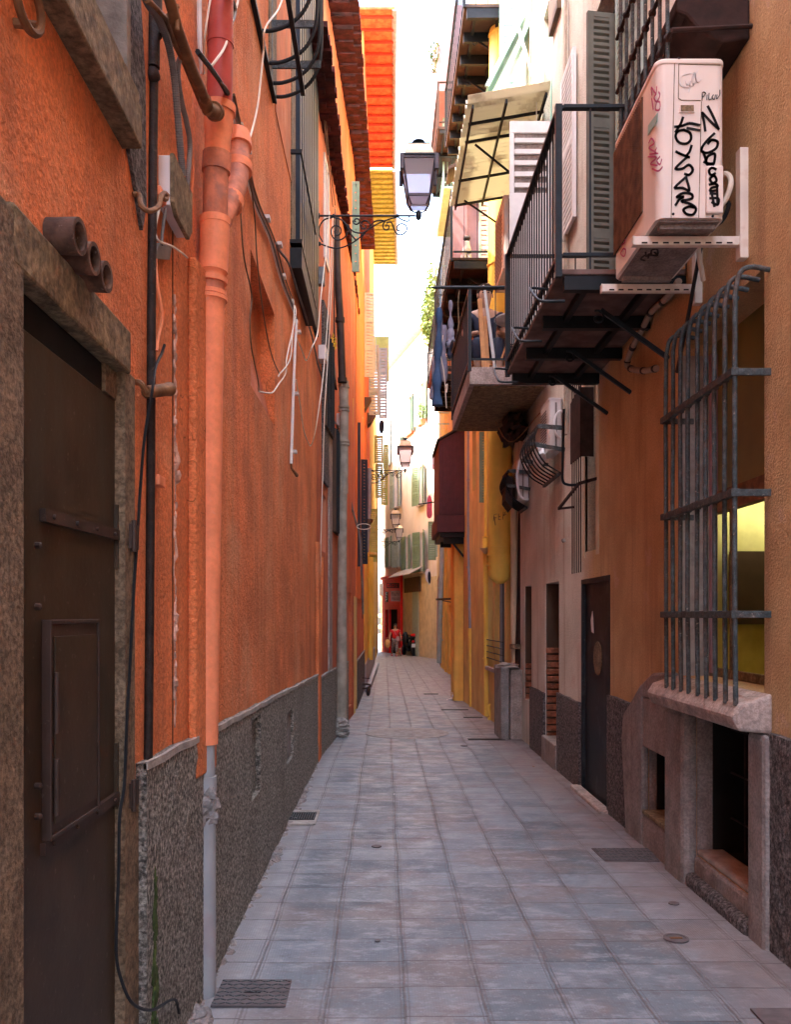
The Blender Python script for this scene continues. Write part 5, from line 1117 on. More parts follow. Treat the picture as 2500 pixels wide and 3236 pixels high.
mb = MB(); p, q = face(1148,1350), face(1255,1052); mb.box(p.x,q.x,y0-.022,y0+.004,p.z,q.z); mb.build('valve_cover', M['ac'], ac, bevel=.008)
for c_ in ((984,370),(948,1345),(1196,1358)):
    mb = MB(); mb.lathe(face(*c_), face(*c_)+V(0,-1,0), [(0,.007),(.004,.006)], 8); mb.build('screw', M['iron'], ac)
def stroke(mb, pts, wd, dy=.003, k=4, f=face):
    q = crom([f(x, y) for x, y in pts], k)
    for a, b in zip(q, q[1:]):
        if (b-a).length < 1e-6: continue
        d = (b-a).normalized()*wd*.3; mb.bar(a-d+V(0,-dy,0), b+d+V(0,-dy,0), wd, .002, up=(0,1,0))
S1 = [[(1008,742),(992,785),(962,832)],[(958,800),(1000,795),(1050,778),(1112,790)],[(1035,808),(1112,822)],
 [(1015,818),(975,830),(962,862),(985,898),(1030,905),(1058,878),(1052,838),(1015,820)],[(1062,918),(1050,955),(1028,985),(1048,990)],[(965,955),(990,968),(1030,985)],
 [(1040,985),(1000,1020),(962,1062),(1005,1062),(1045,1038),(1070,1068),(1048,1100),(1020,1095)],[(1030,1112),(958,1180),(1005,1182),(1048,1198),(1030,1125)],
 [(962,1290),(985,1255),(1010,1238),(970,1240),(1010,1215),(1062,1222),(1062,1250),(1000,1265),(1060,1285),(1090,1315),(1070,1350),(1030,1345),(1012,1318),(1045,1300),(1080,1305)],
 [(1148,825),(1140,770),(1128,712)],[(1130,712),(1180,765),(1232,814)],[(1232,814),(1200,740),(1165,672)]]
S2 = [[(1205,842),(1165,880),(1130,925),(1128,955),(1165,962),(1215,935),(1225,895),(1190,882),(1165,905)],[(1135,955),(1150,1000),(1160,1035),(1195,1038),(1208,1000),(1205,968),(1165,985),(1150,1020)],
 [(1140,1020),(1170,1030),(1195,1030)]]
S3 = [[(1205,1080),(1180,1070),(1162,1090),(1175,1115),(1200,1105)],[(1190,1118),(1168,1140),(1185,1165),(1208,1150),(1200,1125),(1185,1120)],[(1165,1175),(1200,1170),(1215,1185),(1180,1195),(1170,1215),(1215,1210)],
 [(1170,1230),(1215,1232)],[(1168,1260),(1220,1262),(1215,1300),(1180,1285)],[(1180,1235),(1195,1310)],[(1212,1190),(1215,1300)]]
mb = MB()
for s in S1+S2: stroke(mb, s, .0125)
mb.build('black_graffiti', M['ink'], ac)
mb = MB()
for s in S3: stroke(mb, s, .012, dy=.024)
for s in ([(1128,635),(1132,585),(1150,590),(1135,612)],[(1160,600),(1158,630)],[(1172,590),(1170,628),(1188,625)],[(1200,600),(1190,615),(1205,628),(1212,600)],[(1222,600),(1220,625),(1238,600),(1240,570)]): stroke(mb, s, .004)
mb.build('small_graffiti', M['ink'], ac)
mb = MB()
for s in ([(1060,465),(1010,475),(988,520),(1010,550),(1060,545),(1090,510),(1080,460),(1065,500),(1075,540)],[(1025,510),(1035,540),(1055,515),(1045,580)],[(1105,440),(1085,480),(1100,520),(1125,500)]): stroke(mb, s, .005)
mb.build('pale_graffiti', M['inkw'], ac)
def gface(cx, cy, off=0):       # alley side of the housing, plane x = x0
    px = 1650+cx*.50385; py = cy*.50385; D = (x0-.0)*F/(px-VX); p = P(px, py, D); p.x = x0; return p
def stroke2(mb, pts, wd):
    q = crom([gface(x, y) for x, y in pts], 3)
    for a, b in zip(q, q[1:]):
        if (b-a).length > 1e-6: mb.bar(a+V(-.004,0,0), b+V(-.004,0,0), wd, .002, up=(1,0,0))
mb = MB()
for s in ([(820,600),(815,550),(845,590),(850,545)],[(848,590),(832,615),(850,640),(870,600),(862,580)],[(818,620),(828,690)],[(850,640),(842,690),(868,690),(870,645),(850,640)],
          [(800,900),(815,870),(835,900),(800,930),(845,960),(805,970)],[(850,930),(835,960),(858,965)],[(795,985),(850,990),(810,1030),(855,1040)],[(870,985),(850,1010),(870,1035),(882,1000)],[(820,1060),(860,1075),(886,1050)],
          [(640,1420),(655,1375),(672,1410)],[(625,1400),(640,1385),(635,1430),(620,1425)],[(615,1500),(640,1480),(650,1520),(625,1540)],[(640,1560),(622,1590),(645,1610),(655,1570),(640,1560)],[(690,1300),(675,1360),(700,1350),(705,1310)]): stroke2(mb, s, .008)
mb.build('pink_graffiti', M['inkp'], ac)
mb = MB(); p = gface(792,865); q = gface(852,712); mb.prism([gface(795,790), gface(852,712), gface(850,765), gface(792,852)], V(-.004,0,0)); mb.build('teal_label', M['teal'], ac)
mb = MB()
def uface(cx, cy): 
    px = 1650+cx*.50385; py = cy*.50385; D = (z0-ZC)*F/(VY-py); p = P(px, py, D); p.z = z0-.002; return p
for s in ([(838,1562),(812,1570),(815,1600),(850,1595),(850,1568),(838,1562)],[(800,1600),(850,1605),(830,1580)],[(790,1620),(800,1590),(780,1610),(775,1580)],[(770,1600),(745,1625),(770,1635)]):
    q = crom([uface(x, y) for x, y in s], 3)
    for a, b in zip(q, q[1:]): mb.bar(a, b, .010, .002)
mb.build('underside_graffiti', M['ink'], ac)
# brackets of the AC
br = thing('wall_bracket', 'cream steel wall bracket of two arms carrying the graffitied air conditioner', 'bracket')
for D_b, zb in ((4.60, 3.475), (5.26, 3.475)):
    mb = MB(); mb.box(1.29,1.86,D_b-.02,D_b+.02,zb,zb+.045); mb.box(1.285,1.29,D_b-.022,D_b+.022,zb-.002,zb+.047)
    mb.build('arm', M['bracket'], br, bevel=.003)
    mb = MB(); mb.box(1.835,1.879,D_b-.03,D_b+.03,zb-.07,zb+.50); mb.build('wall_rail', M['bracket'], br, bevel=.003)
    mb = MB()
    for i in range(9): mb.box(1.33+i*.055,1.36+i*.055,D_b-.0215,D_b-.019,zb+.006,zb+.014)
    mb.build('slots', M['dark'], br)
mb = MB(); mb.tube(crom([V(1.70,4.70,3.72), V(1.76,4.62,3.70), V(1.80,4.60,3.80), V(1.79,4.66,3.88), V(1.74,4.75,3.85), V(1.72,4.85,3.6), V(1.80,5.0,3.45)]), .014, 8); single(mb, 'refrigerant_hose', M['cablew'], 'cream insulated hose looping behind the graffitied air conditioner', 'hose', smooth=True)
mb = MB(); mb.tube(crom([V(1.69,4.75,3.62), V(1.78,4.68,3.64), V(1.80,4.64,3.72), V(1.75,4.8,3.70), V(1.78,5.2,3.3), V(1.85,5.6,3.1)]), .012, 8); single(mb, 'cable', M['black'], 'black cable drooping behind the graffitied air conditioner', 'cable', smooth=True)
q = crom([RA.pt(2145,890,.07), RA.pt(2110,940,.06), RA.pt(2060,985,.05), RA.pt(2030,1040,.05), RA.pt(1990,1120,.05), RA.pt(1985,1160,.05), RA.pt(2030,1172,.04), RA.pt(2075,1165,.02)])
mb = MB(); mb.tube(q, .022, 10); hs = single(mb, 'wrapped_pipe', M['pipes'], 'tape-wrapped pale pipe snaking down the wall under the iron balcony', 'pipe', smooth=True)
mb = MB()
for i in range(2, len(q)-1, 4): mb.tube([q[i].lerp(q[i+1], .2), q[i].lerp(q[i+1], .7)], .026, 10)
mb.build('black_tape', M['black'], hs)
# window box / sill with grille at the top right
ug = thing('upper_window_cage', 'rusty window cage with twisted bars over a dark scrolled sill at the top right', 'window cage')
mb = MB(); y_0, y_1 = 4.55, 5.6
mb.prism([(1.88,y_0,4.52),(1.74,y_0,4.50),(1.62,y_0,4.56),(1.55,y_0,4.64),(1.50,y_0,4.66),(1.50,y_0,4.74),(1.88,y_0,4.74)], V(0,y_1-y_0,0)); mb.build('sill', M['rustd'], ug, bevel=.015)
for i in range(8):
    y = y_0+.05+i*.13; mb = MB(); mb.tube([V(1.47,y,4.42+.03*(i%2)), V(1.47,y,5.6)], .011, 8); mb.build('upright_bar', M['irong'], ug, smooth=True)
for z in (4.55, 4.86, 5.2):
    mb = MB(); mb.tube([V(1.47,y_0-.02,z), V(1.47,y_1,z)], .012, 8)
    for i in range(8): mb.blob((1.47,y_0+.05+i*.13,z), (.022,.024,.024), i, .1, 8, 6)
    mb.tube([V(1.47,y_0-.02,z), V(1.88,y_0-.02,z+.02)], .012, 8); mb.build('cross_bar', M['rustd'], ug, smooth=True)
# ------------------------------------------------------------------ balconies
def balcony(label, X, xw, y0, y1, z, rh, th, mfloor, miron, nfront, nside, beams=4, depthb=.10, brackets=(), toprail=True, solid=False, near=True, post=True):
    t = thing('balcony', label, 'balcony'); mb = MB(); mb.box(X, xw, y0, y1, z-th, z); mb.build('floor_slab', mfloor, t, bevel=.006)
    if beams:
        mb = MB()
        for i in range(beams):
            y = y0+.04+(y1-y0-.08)*i/(beams-1); mb = MB(); mb.box(X+.04, xw-.002, y-.03, y+.03, z-th-depthb, z-th-.003); mb.build('cross_beam', M['iron'], t)
        for s in (.25, .75): x = X+(xw-X)*s; mb = MB(); mb.box(x-.02, x+.02, y0+.075, y1-.075, z-th-.05, z-th-.002); mb.build('long_beam', M['iron'], t)
    mb = MB()
    r = .0055
    if nside:
        for i in range(nside+1):
            y = y0+.02+(y1-y0-.04)*i/nside; mb.box(X+.01-r, X+.01+r, y-r, y+r, z, z+rh)
        mb.box(X-.012, X+.032, y0, y1, z+rh-.004, z+rh+.016); mb.box(X-.006, X+.026, y0+.01, y1-.01, z+.08, z+.10)
        mb.build('street_railing', miron, t)
    if near and nfront:
        mb = MB()
        for i in range(1, nfront+1):
            x = X+(xw-X)*i/nfront; mb.box(x-r, x+r, y0+.01-r, y0+.01+r, z, z+rh)
        mb.box(X+.032, xw, y0-.012, y0+.032, z+rh-.004, z+rh+.016); mb.box(X+.03, xw, y0-.004, y0+.024, z+.08, z+.10)
        mb.build('end_railing', miron, t)
        mb = MB()
        for i in range(1, nfront+1):
            x = X+(xw-X)*i/nfront; mb.box(x-r, x+r, y1-.01-r, y1-.01+r, z, z+rh)
        mb.box(X+.032, xw, y1-.032, y1+.012, z+rh-.004, z+rh+.016); mb.build('end_railing', miron, t)
    if post:
        for y in (y0+.01, y1-.01): mb = MB(); mb.box(X-.018, X+.022, y-.02, y+.02, z-.05, z+rh+.02); mb.build('corner_post', miron, t)
    for y in brackets:
        mb = MB(); mb.bar((xw-.45,y,z-th-.10), (xw,y,z-th-.42), .022, .028); 
        q = [V(xw-.47+.05*math.cos(a)*k, y, z-th-.15+.05*math.sin(a)*k) for a, k in [(2.0-j*.6, 1-j*.07) for j in range(11)]]; mb.tube(q, .008, 6)
        mb.build('bracket', miron, t)
    return t
iron_b = balcony('black iron balcony with slatted underside beside the graffitied air conditioner', 1.08, 1.878, 5.50, 7.80, 3.71, 1.0, .035, M['bfloor'], M['ironb'], 4, 22, 4, .09, (5.85, 6.75, 7.45))
for i, (y, zz1) in enumerate(((5.5, 3.69), (6.3, 3.69), (7.4, 3.69))):
    mb = MB(); mb.tube(crom([V(1.09,y+.35,zz1+.02), V(.97,y+.32,zz1+.02), V(.95,y+.25,zz1-.02), V(.95,y+.05,zz1-.14), V(.98,y,zz1-.18), V(1.12,y,zz1-.18)]), .009, 8)
    mb.build('laundry_hoop', M['ironb'], iron_b, smooth=True)
# iron pole hanging down from its far end
mb = MB(); mb.tube(crom([V(1.85-.0,7.9,3.4)-V(.25,0,0), V(1.60,7.95,2.95), V(1.61,8.0,2.78), V(1.66,8.0,2.74), V(1.74,8.0,2.74)]), .012, 8); single(mb, 'bent_pole', M['ironb'], 'thin bent iron pole hanging below the far end of the iron balcony', 'pole', smooth=True)

con_b = balcony('concrete slab balcony with a brown underside where a man sits behind a round table', .98, 1.878, 10.2, 12.75, 4.42, .90, .20, M['stone'], M['ironb'], 3, 30, 0)
mb = MB(); mb.box(1.04, 1.85, 10.27, 12.7, 4.20, 4.217); mb.build('underside', M['oldwood'], con_b)
mb = MB(); mb.tube([V(.50,10.19,5.325), V(.60,10.19,5.33), V(1.84,10.19,5.335)], [.004,.018,.018], 8); mb.build('long_rail', M['ironb'], con_b, smooth=True)
cat_b = balcony('dark balcony where the black and white cat sits, beside the yellow duct', 1.01, 1.79, 13.35, 17.7, 6.95, 1.0, .04, M['rustd'], M['ironb'], 4, 22, 7, .12, (13.8, 15.2, 16.6))
up_b = balcony('long dark balcony at the top, its brown underside crossed by black beams', 1.12, 1.79, 12.45, 16.2, 10.15, 1.0, .05, M['pipeb'], M['iron'], 4, 20, 8, .14, (13.0, 14.0, 15.0))
far_b = balcony('small brown brick-floored balcony farther along below the hanging jeans', 1.15, 1.75, 18.3, 21.2, 6.60, .9, .05, M['brick'], M['iron'], 3, 12, 7, .12, (18.8, 20.4))
far_c = balcony('grey far balcony partly hidden behind the laundry, lower one', 1.20, 1.95, 21.5, 24.5, 7.9, .9, .07, M['purple'], M['iron'], 3, 12, 4, .08)
top_c = balcony('small brown timber balcony box against the sky with a trailing plant', 1.10, 1.62, 18.2, 21.0, 11.6, .9, .06, M['pipeb'], M['pipeb'], 3, 8, 4, .08)
mb = MB(); mb.box(1.10,1.62,18.5,21.0,12.5,14.3); mb.build('timber_box', M['purple'], top_c, bevel=.01)
gx_b = balcony('pale blue-green wire balcony glowing against the white sky', 1.30, 2.0, 19.5, 22.0, 11.0, 1.5, .05, M['teal'], M['teal'], 8, 14, 0)
# purple door and teal louvred door behind the cat
mb = MB(); mb.box(1.30,1.56,13.9,13.94,6.98,8.5); mb.box(1.56,1.60,13.88,13.94,6.98,8.6); mb.box(1.26,1.30,13.88,13.94,6.98,8.6); mb.box(1.30,1.56,13.88,13.90,8.0,8.06)
mb.box(1.08,1.26,13.9,13.94,6.98,8.4)
pd = single(mb, 'lean_to_door', M['purple'], 'mauve wooden lean-to door on the balcony behind the cat', 'door')
mb = MB(); mb.prism([(.98,13.6,8.40),(1.65,13.6,8.75),(1.65,13.6,8.80),(.98,13.6,8.45)], V(0,.5,0)); mb.build('lean_to_roof', M['pipeb'], pd)
lv = thing('louvred_door', 'pale mint louvred door leaf on the cat balcony', 'door')
shutter((1.47,13.75,0), (1,.02,0), .24, 6.98, 8.7, M['teal'], lv, 1, pitch=.075, slatm=M['shutw'], stile=.03)

# corrugated awning with its iron frame
aw = thing('corrugated_awning', 'cream corrugated sheet awning on a black iron frame over the alley', 'awning')
mb = MB(); nn = 52; yA, yB = 9.95, 12.55; za_, zb_ = 7.36, 7.52
for i in range(nn):
    a = yA+(yB-yA)*i/nn; b = yA+(yB-yA)*(i+1)/nn; k = .034*(1 if i % 2 else -1)
    r = random.Random(i).uniform(-.012,.012)
    mb.add([(.93+r,a,za_-k),(1.87,a,zb_-k),(1.87,b,zb_+k),(.93+r,b,za_+k),(.93+r,a,za_-k+.006),(1.87,a,zb_-k+.006),(1.87,b,zb_+k+.006),(.93+r,b,za_+k+.006)], [(0,1,2,3),(4,5,6,7),(0,1,5,4),(3,2,6,7),(0,3,7,4)])
mb.build('sheet', M['corr'], aw)
mb = MB()
for x in (1.0, 1.38, 1.83): mb.box(x-.012, x+.012, yA+.05, yB-.05, 7.27+(x-1)*.17, 7.32+(x-1)*.17)
for y in (10.35, 10.75, 11.7, 12.4): mb.bar((.98,y,7.29), (1.86,y,7.44), .022, .03)
mb.bar((1.10,10.75,7.27), (1.86,10.9,6.75), .02, .02); mb.bar((1.10,12.2,7.27), (1.86,12.2,6.75), .02, .02)
mb.build('frame', M['iron'], aw)
mb = MB(); mb.box(1.72,1.80,10.2,10.3,7.05,7.25); mb.tube([V(1.76,10.25,7.25), V(1.76,10.25,7.9)], .006, 6); single(mb, 'hanging_box', M['bag'], 'small white box hanging on a wire under the corrugated awning', 'box', bevel=.005)
# tilted teal shutters propped over the awning
for i, (dx, dz) in enumerate(((0,0),(.10,-.18))):
    t = thing('propped_shutter', ['upper pale teal shutter leaf propped open above the corrugated awning','lower pale teal shutter leaf propped open above the corrugated awning'][i], 'shutter')
    mb = MB(); p = V(1.33+dx,11.6,8.35+dz); q = V(1.84+dx*.2,11.6,9.35+dz); mb.bar(p, q, .45, .03, up=(-.89,0,.45)) 
    mb.build('leaf', M['teal'], t)
    mb = MB(); 
    for s in (-.2,.2): mb.bar(p+V(-.02,s,.01), q+V(-.02,s,.01), .04, .035, up=(-.89,0,.45))
    mb.build('stile', M['shutb'], t)
mb = MB(); mb.tube([V(1.80,11.0,7.7), V(1.85,11.0,10.6)], .014, 8); single(mb, 'pole', M['wooden'], 'long thin wooden pole leaning above the corrugated awning', 'pole', smooth=True)
mb = MB(); mb.tube([V(1.60,10.6,8.6), V(1.86,10.6,7.7)], .020, 8); single(mb, 'parasol_pole', M['bag'], 'white folded pole sticking out below the teal shutters', 'pole', smooth=True)
t = thing('window_shutter', 'tall pale teal louvred shutter high on the right wall above the awning', 'shutter')
shutter((1.84,12.3,0), (-.8,.0,0), .24, 8.0, 10.4, M['teal'], t, 2, pitch=.08)

# ------------------------------------------------------------------ yellow duct and right-hand pipes
du = thing('ventilation_duct', 'huge yellow painted ventilation duct coming down the right side, ending in a blunt elbow', 'duct')
def dpt(px, py, D=12.95): return P(px, py, D)
kD = 12.95/2800
mb = MB(); mb.tube([dpt(1584,-250), dpt(1584,200), dpt(1580,600), dpt(1578,1100), dpt(1580,1400), dpt(1580,1740)], [38*kD,38*kD,37*kD,37*kD,38*kD,38*kD], 28); mb.build('pipe', M['ducty'], du, smooth=True)
for py in (112, 420, 838, 914, 1205, 1725, 1752, 1782): mb = MB(); mb.tube([dpt(1583 if py < 700 else 1579, py), dpt(1583 if py < 700 else 1579, py+5)], 41*kD if py > 1300 else 40*kD, 28); mb.build('seam_ring', M['ducty'], du, smooth=True)
mb = MB(); mb.tube([dpt(1580,1738), dpt(1580,1790), dpt(1579,1812), dpt(1577,1828), dpt(1575,1840), dpt(1574,1846)], [38*kD,38*kD,37*kD,31*kD,19*kD,4*kD], 28); mb.build('rounded_end', M['ducty'], du, smooth=True)
mb = MB(); mb.bar(dpt(1566,1660,12.78), dpt(1562,1632,12.78), .01, .004)
for s in ([(1556,1650),(1558,1630),(1566,1628)],[(1558,1640),(1565,1640)],[(1570,1646),(1578,1646)],[(1570,1638),(1577,1636)],[(1571,1647),(1571,1628)],[(1584,1646),(1586,1622)],[(1586,1634),(1594,1620)],[(1586,1634),(1596,1628)]):
    q = []
    for x, y in s:
        p = dpt(x, y); d = V((x-1580)*kD, 0, 0); r = 38.3*kD; p.y = 12.95-math.sqrt(max(.0001, r*r-d.x*d.x)); q.append(p)
    mb.tube(q, .004, 4)
mb.build('scratched_tag', M['oldwood'], du)
pz = thing('drainpipe', 'slim zinc-grey drainpipe along the maroon box, yellow near the ground', 'drainpipe')
mb = MB(); mb.tube([P(1483,1350,17.3), P(1483,1700,17.3), P(1488,1985,17.0)], .045, 12); mb.build('upper_pipe', M['pipezinc'], pz, smooth=True)
mb = MB(); mb.tube([P(1489,1985,17.0), P(1491,2240,17.0)], .050, 12); mb.tube([P(1489,1985,17.0), P(1489,2010,17.0)], .062, 12); mb.tube([P(1490,2085,17.0), P(1490,2090,17.0)], .062, 12); mb.build('lower_pipe', M['ducty'], pz, smooth=True)
for py in (1515, 1790): mb = MB(); mb.tube([P(1484,py,17.25), P(1484,py+5,17.25)], .058, 12); mb.build('joint', M['pipezinc'], pz, smooth=True)
yp2 = thing('drainpipe', 'thick yellow drainpipe just left of the dark barred window with a splayed foot', 'drainpipe')
mb = MB(); mb.tube([P(1537,1360,15.0), P(1536,1700,15.0)], .036, 12); mb.tube([P(1534,1700,14.9), P(1538,1900,14.9), P(1539,2262,14.9)], .052, 14); mb.build('pipe', M['ducty'], yp2, smooth=True)
for py in (1695, 1745, 1780, 1835, 1937, 2078): mb = MB(); mb.tube([P(1537,py,14.9), P(1537,py+4,14.9)], .064, 14); mb.build('joint', M['ducty'], yp2, smooth=True)
mb = MB(); mb.tube([P(1534,1732,14.8), P(1534,1750,14.8)], [.10,.02], 14); mb.build('white_cap', M['cream'], yp2, smooth=True)
mb = MB(); mb.tube(crom([P(1552,2225,14.6), P(1545,2232,14.6), P(1548,2250,14.6), P(1552,2268,14.6)]), .025, 8); mb.tube([P(1542,2272,14.6), P(1558,2272,14.6)], .03, 8); mb.build('foot', M['ducty'], yp2, smooth=True)
mb = MB(); mb.tube(crom([P(1440,1690,18.6), P(1442,1725,18.6), P(1448,1742,18.6), P(1468,1760,18.6), P(1474,1775,18.6)]), .06, 12); single(mb, 'elbow_pipe', M['ducty'], 'short yellow elbow pipe crooked under the maroon box', 'pipe', smooth=True)
bpp = thing('drainpipe', 'rusty brown drainpipe rising behind the stone block, pale beside it', 'drainpipe')
mb = MB(); mb.tube([P(1651,1560,12.3), P(1648,1800,12.3), P(1640,2110,12.3)], .055, 12); mb.build('pipe', M['rustd'], bpp, smooth=True)
mb = MB(); mb.tube([P(1625,1600,12.4), P(1626,2110,12.4)], .050, 12); mb.build('pale_pipe', M['cream'], bpp, smooth=True)
mb = MB(); mb.tube([P(1636,2035,12.3), P(1636,2050,12.3)], .11, 12); mb.build('collar', M['oldstone'], bpp, smooth=True)
gq = thing('drainpipe', 'bluish grey drainpipe in front of the mauve house near the bend', 'drainpipe')
mb = MB(); mb.tube([P(1398,1600,29), P(1396,1800,29), P(1391,1960,29), P(1388,2095,29)], .075, 12); mb.build('pipe', M['shutb'], gq, smooth=True)
for py in (1855, 1945, 2020): mb = MB(); mb.tube([P(1392,py,29), P(1392,py+4,29)], .09, 12); mb.build('joint', M['shutb'], gq, smooth=True)
mb = MB(); mb.bar(P(1380,1894,27), P(1428,1892,25), .05, .06); mb.bar(P(1400,1898,26.6), P(1428,1903,25), .03, .03); single(mb, 'wall_bracket', M['iron'], 'black iron bracket jutting from the orange-ochre house on the right', 'bracket')
# stone block
mb = MB(); mb.box(1.60,1.78,12.05,12.75,-.25,.845); mb.box(1.785,1.99,12.1,12.7,-.25,.82)
sb = thing('stone_block', 'chest-high rough stone block standing against the right wall below the yellow duct', 'stone block')
mb = MB(); mb.box(1.585,1.70,12.05,12.8,-.25,.86); mb.build('side_slab', M['cement'], sb, bevel=.02)
mb = MB(); mb.box(1.72,1.99,12.12,12.8,-.25,.83); mb.build('pillar', M['stone'], sb, bevel=.03)
mb = MB(); mb.blob((1.72,12.35,.86), (.16,.3,.045), 3, .3, 12, 6); mb.build('mortar_cap', M['cementl'], sb)
mb = MB(); mb.box(1.70,1.72,12.25,12.8,-.2,.80); mb.build('dark_gap', M['dark'], sb)

# maroon oriel box
ob = thing('oriel_box', 'closed maroon boarded box jutting from the yellow house over the alley', 'oriel')
xa_, xb2, yo0, yo1, zo0, zo1 = P(1388,0,18).x, 1.68, 18.0, 19.9, 3.25, 5.25
mb = MB(); mb.box(xa_, xb2, yo0, yo1, zo0+.35, 5.0); mb.prism([(xa_,yo0,5.0),(xb2,yo0,5.0),(xb2,yo0,5.42),(xa_,yo0,5.10)], V(0,yo1-yo0,0)); mb.build('body', M['maroon'], ob)
mb = MB(); xx = xa_+.02
while xx < xb2-.04: mb.box(xx, xx+.066, yo0-.014, yo0-.001, zo0+.36, 5.08+(xx-xa_)*.48); xx += .072
mb.build('boards', M['maroon'], ob, bevel=.003)
mb = MB(); mb.prism([(xa_-.05,yo0-.05,5.09),(xb2,yo0-.05,5.44),(xb2,yo0-.05,5.48),(xa_-.05,yo0-.05,5.13)], V(0,yo1-yo0+.1,0)); mb.build('roof', M['pipeb'], ob)
mb = MB(); mb.box(xa_-.05, xb2, yo0-.05, yo1, zo0, zo0+.34); mb.build('base_board', M['maroon'], ob, bevel=.006)
mb = MB(); mb.box(xa_+.02, xb2, yo0, yo1, zo0-.10, zo0-.005); mb.box(xa_+.1, xb2, yo0+.1, yo0+.2, zo0-.22, zo0-.105); mb.box(xa_+.1, xb2, yo0+1.1, yo0+1.2, zo0-.22, zo0-.105); mb.build('under_beams', M['iron'], ob)
mb = MB(); mb.bar((xa_+.3,yo0+.15,zo0-.22), (xb2,yo0+.15,zo0-.55), .04, .04); mb.build('strut', M['iron'], ob)

# ------------------------------------------------------------------ smaller right wall objects
def acunit(label, x0, x1, y0, y1, z0, z1):
    t = thing('air_conditioner', label, 'air conditioner'); mb = MB(); rounded(x0,x1,y0,y1,.03,z0,z1,mb); mb.build('housing', M['acw'], t, smooth=True)
    mb = MB(); rounded(x0-.004,x1+.004,y0-.004,y1+.004,.032,z1,z1+.02,mb); mb.build('top_cover', M['acw'], t, smooth=True)
    mb = MB()
    for i in range(14): mb.box(x0-.008,x0-.003,y0+.15,y1-.06,z0+.06+i*(z1-z0-.12)/14,z0+.07+i*(z1-z0-.12)/14)
    mb.build('grille_wires', M['cableg'], t)
    mb = MB(); mb.box(x0+.06,x0+.08,y0-.006,y0,z0+.03,z1-.03); mb.box(x0+.14,x0+.15,y0-.006,y0,z0+.03,z1-.03); mb.build('panel_seam', M['cement'], t); return t
acunit('white air conditioner behind the small bulging iron basket, above the narrow alley wall', 1.735, 1.872, 9.32, 9.85, 3.30, 3.83)
acunit('white air conditioner lower and farther off, wrapped by a white hose', 1.72, 1.872, 11.45, 11.95, 3.05, 3.55)
acunit('pale air conditioner above the concrete balcony, edge-on beside the white shutter', 1.52, 1.80, 11.3, 12.2, 6.0, 6.9)
def basket(label, y0, y1, xo, xw, z0, z1):
    t = thing('window_basket', label, 'window guard'); mb = MB(); n = 7
    for y in (y0, y1):
        mb.bar((xo+.02,y,z1), (xw,y,z1-.02), .02, .045); mb.bar((xo-.0,y,(z0+z1)/2+.05), (xw,y,(z0+z1)/2), .02, .04)
    mb.bar((xo+.02,y0,z1), (xo+.02,y1,z1), .02, .03); mb.bar((xo,y0,(z0+z1)/2+.05), (xo,y1,(z0+z1)/2+.05), .02, .03); mb.bar((xw-.05,y0,z0), (xw-.05,y1,z0), .03, .03)
    mb.build('frame', M['irong'], t)
    mb = MB()
    for i in range(n):
        y = y0+(y1-y0)*i/(n-1); mb.tube(crom([V(xo+.02,y,z1), V(xo-.02,y,(z0+z1)/2+.08), V(xo+.08,y,z0+.12), V(xw-.04,y,z0)]), .009, 6)
    mb.build('curved_bars', M['iron'], t, smooth=True); return t
basket('small bulging iron basket full of rags in front of the upper white air conditioner', 9.22, 10.15, 1.58, 1.878, 3.04, 3.53)
basket('small iron basket with a dark cover on the lower white air conditioner', 11.40, 11.95, 1.58, 1.878, 2.95, 3.42)
mb = MB(); mb.blob((1.70,9.75,3.32), (.06,.22,.12), 2, .35, 14, 9); single(mb, 'rag_bundle', M['bag'], 'crumpled pale rags stuffed in the iron basket by the upper white air conditioner', 'rags')
mb = MB(); mb.prism([(1.56,11.42,3.05),(1.64,11.42,2.94),(1.66,11.42,3.3),(1.57,11.42,3.40)], V(.02,.5,0)); single(mb, 'basket_cover', M['rustd'], 'torn dark cover tied to the lower iron basket', 'cover')
mb = MB(); q = [V(1.79+.085*math.cos(a), 11.38, 3.33+.27*math.sin(a)) for a in [math.radians(70+j*11) for j in range(19)]]; mb.tube(q, .018, 10); single(mb, 'hose', M['bag'], 'thick white curved hose beside the lower white air conditioner', 'hose', smooth=True)
mb = MB(); q = [V(1.845+.065*math.cos(a), 9.28, 3.56+.14*math.sin(a)) for a in [math.radians(50+j*13) for j in range(18)]]; mb.tube(q, .012, 10); single(mb, 'hose', M['bag'], 'coiled white hose on the side of the upper white air conditioner', 'hose', smooth=True)
# dark drape under the concrete balcony
mb = MB(); mb.blob((1.70,11.7,4.02), (.17,.5,.17), 5, .3, 16, 10); single(mb, 'dark_tarpaulin', M['rustd'], 'sagging dark tarpaulin bunched under the concrete balcony', 'tarpaulin')
mb = MB(); mb.tube(crom([V(1.46,11.6,4.1), V(1.56,11.5,3.86), V(1.68,11.3,3.80), V(1.86,10.6,3.98)]), .008, 6); single(mb, 'cable', M['rustp'], 'brown cable sagging under the concrete balcony', 'cable', smooth=True)
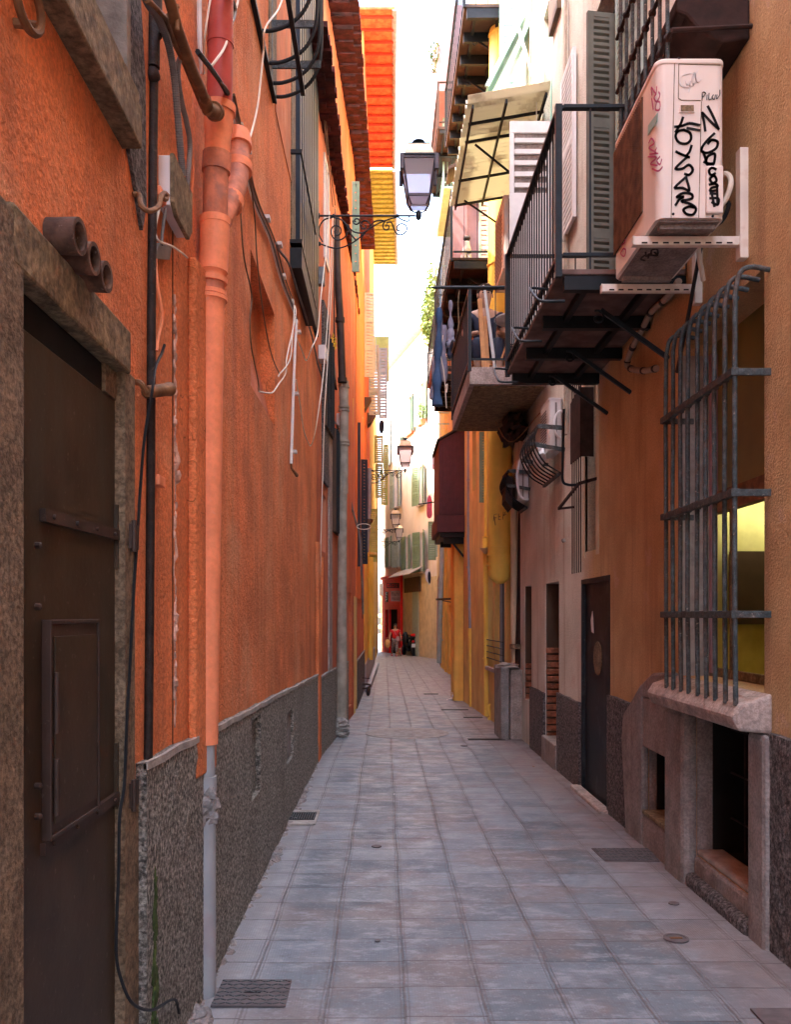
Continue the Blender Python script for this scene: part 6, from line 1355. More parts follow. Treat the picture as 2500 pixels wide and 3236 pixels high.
# rusty window cage of the narrow barred window
rc = thing('rusty_window_cage', 'rusty iron cage with a sheet-metal top half over the narrow window right of the door', 'window cage')
def RX(px, D): return (px-VX)/F*D
y_a, y_b = 7.92, 8.34; xo = 1.75
mb = MB(); mb.prism([(xo,y_a,2.98),(xo,y_b,2.98),(xo,y_b,3.55),(xo,y_a,3.62)], V(.006,0,0)); mb.box(xo,1.872,y_a-.003,y_a+.003,2.98,3.60); mb.build('sheet', M['rustd'], rc)
for i in range(5):
    y = y_a+.03+(y_b-y_a-.06)*i/4; mb = MB(); mb.tube(crom([V(1.87,y,3.76), V(1.80,y,3.76), V(1.765,y,3.70), V(1.762,y,3.5)], 4)+[V(1.762,y,1.95)], .0055, 8); mb.build('upright_bar', M['rustd'], rc, smooth=True)
mb = MB(); mb.bar((1.74,y_a,2.74), (1.70,y_b+.3,2.60), .02, .025); mb.bar((1.74,y_a,2.74), (1.88,y_a-.1,2.77), .02, .025); mb.bar((1.70,y_b+.3,2.60), (1.78,y_b,2.58), .02, .02); mb.build('cross_bar', M['rustd'], rc)
for i, z in enumerate((2.0,)):
    pass
mb = MB(); c = RA.pt(1781,1708,.03); mb.blob(c, (.022,.03,.022), 3, .3); single(mb, 'wall_spout', M['cement'], 'tiny cement spout on the pink wall left of the black steel door', 'spout')

# ------------------------------------------------------------------ things on the balconies: people, table, boards
def skin(name, V_, E_, R_, m, parent, sub=2, root=0):
    me = bpy.data.meshes.new(name); me.from_pydata([tuple(v) for v in V_], E_, []); me.materials.append(m)
    o = bpy.data.objects.new(name, me); COL.objects.link(o); o.parent = parent
    md = o.modifiers.new('skin', 'SKIN'); md.use_smooth_shade = True
    for i, r in enumerate(R_): me.skin_vertices[0].data[i].radius = (r, r) if not isinstance(r, tuple) else r
    me.skin_vertices[0].data[root].use_root = True
    s = o.modifiers.new('sub', 'SUBSURF'); s.levels = sub; s.render_levels = sub
    return o
def chain(n, base=0): return [(base+i, base+i+1) for i in range(n-1)]
def seated(label, x, y, zf, skinm, topm, botm, text=None, face=-1):
    t = thing('person', label, 'person')
    c = V(x, y, zf); hip = c+V(0,.0,.47)
    pts = [hip, hip+V(0,-.01,.25), hip+V(0,-.03,.45), hip+V(0,-.04,.54), hip+V(0,-.07,.60), hip+V(0,-.07,.72), hip+V(0,-.06,.80),        # 0-6 spine, neck, head
           hip+V(-.19,-.03,.45), hip+V(-.26,-.06,.20), hip+V(-.16,-.26,.16), hip+V(-.10,-.32,.16),                                     # left arm
           hip+V(.19,-.03,.45), hip+V(.26,-.06,.20), hip+V(.18,-.26,.16), hip+V(.12,-.32,.16),
           hip+V(-.10,-.02,0), hip+V(-.13,-.42,.02), hip+V(-.13,-.44,-.42), hip+V(-.13,-.56,-.45),
           hip+V(.10,-.02,0), hip+V(.13,-.42,.02), hip+V(.13,-.44,-.42), hip+V(.13,-.56,-.45)]
    ed = chain(7)+[(2,7),(7,8),(8,9),(9,10),(2,11),(11,12),(12,13),(13,14),(0,15),(15,16),(16,17),(17,18),(0,19),(19,20),(20,21),(21,22)]
    rr = [.13,.13,.13,.055,.075,.098,.06, .06,.045,.035,.03, .06,.045,.035,.03, .09,.07,.05,.04, .09,.07,.05,.04]
    skin('body', pts, ed, rr, skinm, t)
    sh_ = [hip, hip+V(0,-.01,.25), hip+V(0,-.03,.44), hip+V(-.19,-.03,.45), hip+V(-.25,-.055,.28), hip+V(.19,-.03,.45), hip+V(.25,-.055,.28)]
    skin('shirt', sh_, [(0,1),(1,2),(2,3),(3,4),(2,5),(5,6)], [.155,.150,.145,.078,.066,.078,.066], topm, t)
    tr_ = [hip, hip+V(-.10,-.02,0), hip+V(-.13,-.42,.02), hip+V(-.13,-.44,-.25), hip+V(.10,-.02,0), hip+V(.13,-.42,.02), hip+V(.13,-.44,-.25)]
    skin('trousers', tr_, [(0,1),(1,2),(2,3),(0,4),(4,5),(5,6)], [.13,.10,.085,.07,.10,.085,.07], botm, t)
    h = hip+V(0,-.165,.70)
    mb = MB()
    for s in (-1, 1): mb.blob(h+V(s*.034,.008,.012), (.013,.01,.008), 1, 0, 8, 5)
    mb.build('eyes', M['hair'], t)
    mb = MB(); mb.blob(h+V(0,-.012,-.018), (.014,.02,.024), 2, .05, 8, 6); mb.blob(h+V(-.095,.09,.0), (.012,.02,.03), 2, .05, 8, 6); mb.blob(h+V(.095,.09,.0), (.012,.02,.03), 2, .05, 8, 6); mb.build('nose_and_ears', skinm, t, smooth=True)
    mb = MB(); mb.blob(h+V(0,.008,-.062), (.026,.008,.007), 2, .05, 8, 5); mb.build('mouth', M['maroon'], t)
    if text:
        cu = bpy.data.curves.new('txt', 'FONT'); cu.body = text; cu.size = .12; cu.extrude = .002; cu.align_x = 'CENTER'
        to = bpy.data.objects.new('txt', cu); COL.objects.link(to); bpy.context.view_layer.update()
        me = bpy.data.meshes.new_from_object(to.evaluated_get(bpy.context.evaluated_depsgraph_get())); bpy.data.objects.remove(to)
        me.transform(Matrix.Translation(hip+V(0,-.172,.27)) @ Euler((math.radians(90),0,0)).to_matrix().to_4x4())
        me.materials.clear(); me.materials.append(M['bag']); o = bpy.data.objects.new('shirt_lettering', me); COL.objects.link(o); o.parent = t
    return t
seated('seated bald person in a dark red T-shirt with white lettering on the concrete balcony', 1.60, 12.25, 4.42, M['skind'], M['maroon'], M['laundryd'], 'MARKET')
pp = seated('seated person with dark hair half hidden behind the folded boards on the concrete balcony', 1.27, 11.25, 4.42, M['skin'], M['laundryd'], M['laundryd'])
mb = MB(); mb.blob((1.27,11.21,5.66), (.10,.11,.09), 4, .15, 14, 9); mb.build('hair', M['hair'], pp)
t = thing('round_table', 'round grey cafe table tilted on the concrete balcony beside the seated person', 'table')
mb = MB(); mb.lathe((1.62,10.75,5.13), (1.62,10.75,9), [(0,.27),(.01,.285),(.025,.285)], 32); mb.build('tabletop', M['plate'], t, smooth=True)
mb = MB(); mb.tube([(1.62,10.75,5.13),(1.62,10.75,4.5)], .022, 10); mb.build('leg', M['iron'], t, smooth=True)
for k in range(3): a = k*2.09; mb = MB(); mb.tube([(1.62,10.75,4.55),(1.62+.22*math.cos(a),10.75+.22*math.sin(a),4.43)], .014, 8); mb.build('foot', M['iron'], t, smooth=True)
mb = MB(); mb.box(1.14,1.165,10.33,10.42,4.43,5.28); mb.box(1.18,1.205,10.35,10.44,4.43,5.08); mb.bar((1.155,10.38,4.43),(1.10,10.38,5.25),.05,.03)
bt = thing('folded_boards', 'folded orange wooden boards standing at the end of the concrete balcony', 'boards')
mb = MB(); mb.bar(P(1530,1165,10.4), P(1516,945,10.4), .055, .03); mb.build('long_board', M['wooden'], bt, bevel=.008)
mb = MB(); mb.bar(P(1542,1165,10.45), P(1533,1000,10.45), .045, .03); mb.build('short_board', M['wooden'], bt, bevel=.008)
mb = MB()
for k in range(4): mb.tube([P(1562+k*2,1168,10.36+.01*k), P(1528+k*1.5,902+k*2,10.36+.01*k)], .010, 6)
single(mb, 'folded_drying_rack', M['shutw'], 'folded white drying rack leaning on the end railing of the concrete balcony', 'drying rack', smooth=True)
mb = MB(); mb.bar(P(1583,1140,10.5), P(1604,1080,10.5), .04, .02); single(mb, 'chair_slat', M['wooden'], 'slanting orange chair slat on the concrete balcony right of the seated person', 'chair')
mb = MB(); mb.box(1.10,1.80,11.1,11.5,4.70,4.76)
for s in (1.12,1.76): mb.box(s,s+.03,11.12,11.15,4.43,4.7); mb.box(s,s+.03,11.45,11.48,4.43,4.7)
mbx = single(mb, 'wooden_bench', M['wooden'], 'low wooden bench under the seated person on the concrete balcony', 'bench')
# cat
ct = thing('cat', 'black and white cat sitting behind the bars of the dark balcony', 'cat')
c = V(P(1474,0,13.6).x, 13.6, 6.955)
skin('body', [c+V(0,.06,.06), c+V(0,.02,.14), c+V(0,-.03,.22), c+V(0,-.05,.28), c+V(0,-.07,.33), c+V(-.035,-.07,.16), c+V(-.035,-.09,.02), c+V(.035,-.07,.16), c+V(.035,-.09,.02), c+V(-.07,.04,.05), c+V(.07,.04,.05), c+V(.10,.10,.02), c+V(.18,.05,.02)],
     [(0,1),(1,2),(2,3),(3,4),(2,5),(5,6),(2,7),(7,8),(0,9),(0,10),(0,11),(11,12)], [.085,.085,.065,.045,.052,.03,.018,.03,.018,.05,.05,.02,.014], M['fur'], ct)
mb = MB(); mb.blob(c+V(0,-.055,.362), (.056,.05,.034), 3, .1, 14, 8)
for s in (-1,1): mb.lathe(c+V(s*.035,-.06,.375), c+V(s*.045,-.06,.5), [(0,.02),(.022,.014),(.042,.002)], 8)
mb.build('dark_cap_and_ears', M['furd'], ct, smooth=True)
mb = MB()
for s in (-1,1): mb.blob(c+V(s*.022,-.118,.345), (.009,.006,.008), 1, 0, 8, 5)
mb.blob(c+V(0,-.128,.325), (.007,.006,.005), 1, 0, 6, 4); mb.build('eyes_and_nose', M['dark'], ct)

# ------------------------------------------------------------------ laundry
def cloth(label, cat, D, outline, m, th=.03, seed=1, name='laundry', group=None):
    r = random.Random(seed); f = [P(x, y, D) for x, y in outline]; mb = MB(); n = len(f)
    g = [p+V(0, th+r.uniform(-.01,.02), 0) for p in f]
    c0 = sum(f, V(0,0,0))/n-V(0,.02,0); c1 = sum(g, V(0,0,0))/n+V(0,.02,0)
    vs = f+g+[c0, c1]; fs = [(i,(i+1)%n,2*n) for i in range(n)]+[(n+(i+1)%n,n+i,2*n+1) for i in range(n)]+[(i,n+i,n+(i+1)%n,(i+1)%n) for i in range(n)]
    mb.add(vs, fs); o = single(mb, name, m, label, cat, group)
    s = o.modifiers.new('sub', 'SUBSURF'); s.levels = 2; s.render_levels = 2
    return o
jn = thing('hanging_jeans', 'long pair of blue jeans hanging from the pole left of the concrete balcony', 'jeans')
def tubecloth(nm, pts, D, rads, m, par, k=4):
    q = crom([P(x, y, D+dy) for x, y, dy in pts], k); rr = [rads[0]+(rads[-1]-rads[0])*i/(len(q)-1)+.012*math.sin(i*1.3) for i in range(len(q))]
    mb = MB(); mb.tube(q, rr, 14); o = mb.build(nm, m, par, smooth=True); return o
tubecloth('near_leg', [(1388,975,0),(1387,1050,0),(1383,1150,.02),(1381,1220,0),(1382,1282,0)], 10.3, [.030,.055], M['jeans'], jn)
tubecloth('far_leg', [(1389,980,.08),(1384,1100,.1),(1374,1200,.1),(1371,1262,.1)], 10.3, [.03,.05], M['laundryg'], jn)
gt = thing('hanging_shirt', 'crumpled grey top pegged on the pole next to the blue jeans', 'shirt')
tubecloth('sleeve', [(1424,950,0),(1424,1000,0),(1425,1050,0)], 10.3, [.014,.03], M['laundryg'], gt); tubecloth('body', [(1425,1040,0),(1423,1080,0),(1425,1085,0)], 10.3, [.03,.075], M['laundryg'], gt)
tubecloth('dark_part', [(1420,1080,0),(1420,1110,0),(1421,1135,0)], 10.3, [.04,.02], M['laundryd'], gt)
tubecloth('grey_rag', [(1403,1030,.4),(1402,1120,.4),(1404,1205,.4)], 10.6, [.035,.045], M['laundryg'], jn)
for px, lb in ((1450,'left'), (1440,'right')): pass
wire_pts = [P(1452,918,10.2), P(1448,960,10.2), P(1450,1020,10.2), P(1446,1048,10.2)]; mb = MB(); mb.tube(crom(wire_pts), .006, 6); single(mb, 'string', M['oldwood'], 'short brown string dangling from the pole of the concrete balcony', 'string', smooth=True)
mb = MB(); mb.tube(crom([P(1400,1060,10.3), P(1393,1120,10.3), P(1402,1170,10.3), P(1410,1240,10.3), P(1414,1215,10.3), P(1408,1228,10.3), P(1411,1290,10.3)]), .006, 6); single(mb, 'string', M['cablew'], 'knotted pale string hanging below the blue jeans', 'string', smooth=True)
cloth('pale blue sheet hanging high under the nearest street lamp', 'sheet', 19.5, [(1338,660),(1350,655),(1356,700),(1352,760),(1356,850),(1350,858),(1340,850),(1338,760),(1334,700)], M['laundryw'], name='hanging_sheet')
cloth('white sheet hanging high, just right of the pale blue one', 'sheet', 20.5, [(1376,660),(1386,650),(1384,760),(1378,840),(1372,900),(1368,840),(1374,760)], M['laundryw'], name='hanging_sheet', seed=4)
for py in (750, 839): mb = MB(); mb.tube([P(1310,py,19.8), P(1410,py+2,19.8)], .012, 6); single(mb, 'laundry_pole', M['teal'], 'thin pale laundry pole high across the sky gap, %s one' % ('upper' if py < 800 else 'lower'), 'pole', smooth=True)
for py, lb in ((1272,'topmost'),(1305,'middle'),(1340,'lowest')): mb = MB(); mb.tube([P(1382,py,24), P(1420,py,24)], .014, 6); single(mb, 'laundry_rod', M['teal'], 'short green laundry rod under the jeans, %s of three' % lb, 'rod', smooth=True)
cloth('bright pink cloth drying on a bar left of the maroon box', 'cloth', 30, [(1352,1562),(1364,1565),(1366,1600),(1368,1630),(1360,1640),(1348,1640),(1348,1600)], M['laundryp'], name='hanging_cloth')
cloth('white cloth drying behind the pink one', 'cloth', 30.6, [(1344,1600),(1352,1562),(1362,1558),(1368,1590),(1364,1640),(1358,1620),(1350,1575)], M['laundryw'], name='hanging_cloth')
mb = MB(); mb.tube([P(1322,1594,29.5), P(1384,1585,29.5)], .025, 6); single(mb, 'laundry_bar', M['iron'], 'black laundry bar under the pink cloth', 'bar', smooth=True)
cloth('white and navy clothes hanging over the brown shop awning', 'clothes', 34, [(1341,1796),(1362,1794),(1362,1830),(1358,1858),(1352,1838),(1344,1836)], M['laundryw'], name='hanging_clothes')
cloth('navy garment beside the white clothes above the brown shop awning', 'clothes', 33.6, [(1351,1805),(1362,1802),(1363,1835),(1358,1850),(1352,1835)], M['laundryd'], name='hanging_clothes')
cloth('dark patterned cloth hanging between the shutters on the left', 'cloth', 27.5, [(1200,1325),(1214,1325),(1216,1350),(1210,1375),(1198,1368),(1197,1345)], M['laundryd'], name='hanging_cloth')
bn = thing('banner', 'white banner with pink lettering on the far building left of the maroon box', 'banner')
mb = MB(); p = P(1366,1484,30); q = P(1386,1436,30); mb.box(p.x, q.x, 30, 30.03, p.z, q.z); mb.build('fabric', M['laundryw'], bn)
mb = MB()
for r_, cnt in ((1470,6),(1478,6)):
    for i in range(cnt): p = P(1369+i*2.7, r_+3, 29.99); mb.box(p.x, p.x+.018, 29.985, 29.999, p.z, p.z+.055); mb.box(p.x+.018, p.x+.03, 29.985, 29.999, p.z, p.z+.02)
mb.build('lettering', M['laundryp'], bn)

# ------------------------------------------------------------------ plants
def bush(label, c, rad, n, m, size, name='plant', stems=True, seed=1, pot=None, cat='plant'):
    r = random.Random(seed); t = thing(name, label, cat); mb = MB(); c = Vector(c)
    for i in range(n):
        d = Vector((r.gauss(0,1), r.gauss(0,1), r.gauss(0,1))).normalized()*r.uniform(.3,1)**.6
        p = c+Vector((d.x*rad[0], d.y*rad[1], d.z*rad[2])); a = Vector((r.gauss(0,1), r.gauss(0,1), r.gauss(0,1))).normalized()*size*r.uniform(.6,1.3); b = a.orthogonal().normalized()*size*.45
        mb.add([p-a, p+b, p+a, p-b], [(0,1,2,3)])
    mb.build('leaves', m, t)
    if stems:
        mb = MB()
        for i in range(5):
            mb.tube(crom([c+V(0,0,-rad[2]), c+V(r.uniform(-.3,.3)*rad[0], 0, 0), c+V(r.uniform(-.8,.8)*rad[0], r.uniform(-.5,.5)*rad[1], rad[2]*.7)]), size*.12, 5)
        mb.build('stems', M['oldwood'], t)
    if pot: mb = MB(); mb.lathe(c+V(0,0,-rad[2]-pot), c+V(0,0,9), [(0,pot*.4),(pot*.9,pot*.6),(pot,pot*.66)], 14); mb.build('pot', M['terra'], t, smooth=True)
    return t
p = P(1375,180,18.6); bush('green plant trailing off the small timber balcony against the sky', p, (.16,.2,.35), 150, M['leaf'], .05)
p = P(1360,1000,38.5); bush('thick ivy spilling over the roof tower at the bend', p, (.42,.8,1.5), 900, M['leafl'], .13, seed=3)
p = P(1370,890,38.5); bush('pale creeper higher up on the roof tower at the bend', p, (.3,.6,1.0), 300, M['leafl'], .12, seed=5)
p = P(1044,1082,11.9); bush('small bunch of yellow flowers in a black window box by the brown pipes', p, (.10,.10,.13), 140, M['flower'], .022, seed=8)
mb = MB(); p = P(1030,1100,11.7); q = P(1056,1200,11.7); mb.prism([P(1024,1108,11.7), P(1050,1100,11.7), P(1060,1205,11.7), P(1032,1195,11.7)], V(0,.5,0)); single(mb, 'window_box', M['iron'], 'tall black window box below the yellow flowers', 'planter', bevel=.01)
p = FF.pt(1337,1300,.2); bush('leafy pot plant on an upper sill of the pale pink house', p, (.35,.3,.4), 120, M['leaf'], .10, seed=9, pot=.25)

# ------------------------------------------------------------------ street furniture and small things on the paving
def gp3(px, py): D = (ZC)*F/(py-VY-.0107*F); return V((px-VX)/F*D, D, gz(D))
pl = thing('cover_plate', 'square chequered steel cover plate at the foot of the drainpipe', 'cover')
cs = [gp3(665,3184), gp3(902,3184), gp3(922,3101), gp3(705,3101)]
mb = MB(); mb.prism([c_+V(0,0,.003) for c_ in cs], V(0,0,.008)); mb.build('plate', M['iron2'], pl)
mb = MB()
for i in range(11):
    for j in range(7):
        u = (i+.5)/11; v = (j+.5)/7; a_ = cs[0].lerp(cs[1], u); b_ = cs[3].lerp(cs[2], u); c_ = a_.lerp(b_, v)+V(0,0,.012)
        d = V(.011,.007*(1 if (i+j) % 2 else -1),0); mb.bar(c_-d, c_+d, .007, .003)
mb.build('chequer_ribs', M['irong'], pl)
mb = MB(); c_ = (cs[0]+cs[2])/2; mb.box(c_.x-.035,c_.x+.035,c_.y-.009,c_.y+.009,c_.z+.009,c_.z+.013); mb.build('lifting_slot', M['dark'], pl)
pl = thing('cover_plate', 'chequered iron cover plate by the cellar opening on the right', 'cover')
cs = [gp3(1912,2722), gp3(2085,2724), gp3(2050,2683), gp3(1870,2683)]
mb = MB(); mb.prism([c_+V(0,0,.003) for c_ in cs], V(0,0,.007)); mb.build('plate', M['iron2'], pl)
mb = MB()
for i in range(12):
    for j in range(8):
        u = (i+.5)/12; v = (j+.5)/8; c_ = cs[0].lerp(cs[1], u).lerp(cs[3].lerp(cs[2], u), v)+V(0,0,.011); d = V(.012,.006*(1 if (i+j) % 2 else -1),0); mb.bar(c_-d, c_+d, .007, .003)
mb.build('chequer_ribs', M['irong'], pl)
mb = MB(); q = gp3(2460,3236); mb.box(q.x-.06,q.x+.35,q.y-.3,q.y+.12,gz(q.y)+.003,gz(q.y)+.012); single(mb, 'cover_plate', M['iron2'], 'dark iron cover plate cut off by the bottom right corner', 'cover')
mb = MB(); q = gp3(2137,2967); mb.lathe(q+V(0,0,.002), q+V(0,0,1), [(0,.062),(.007,.062),(.008,.05),(.004,.047)], 28); mc = single(mb, 'valve_cover', M['iron2'], 'small round iron valve cover in the middle right of the paving', 'cover')
mb = MB(); mb.box(q.x-.03,q.x+.03,q.y-.008,q.y+.008,q.z+.006,q.z+.010); mb.build('lifting_slot', M['rustp'], mc)
mb = MB(); q = gp3(1286,2317); mb.lathe(q+V(0,0,.002), q+V(0,0,1), [(0,.60),(.006,.60),(.008,.55)], 40); single(mb, 'manhole_cover', M['cementl'], 'large round pale manhole cover in the middle distance', 'manhole')
for (pa, pb, py, lb) in ((1480,1595,2337,'dark drain slot in front of the stone block'), (1395,1480,2243,'long dark drain slot farther up on the right'), (1465,1525,2267,'short dark drain slot by the yellow drainpipe'), (1340,1385,2193,'small far drain slot near the left of the buttress')):
    a_ = gp3(pa, py); b_ = gp3(pb, py); mb = MB(); mb.box(a_.x, b_.x, a_.y-.05, a_.y+.07, gz(a_.y)+.003, gz(a_.y)+.009); single(mb, 'drain_slot', M['iron'], lb, 'drain')
for (px, py, r, lb) in ((1190,2675,.035,'small oval iron cap left of centre on the paving'), (1193,2974,.014,'tiny round stud near the bottom of the paving'), (1467,2357,.045,'small round iron cap near the drain slot'), (2130,2856,.03,'small dark cap near the right wall')):
    q = gp3(px, py); mb = MB(); mb.lathe(q+V(0,0,.002), q+V(0,0,1), [(0,r),(.006,r)], 18); single(mb, 'iron_cover', M['iron2'], lb, 'cover')
dg = thing('drain_grate', 'small rectangular drain grate in a cement surround by the left wall', 'drain')
a_ = gp3(887,2597); b_ = gp3(1001,2575); mb = MB(); mb.box(a_.x-.06,b_.x+.02,a_.y-.12,b_.y+.12,gz(a_.y)+.002,gz(a_.y)+.018); mb.build('surround', M['cementl'], dg, bevel=.008)
mb = MB(); mb.box(a_.x,b_.x,a_.y,b_.y,gz(a_.y)+.018,gz(a_.y)+.021); mb.build('slot', M['dark'], dg)
mb = MB(); k = 14
for i in range(k): x = a_.x+(b_.x-a_.x)*(i+.5)/k; mb.box(x-.004,x+.004,a_.y,b_.y,gz(a_.y)+.021,gz(a_.y)+.026)
mb.build('grate_bars', M['irong'], dg)
# crumbled mortar along the foot of the left wall
mb = MB(); rnd = random.Random(5)
for i in range(150):
    y = 3.3+7.0*(i/150)**1.15; k = rnd.uniform(.3,1.0)*(1.3 if 5.8 < y < 8.8 else .8)
    if rnd.random() < .25: continue
    mb.blob((-.765+rnd.uniform(-.02,.045)*k, y, gz(y)-.004), (.04*k,.07*k,.020*k), i, .4, 7, 5)
tag(mb.build('rubble', M['cement']), kind='stuff')
for (px, py, m_, s, lb, nm) in ((1690,2362,'red',.03,'red dead leaf on the paving in front of the stone block','leaf'), (1686,2424,'rustp',.02,'small orange leaf on the paving near the brick niche','leaf'), (1291,2126,'bag',.03,'white scrap of litter in the middle of the far paving','litter'),
      (2109,2738,'wooden',.012,'tiny orange cigarette end by the cellar wall','litter'), (1246,2511,'bag',.008,'tiny white speck of litter left of centre','litter'), (2282,2824,'bag',.008,'tiny white speck of litter on the right slabs','litter')):
    q = gp3(px, py); mb = MB(); mb.add([q+V(-s,0,.006), q+V(0,-s*.7,.004), q+V(s,.1*s,.010), q+V(.2*s,s*.8,.012)], [(0,1,2,3)]); mb.add([q+V(-s*.3,s*.4,.006), q+V(.4*s,-s*.2,.014), q+V(.1*s,s*1.1,.004)], [(0,1,2)]); single(mb, nm, M[m_], lb, nm)
q = P(1438,2182,18.4); q.z = gz(18.4)
mb = MB(); mb.blob(q+V(.06,0,.07), (.13,.10,.09), 4, .5, 12, 8); mb.prism([q+V(-.17,0,.005), q+V(-.02,.02,.005), q+V(.0,.02,.10), q+V(-.1,0,.03)], V(0,.1,0)); single(mb, 'plastic_bag', M['bag'], 'crumpled white plastic bag at the foot of the yellow buttress', 'bag')
# scrap cart wheels by the left wall far off
sc = thing('folded_cart', 'small folded hand cart with black wheels lying by the far left wall', 'cart')
q = V(P(1163,0,19.5).x, 19.5, gz(19.5))
for dx in (0,):
    mb = MB(); mb.lathe(q+V(-.01,0,.10), q+V(.3,-.1,.1), [(0,.095),(.035,.095)], 20); mb.build('wheel', M['black'], sc, smooth=True)
mb = MB(); mb.tube(crom([q+V(-.22,0,.28), q+V(.0,0,.26), q+V(.05,0,.22), q+V(-.05,0,.17), q+V(-.2,0,.18)]), .022, 8); mb.tube([q+V(-.2,.1,.4), q+V(.04,.1,.38)], .012, 6); mb.build('frame', M['pipeb'], sc, smooth=True)
mb = MB(); mb.bar(V(-.40,20.5,gz(20)+.06), V(-.26,33,gz(33)+.12), .12, .10); single(mb, 'kerb_pipe', M['pipezinc'], 'long grey pipe lying along the foot of the far left wall', 'pipe', bevel=.02)
# scooter seen from behind at three quarters
st_ = thing('scooter', 'black motor scooter with a red-topped box parked by the white panel at the bend', 'scooter')
c = V(P(1305,0,45).x, 45, gz(45))
mb = MB(); mb.lathe(c+V(.02,-.25,.27), c+V(1,-.65,.27), [(-.06,.20),(-.05,.26),(.05,.26),(.06,.20)], 24); w1 = mb.build('rear_wheel', M['black'], st_, smooth=True)
mb = MB(); mb.lathe(c+V(-.42,.95,.27), c+V(.5,.6,.27), [(-.05,.2),(-.04,.26),(.04,.26),(.05,.2)], 24); mb.build('front_wheel', M['black'], st_, smooth=True)
mb = MB(); mb.blob(c+V(0,0,.62), (.20,.45,.28), 2, .08, 16, 10); mb.blob(c+V(-.2,.45,.45), (.20,.4,.24), 5, .08, 16, 10); mb.blob(c+V(-.36,.75,.80), (.18,.14,.40), 6, .08, 14, 10); mb.build('body', M['scooter'], st_, smooth=True)
mb = MB(); mb.blob(c+V(.06,-.12,.98), (.24,.26,.15), 8, .04, 16, 10); tb = mb.build('top_box', M['scooter'], st_, smooth=True)
mb = MB(); mb.blob(c+V(.08,-.20,1.04), (.22,.20,.10), 8, .04, 16, 8); mb.build('red_lid', M['red'], tb, smooth=True)
mb = MB(); mb.blob(c+V(-.1,.2,.88), (.16,.36,.07), 9, .04, 14, 8); mb.build('seat', M['black'], st_, smooth=True)
mb = MB(); p = c+V(.02,-.54,.55); mb.box(p.x-.10,p.x+.10,p.y-.01,p.y+.005,p.z-.10,p.z+.08); mb.build('number_plate', M['plate'], st_)
mb = MB(); mb.blob(c+V(.0,-.46,.74), (.08,.04,.05), 1, 0); mb.build('tail_light', M['red'], st_, smooth=True)
mb = MB(); mb.tube([c+V(-.68,.75,1.02), c+V(-.36,.72,1.06), c+V(-.05,.72,1.02)], .02, 8); mb.build('handlebar', M['black'], st_, smooth=True)
for s in (-.70, -.06): mb = MB(); mb.tube([c+V(s*.9,.74,1.05), c+V(s,.76,1.25)], .01, 6); mb.blob(c+V(s,.76,1.28), (.06,.02,.04), 1, 0); mb.build('mirror', M['plate'], st_, smooth=True)
mb = MB(); mb.tube([c+V(.16,.25,.25), c+V(.20,-.4,.30)], [.04,.06], 12); mb.build('exhaust', M['irong'], st_, smooth=True)
# woman walking with a small dog
wm = thing('person', 'woman in a red top and patterned trousers walking a small dog past the red shopfront', 'person')
c = V(P(1249,0,44.5).x, 44.5, gz(44.5)); K_ = 1.0
pts = [c+V(0,0,.92), c+V(0,-.01,1.10), c+V(0,0,1.28), c+V(0,.0,1.38), c+V(0,-.02,1.44), c+V(0,-.02,1.52), c+V(0,-.01,1.585),
       c+V(-.17,0,1.30), c+V(-.26,-.02,1.05), c+V(-.30,-.08,.84), c+V(.17,0,1.30), c+V(.26,0,1.05), c+V(.29,-.05,.82), c+V(.30,-.06,.75),
       c+V(-.09,0,.86), c+V(-.13,.10,.46), c+V(-.16,.22,.08), c+V(-.16,.12,.04), c+V(.08,0,.86), c+V(.07,-.16,.46), c+V(.06,-.14,.08), c+V(.06,-.26,.04), c+V(-.31,-.10,.76)]
ed = chain(7)+[(2,7),(7,8),(8,9),(9,22),(2,10),(10,11),(11,12),(12,13),(0,14),(14,15),(15,16),(16,17),(0,18),(18,19),(19,20),(20,21)]
skin('body', pts, ed, [.12,.12,.11,.045,.06,.085,.05,.055,.042,.032,.055,.042,.032,.03,.08,.05,.036,.035,.08,.05,.036,.035,.03], M['skin'], wm)
skin('red_top', [c+V(0,0,.84), c+V(0,-.01,1.08), c+V(0,0,1.27), c+V(-.17,0,1.29), c+V(-.22,0,1.16), c+V(.17,0,1.29), c+V(.22,0,1.16)], [(0,1),(1,2),(2,3),(3,4),(2,5),(5,6)], [.19,.165,.13,.075,.07,.075,.07], M['redcloth'], wm)
skin('trousers', [c+V(0,0,.84), c+V(-.09,0,.80), c+V(-.13,.10,.46), c+V(-.15,.18,.2), c+V(.08,0,.80), c+V(.07,-.16,.46), c+V(.06,-.14,.2)], [(0,1),(1,2),(2,3),(0,4),(4,5),(5,6)], [.14,.11,.085,.07,.11,.085,.07], M['pattern'], wm)
mb = MB(); mb.blob(c+V(0,.02,1.545), (.095,.10,.10), 4, .1, 14, 9); mb.blob(c+V(-.07,.03,1.46), (.035,.05,.10), 4, .1); mb.build('hair', M['hair'], wm)
mb = MB(); mb.tube([c+V(-.07,-.10,1.52), c+V(.0,-.115,1.525), c+V(.07,-.10,1.52)], .018, 6); mb.build('sunglasses', M['black'], wm)
for s, y in ((-.16,.14), (.06,-.24)): mb = MB(); mb.blob(c+V(s,y,.035), (.045,.11,.04), 2, .1); mb.build('shoe', M['laundryp'], wm, smooth=True)
mb = MB(); mb.blob(c+V(-.38,-.1,.64), (.13,.08,.22), 2, .2, 12, 8); single(mb, 'shopping_bag', M['wooden'], 'orange shopping bag in the hand of the woman in red', 'bag', smooth=True)
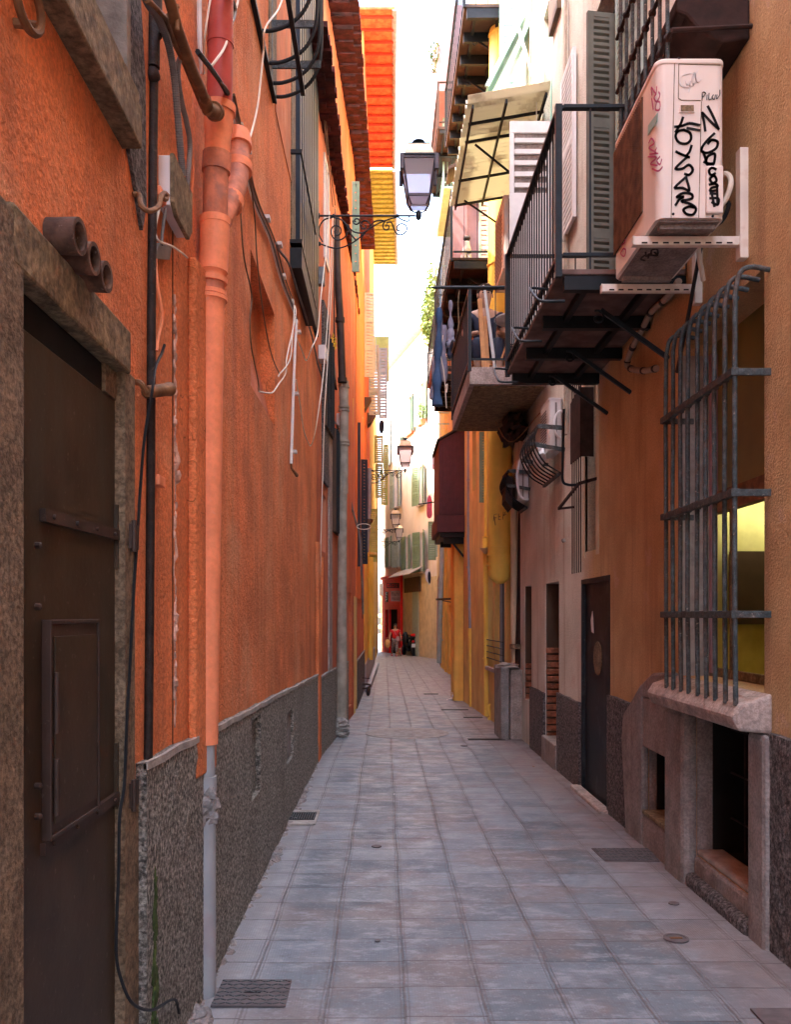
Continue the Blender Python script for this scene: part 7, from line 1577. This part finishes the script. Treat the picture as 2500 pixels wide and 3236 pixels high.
mb = MB(); mb.box(c.x+.05,c.x+.22,44.28,44.34,c.z+.78,c.z+1.0); mb.tube(crom([c+V(.1,-.2,1.0), c+V(-.02,-.15,1.2), c+V(-.12,0,1.36)]), .01, 6); single(mb, 'handbag', M['purple'], 'small mauve shoulder bag worn by the woman in red', 'bag', bevel=.01)
dgt = thing('dog', 'small tan terrier walking at the feet of the woman in red', 'dog')
c = V(P(1263,0,44).x, 44, gz(44))
skin('body', [c+V(0,.18,.24), c+V(0,.0,.24), c+V(0,-.14,.26), c+V(0,-.20,.34), c+V(0,-.26,.38), c+V(0,-.34,.35), c+V(-.06,-.12,.12), c+V(-.06,-.14,.015), c+V(.06,-.12,.12), c+V(.06,-.10,.015), c+V(-.06,.18,.13), c+V(-.06,.21,.07), c+V(-.06,.19,.015), c+V(.06,.18,.13), c+V(.06,.21,.07), c+V(.06,.19,.015), c+V(0,.27,.30), c+V(0,.30,.38)],
     [(0,1),(1,2),(2,3),(3,4),(4,5),(2,6),(6,7),(2,8),(8,9),(0,10),(10,11),(11,12),(0,13),(13,14),(14,15),(0,16),(16,17)], [.085,.08,.095,.06,.075,.035,.03,.022,.03,.022,.04,.026,.02,.04,.026,.02,.02,.012], M['furt'], dgt)
mb = MB()
for s in (-1,1): mb.blob(c+V(s*.065,-.25,.42), (.02,.025,.045), 2, .1)
mb.build('ears', M['furt'], dgt, smooth=True)
mb = MB(); mb.blob(c+V(0,-.385,.355), (.014,.012,.012), 1, 0)
for s in (-1,1): mb.blob(c+V(s*.03,-.315,.405), (.01,.008,.01), 1, 0)
mb.build('nose_and_eyes', M['dark'], dgt)
# lit amber lamps in the doorway on the left
for i, py in enumerate((1945, 1980)):
    q = P(1200.5, py, 43); mb = MB(); mb.blob(q, (.07,.07,.10), 2, .0, 12, 8); single(mb, 'doorway_lamp', M['amber'], ['upper','lower'][i]+' amber lamp glowing beside the far left doorway', 'lamp', smooth=True)
q = P(1204,1885,41); mb = MB(); mb.box(q.x-.06,q.x+.10,41,41.06,P(0,1882,41).z,P(0,1845,41).z); single(mb, 'shop_sign', M['bag'], 'small white projecting sign by the far left doorway', 'sign')
finalize()
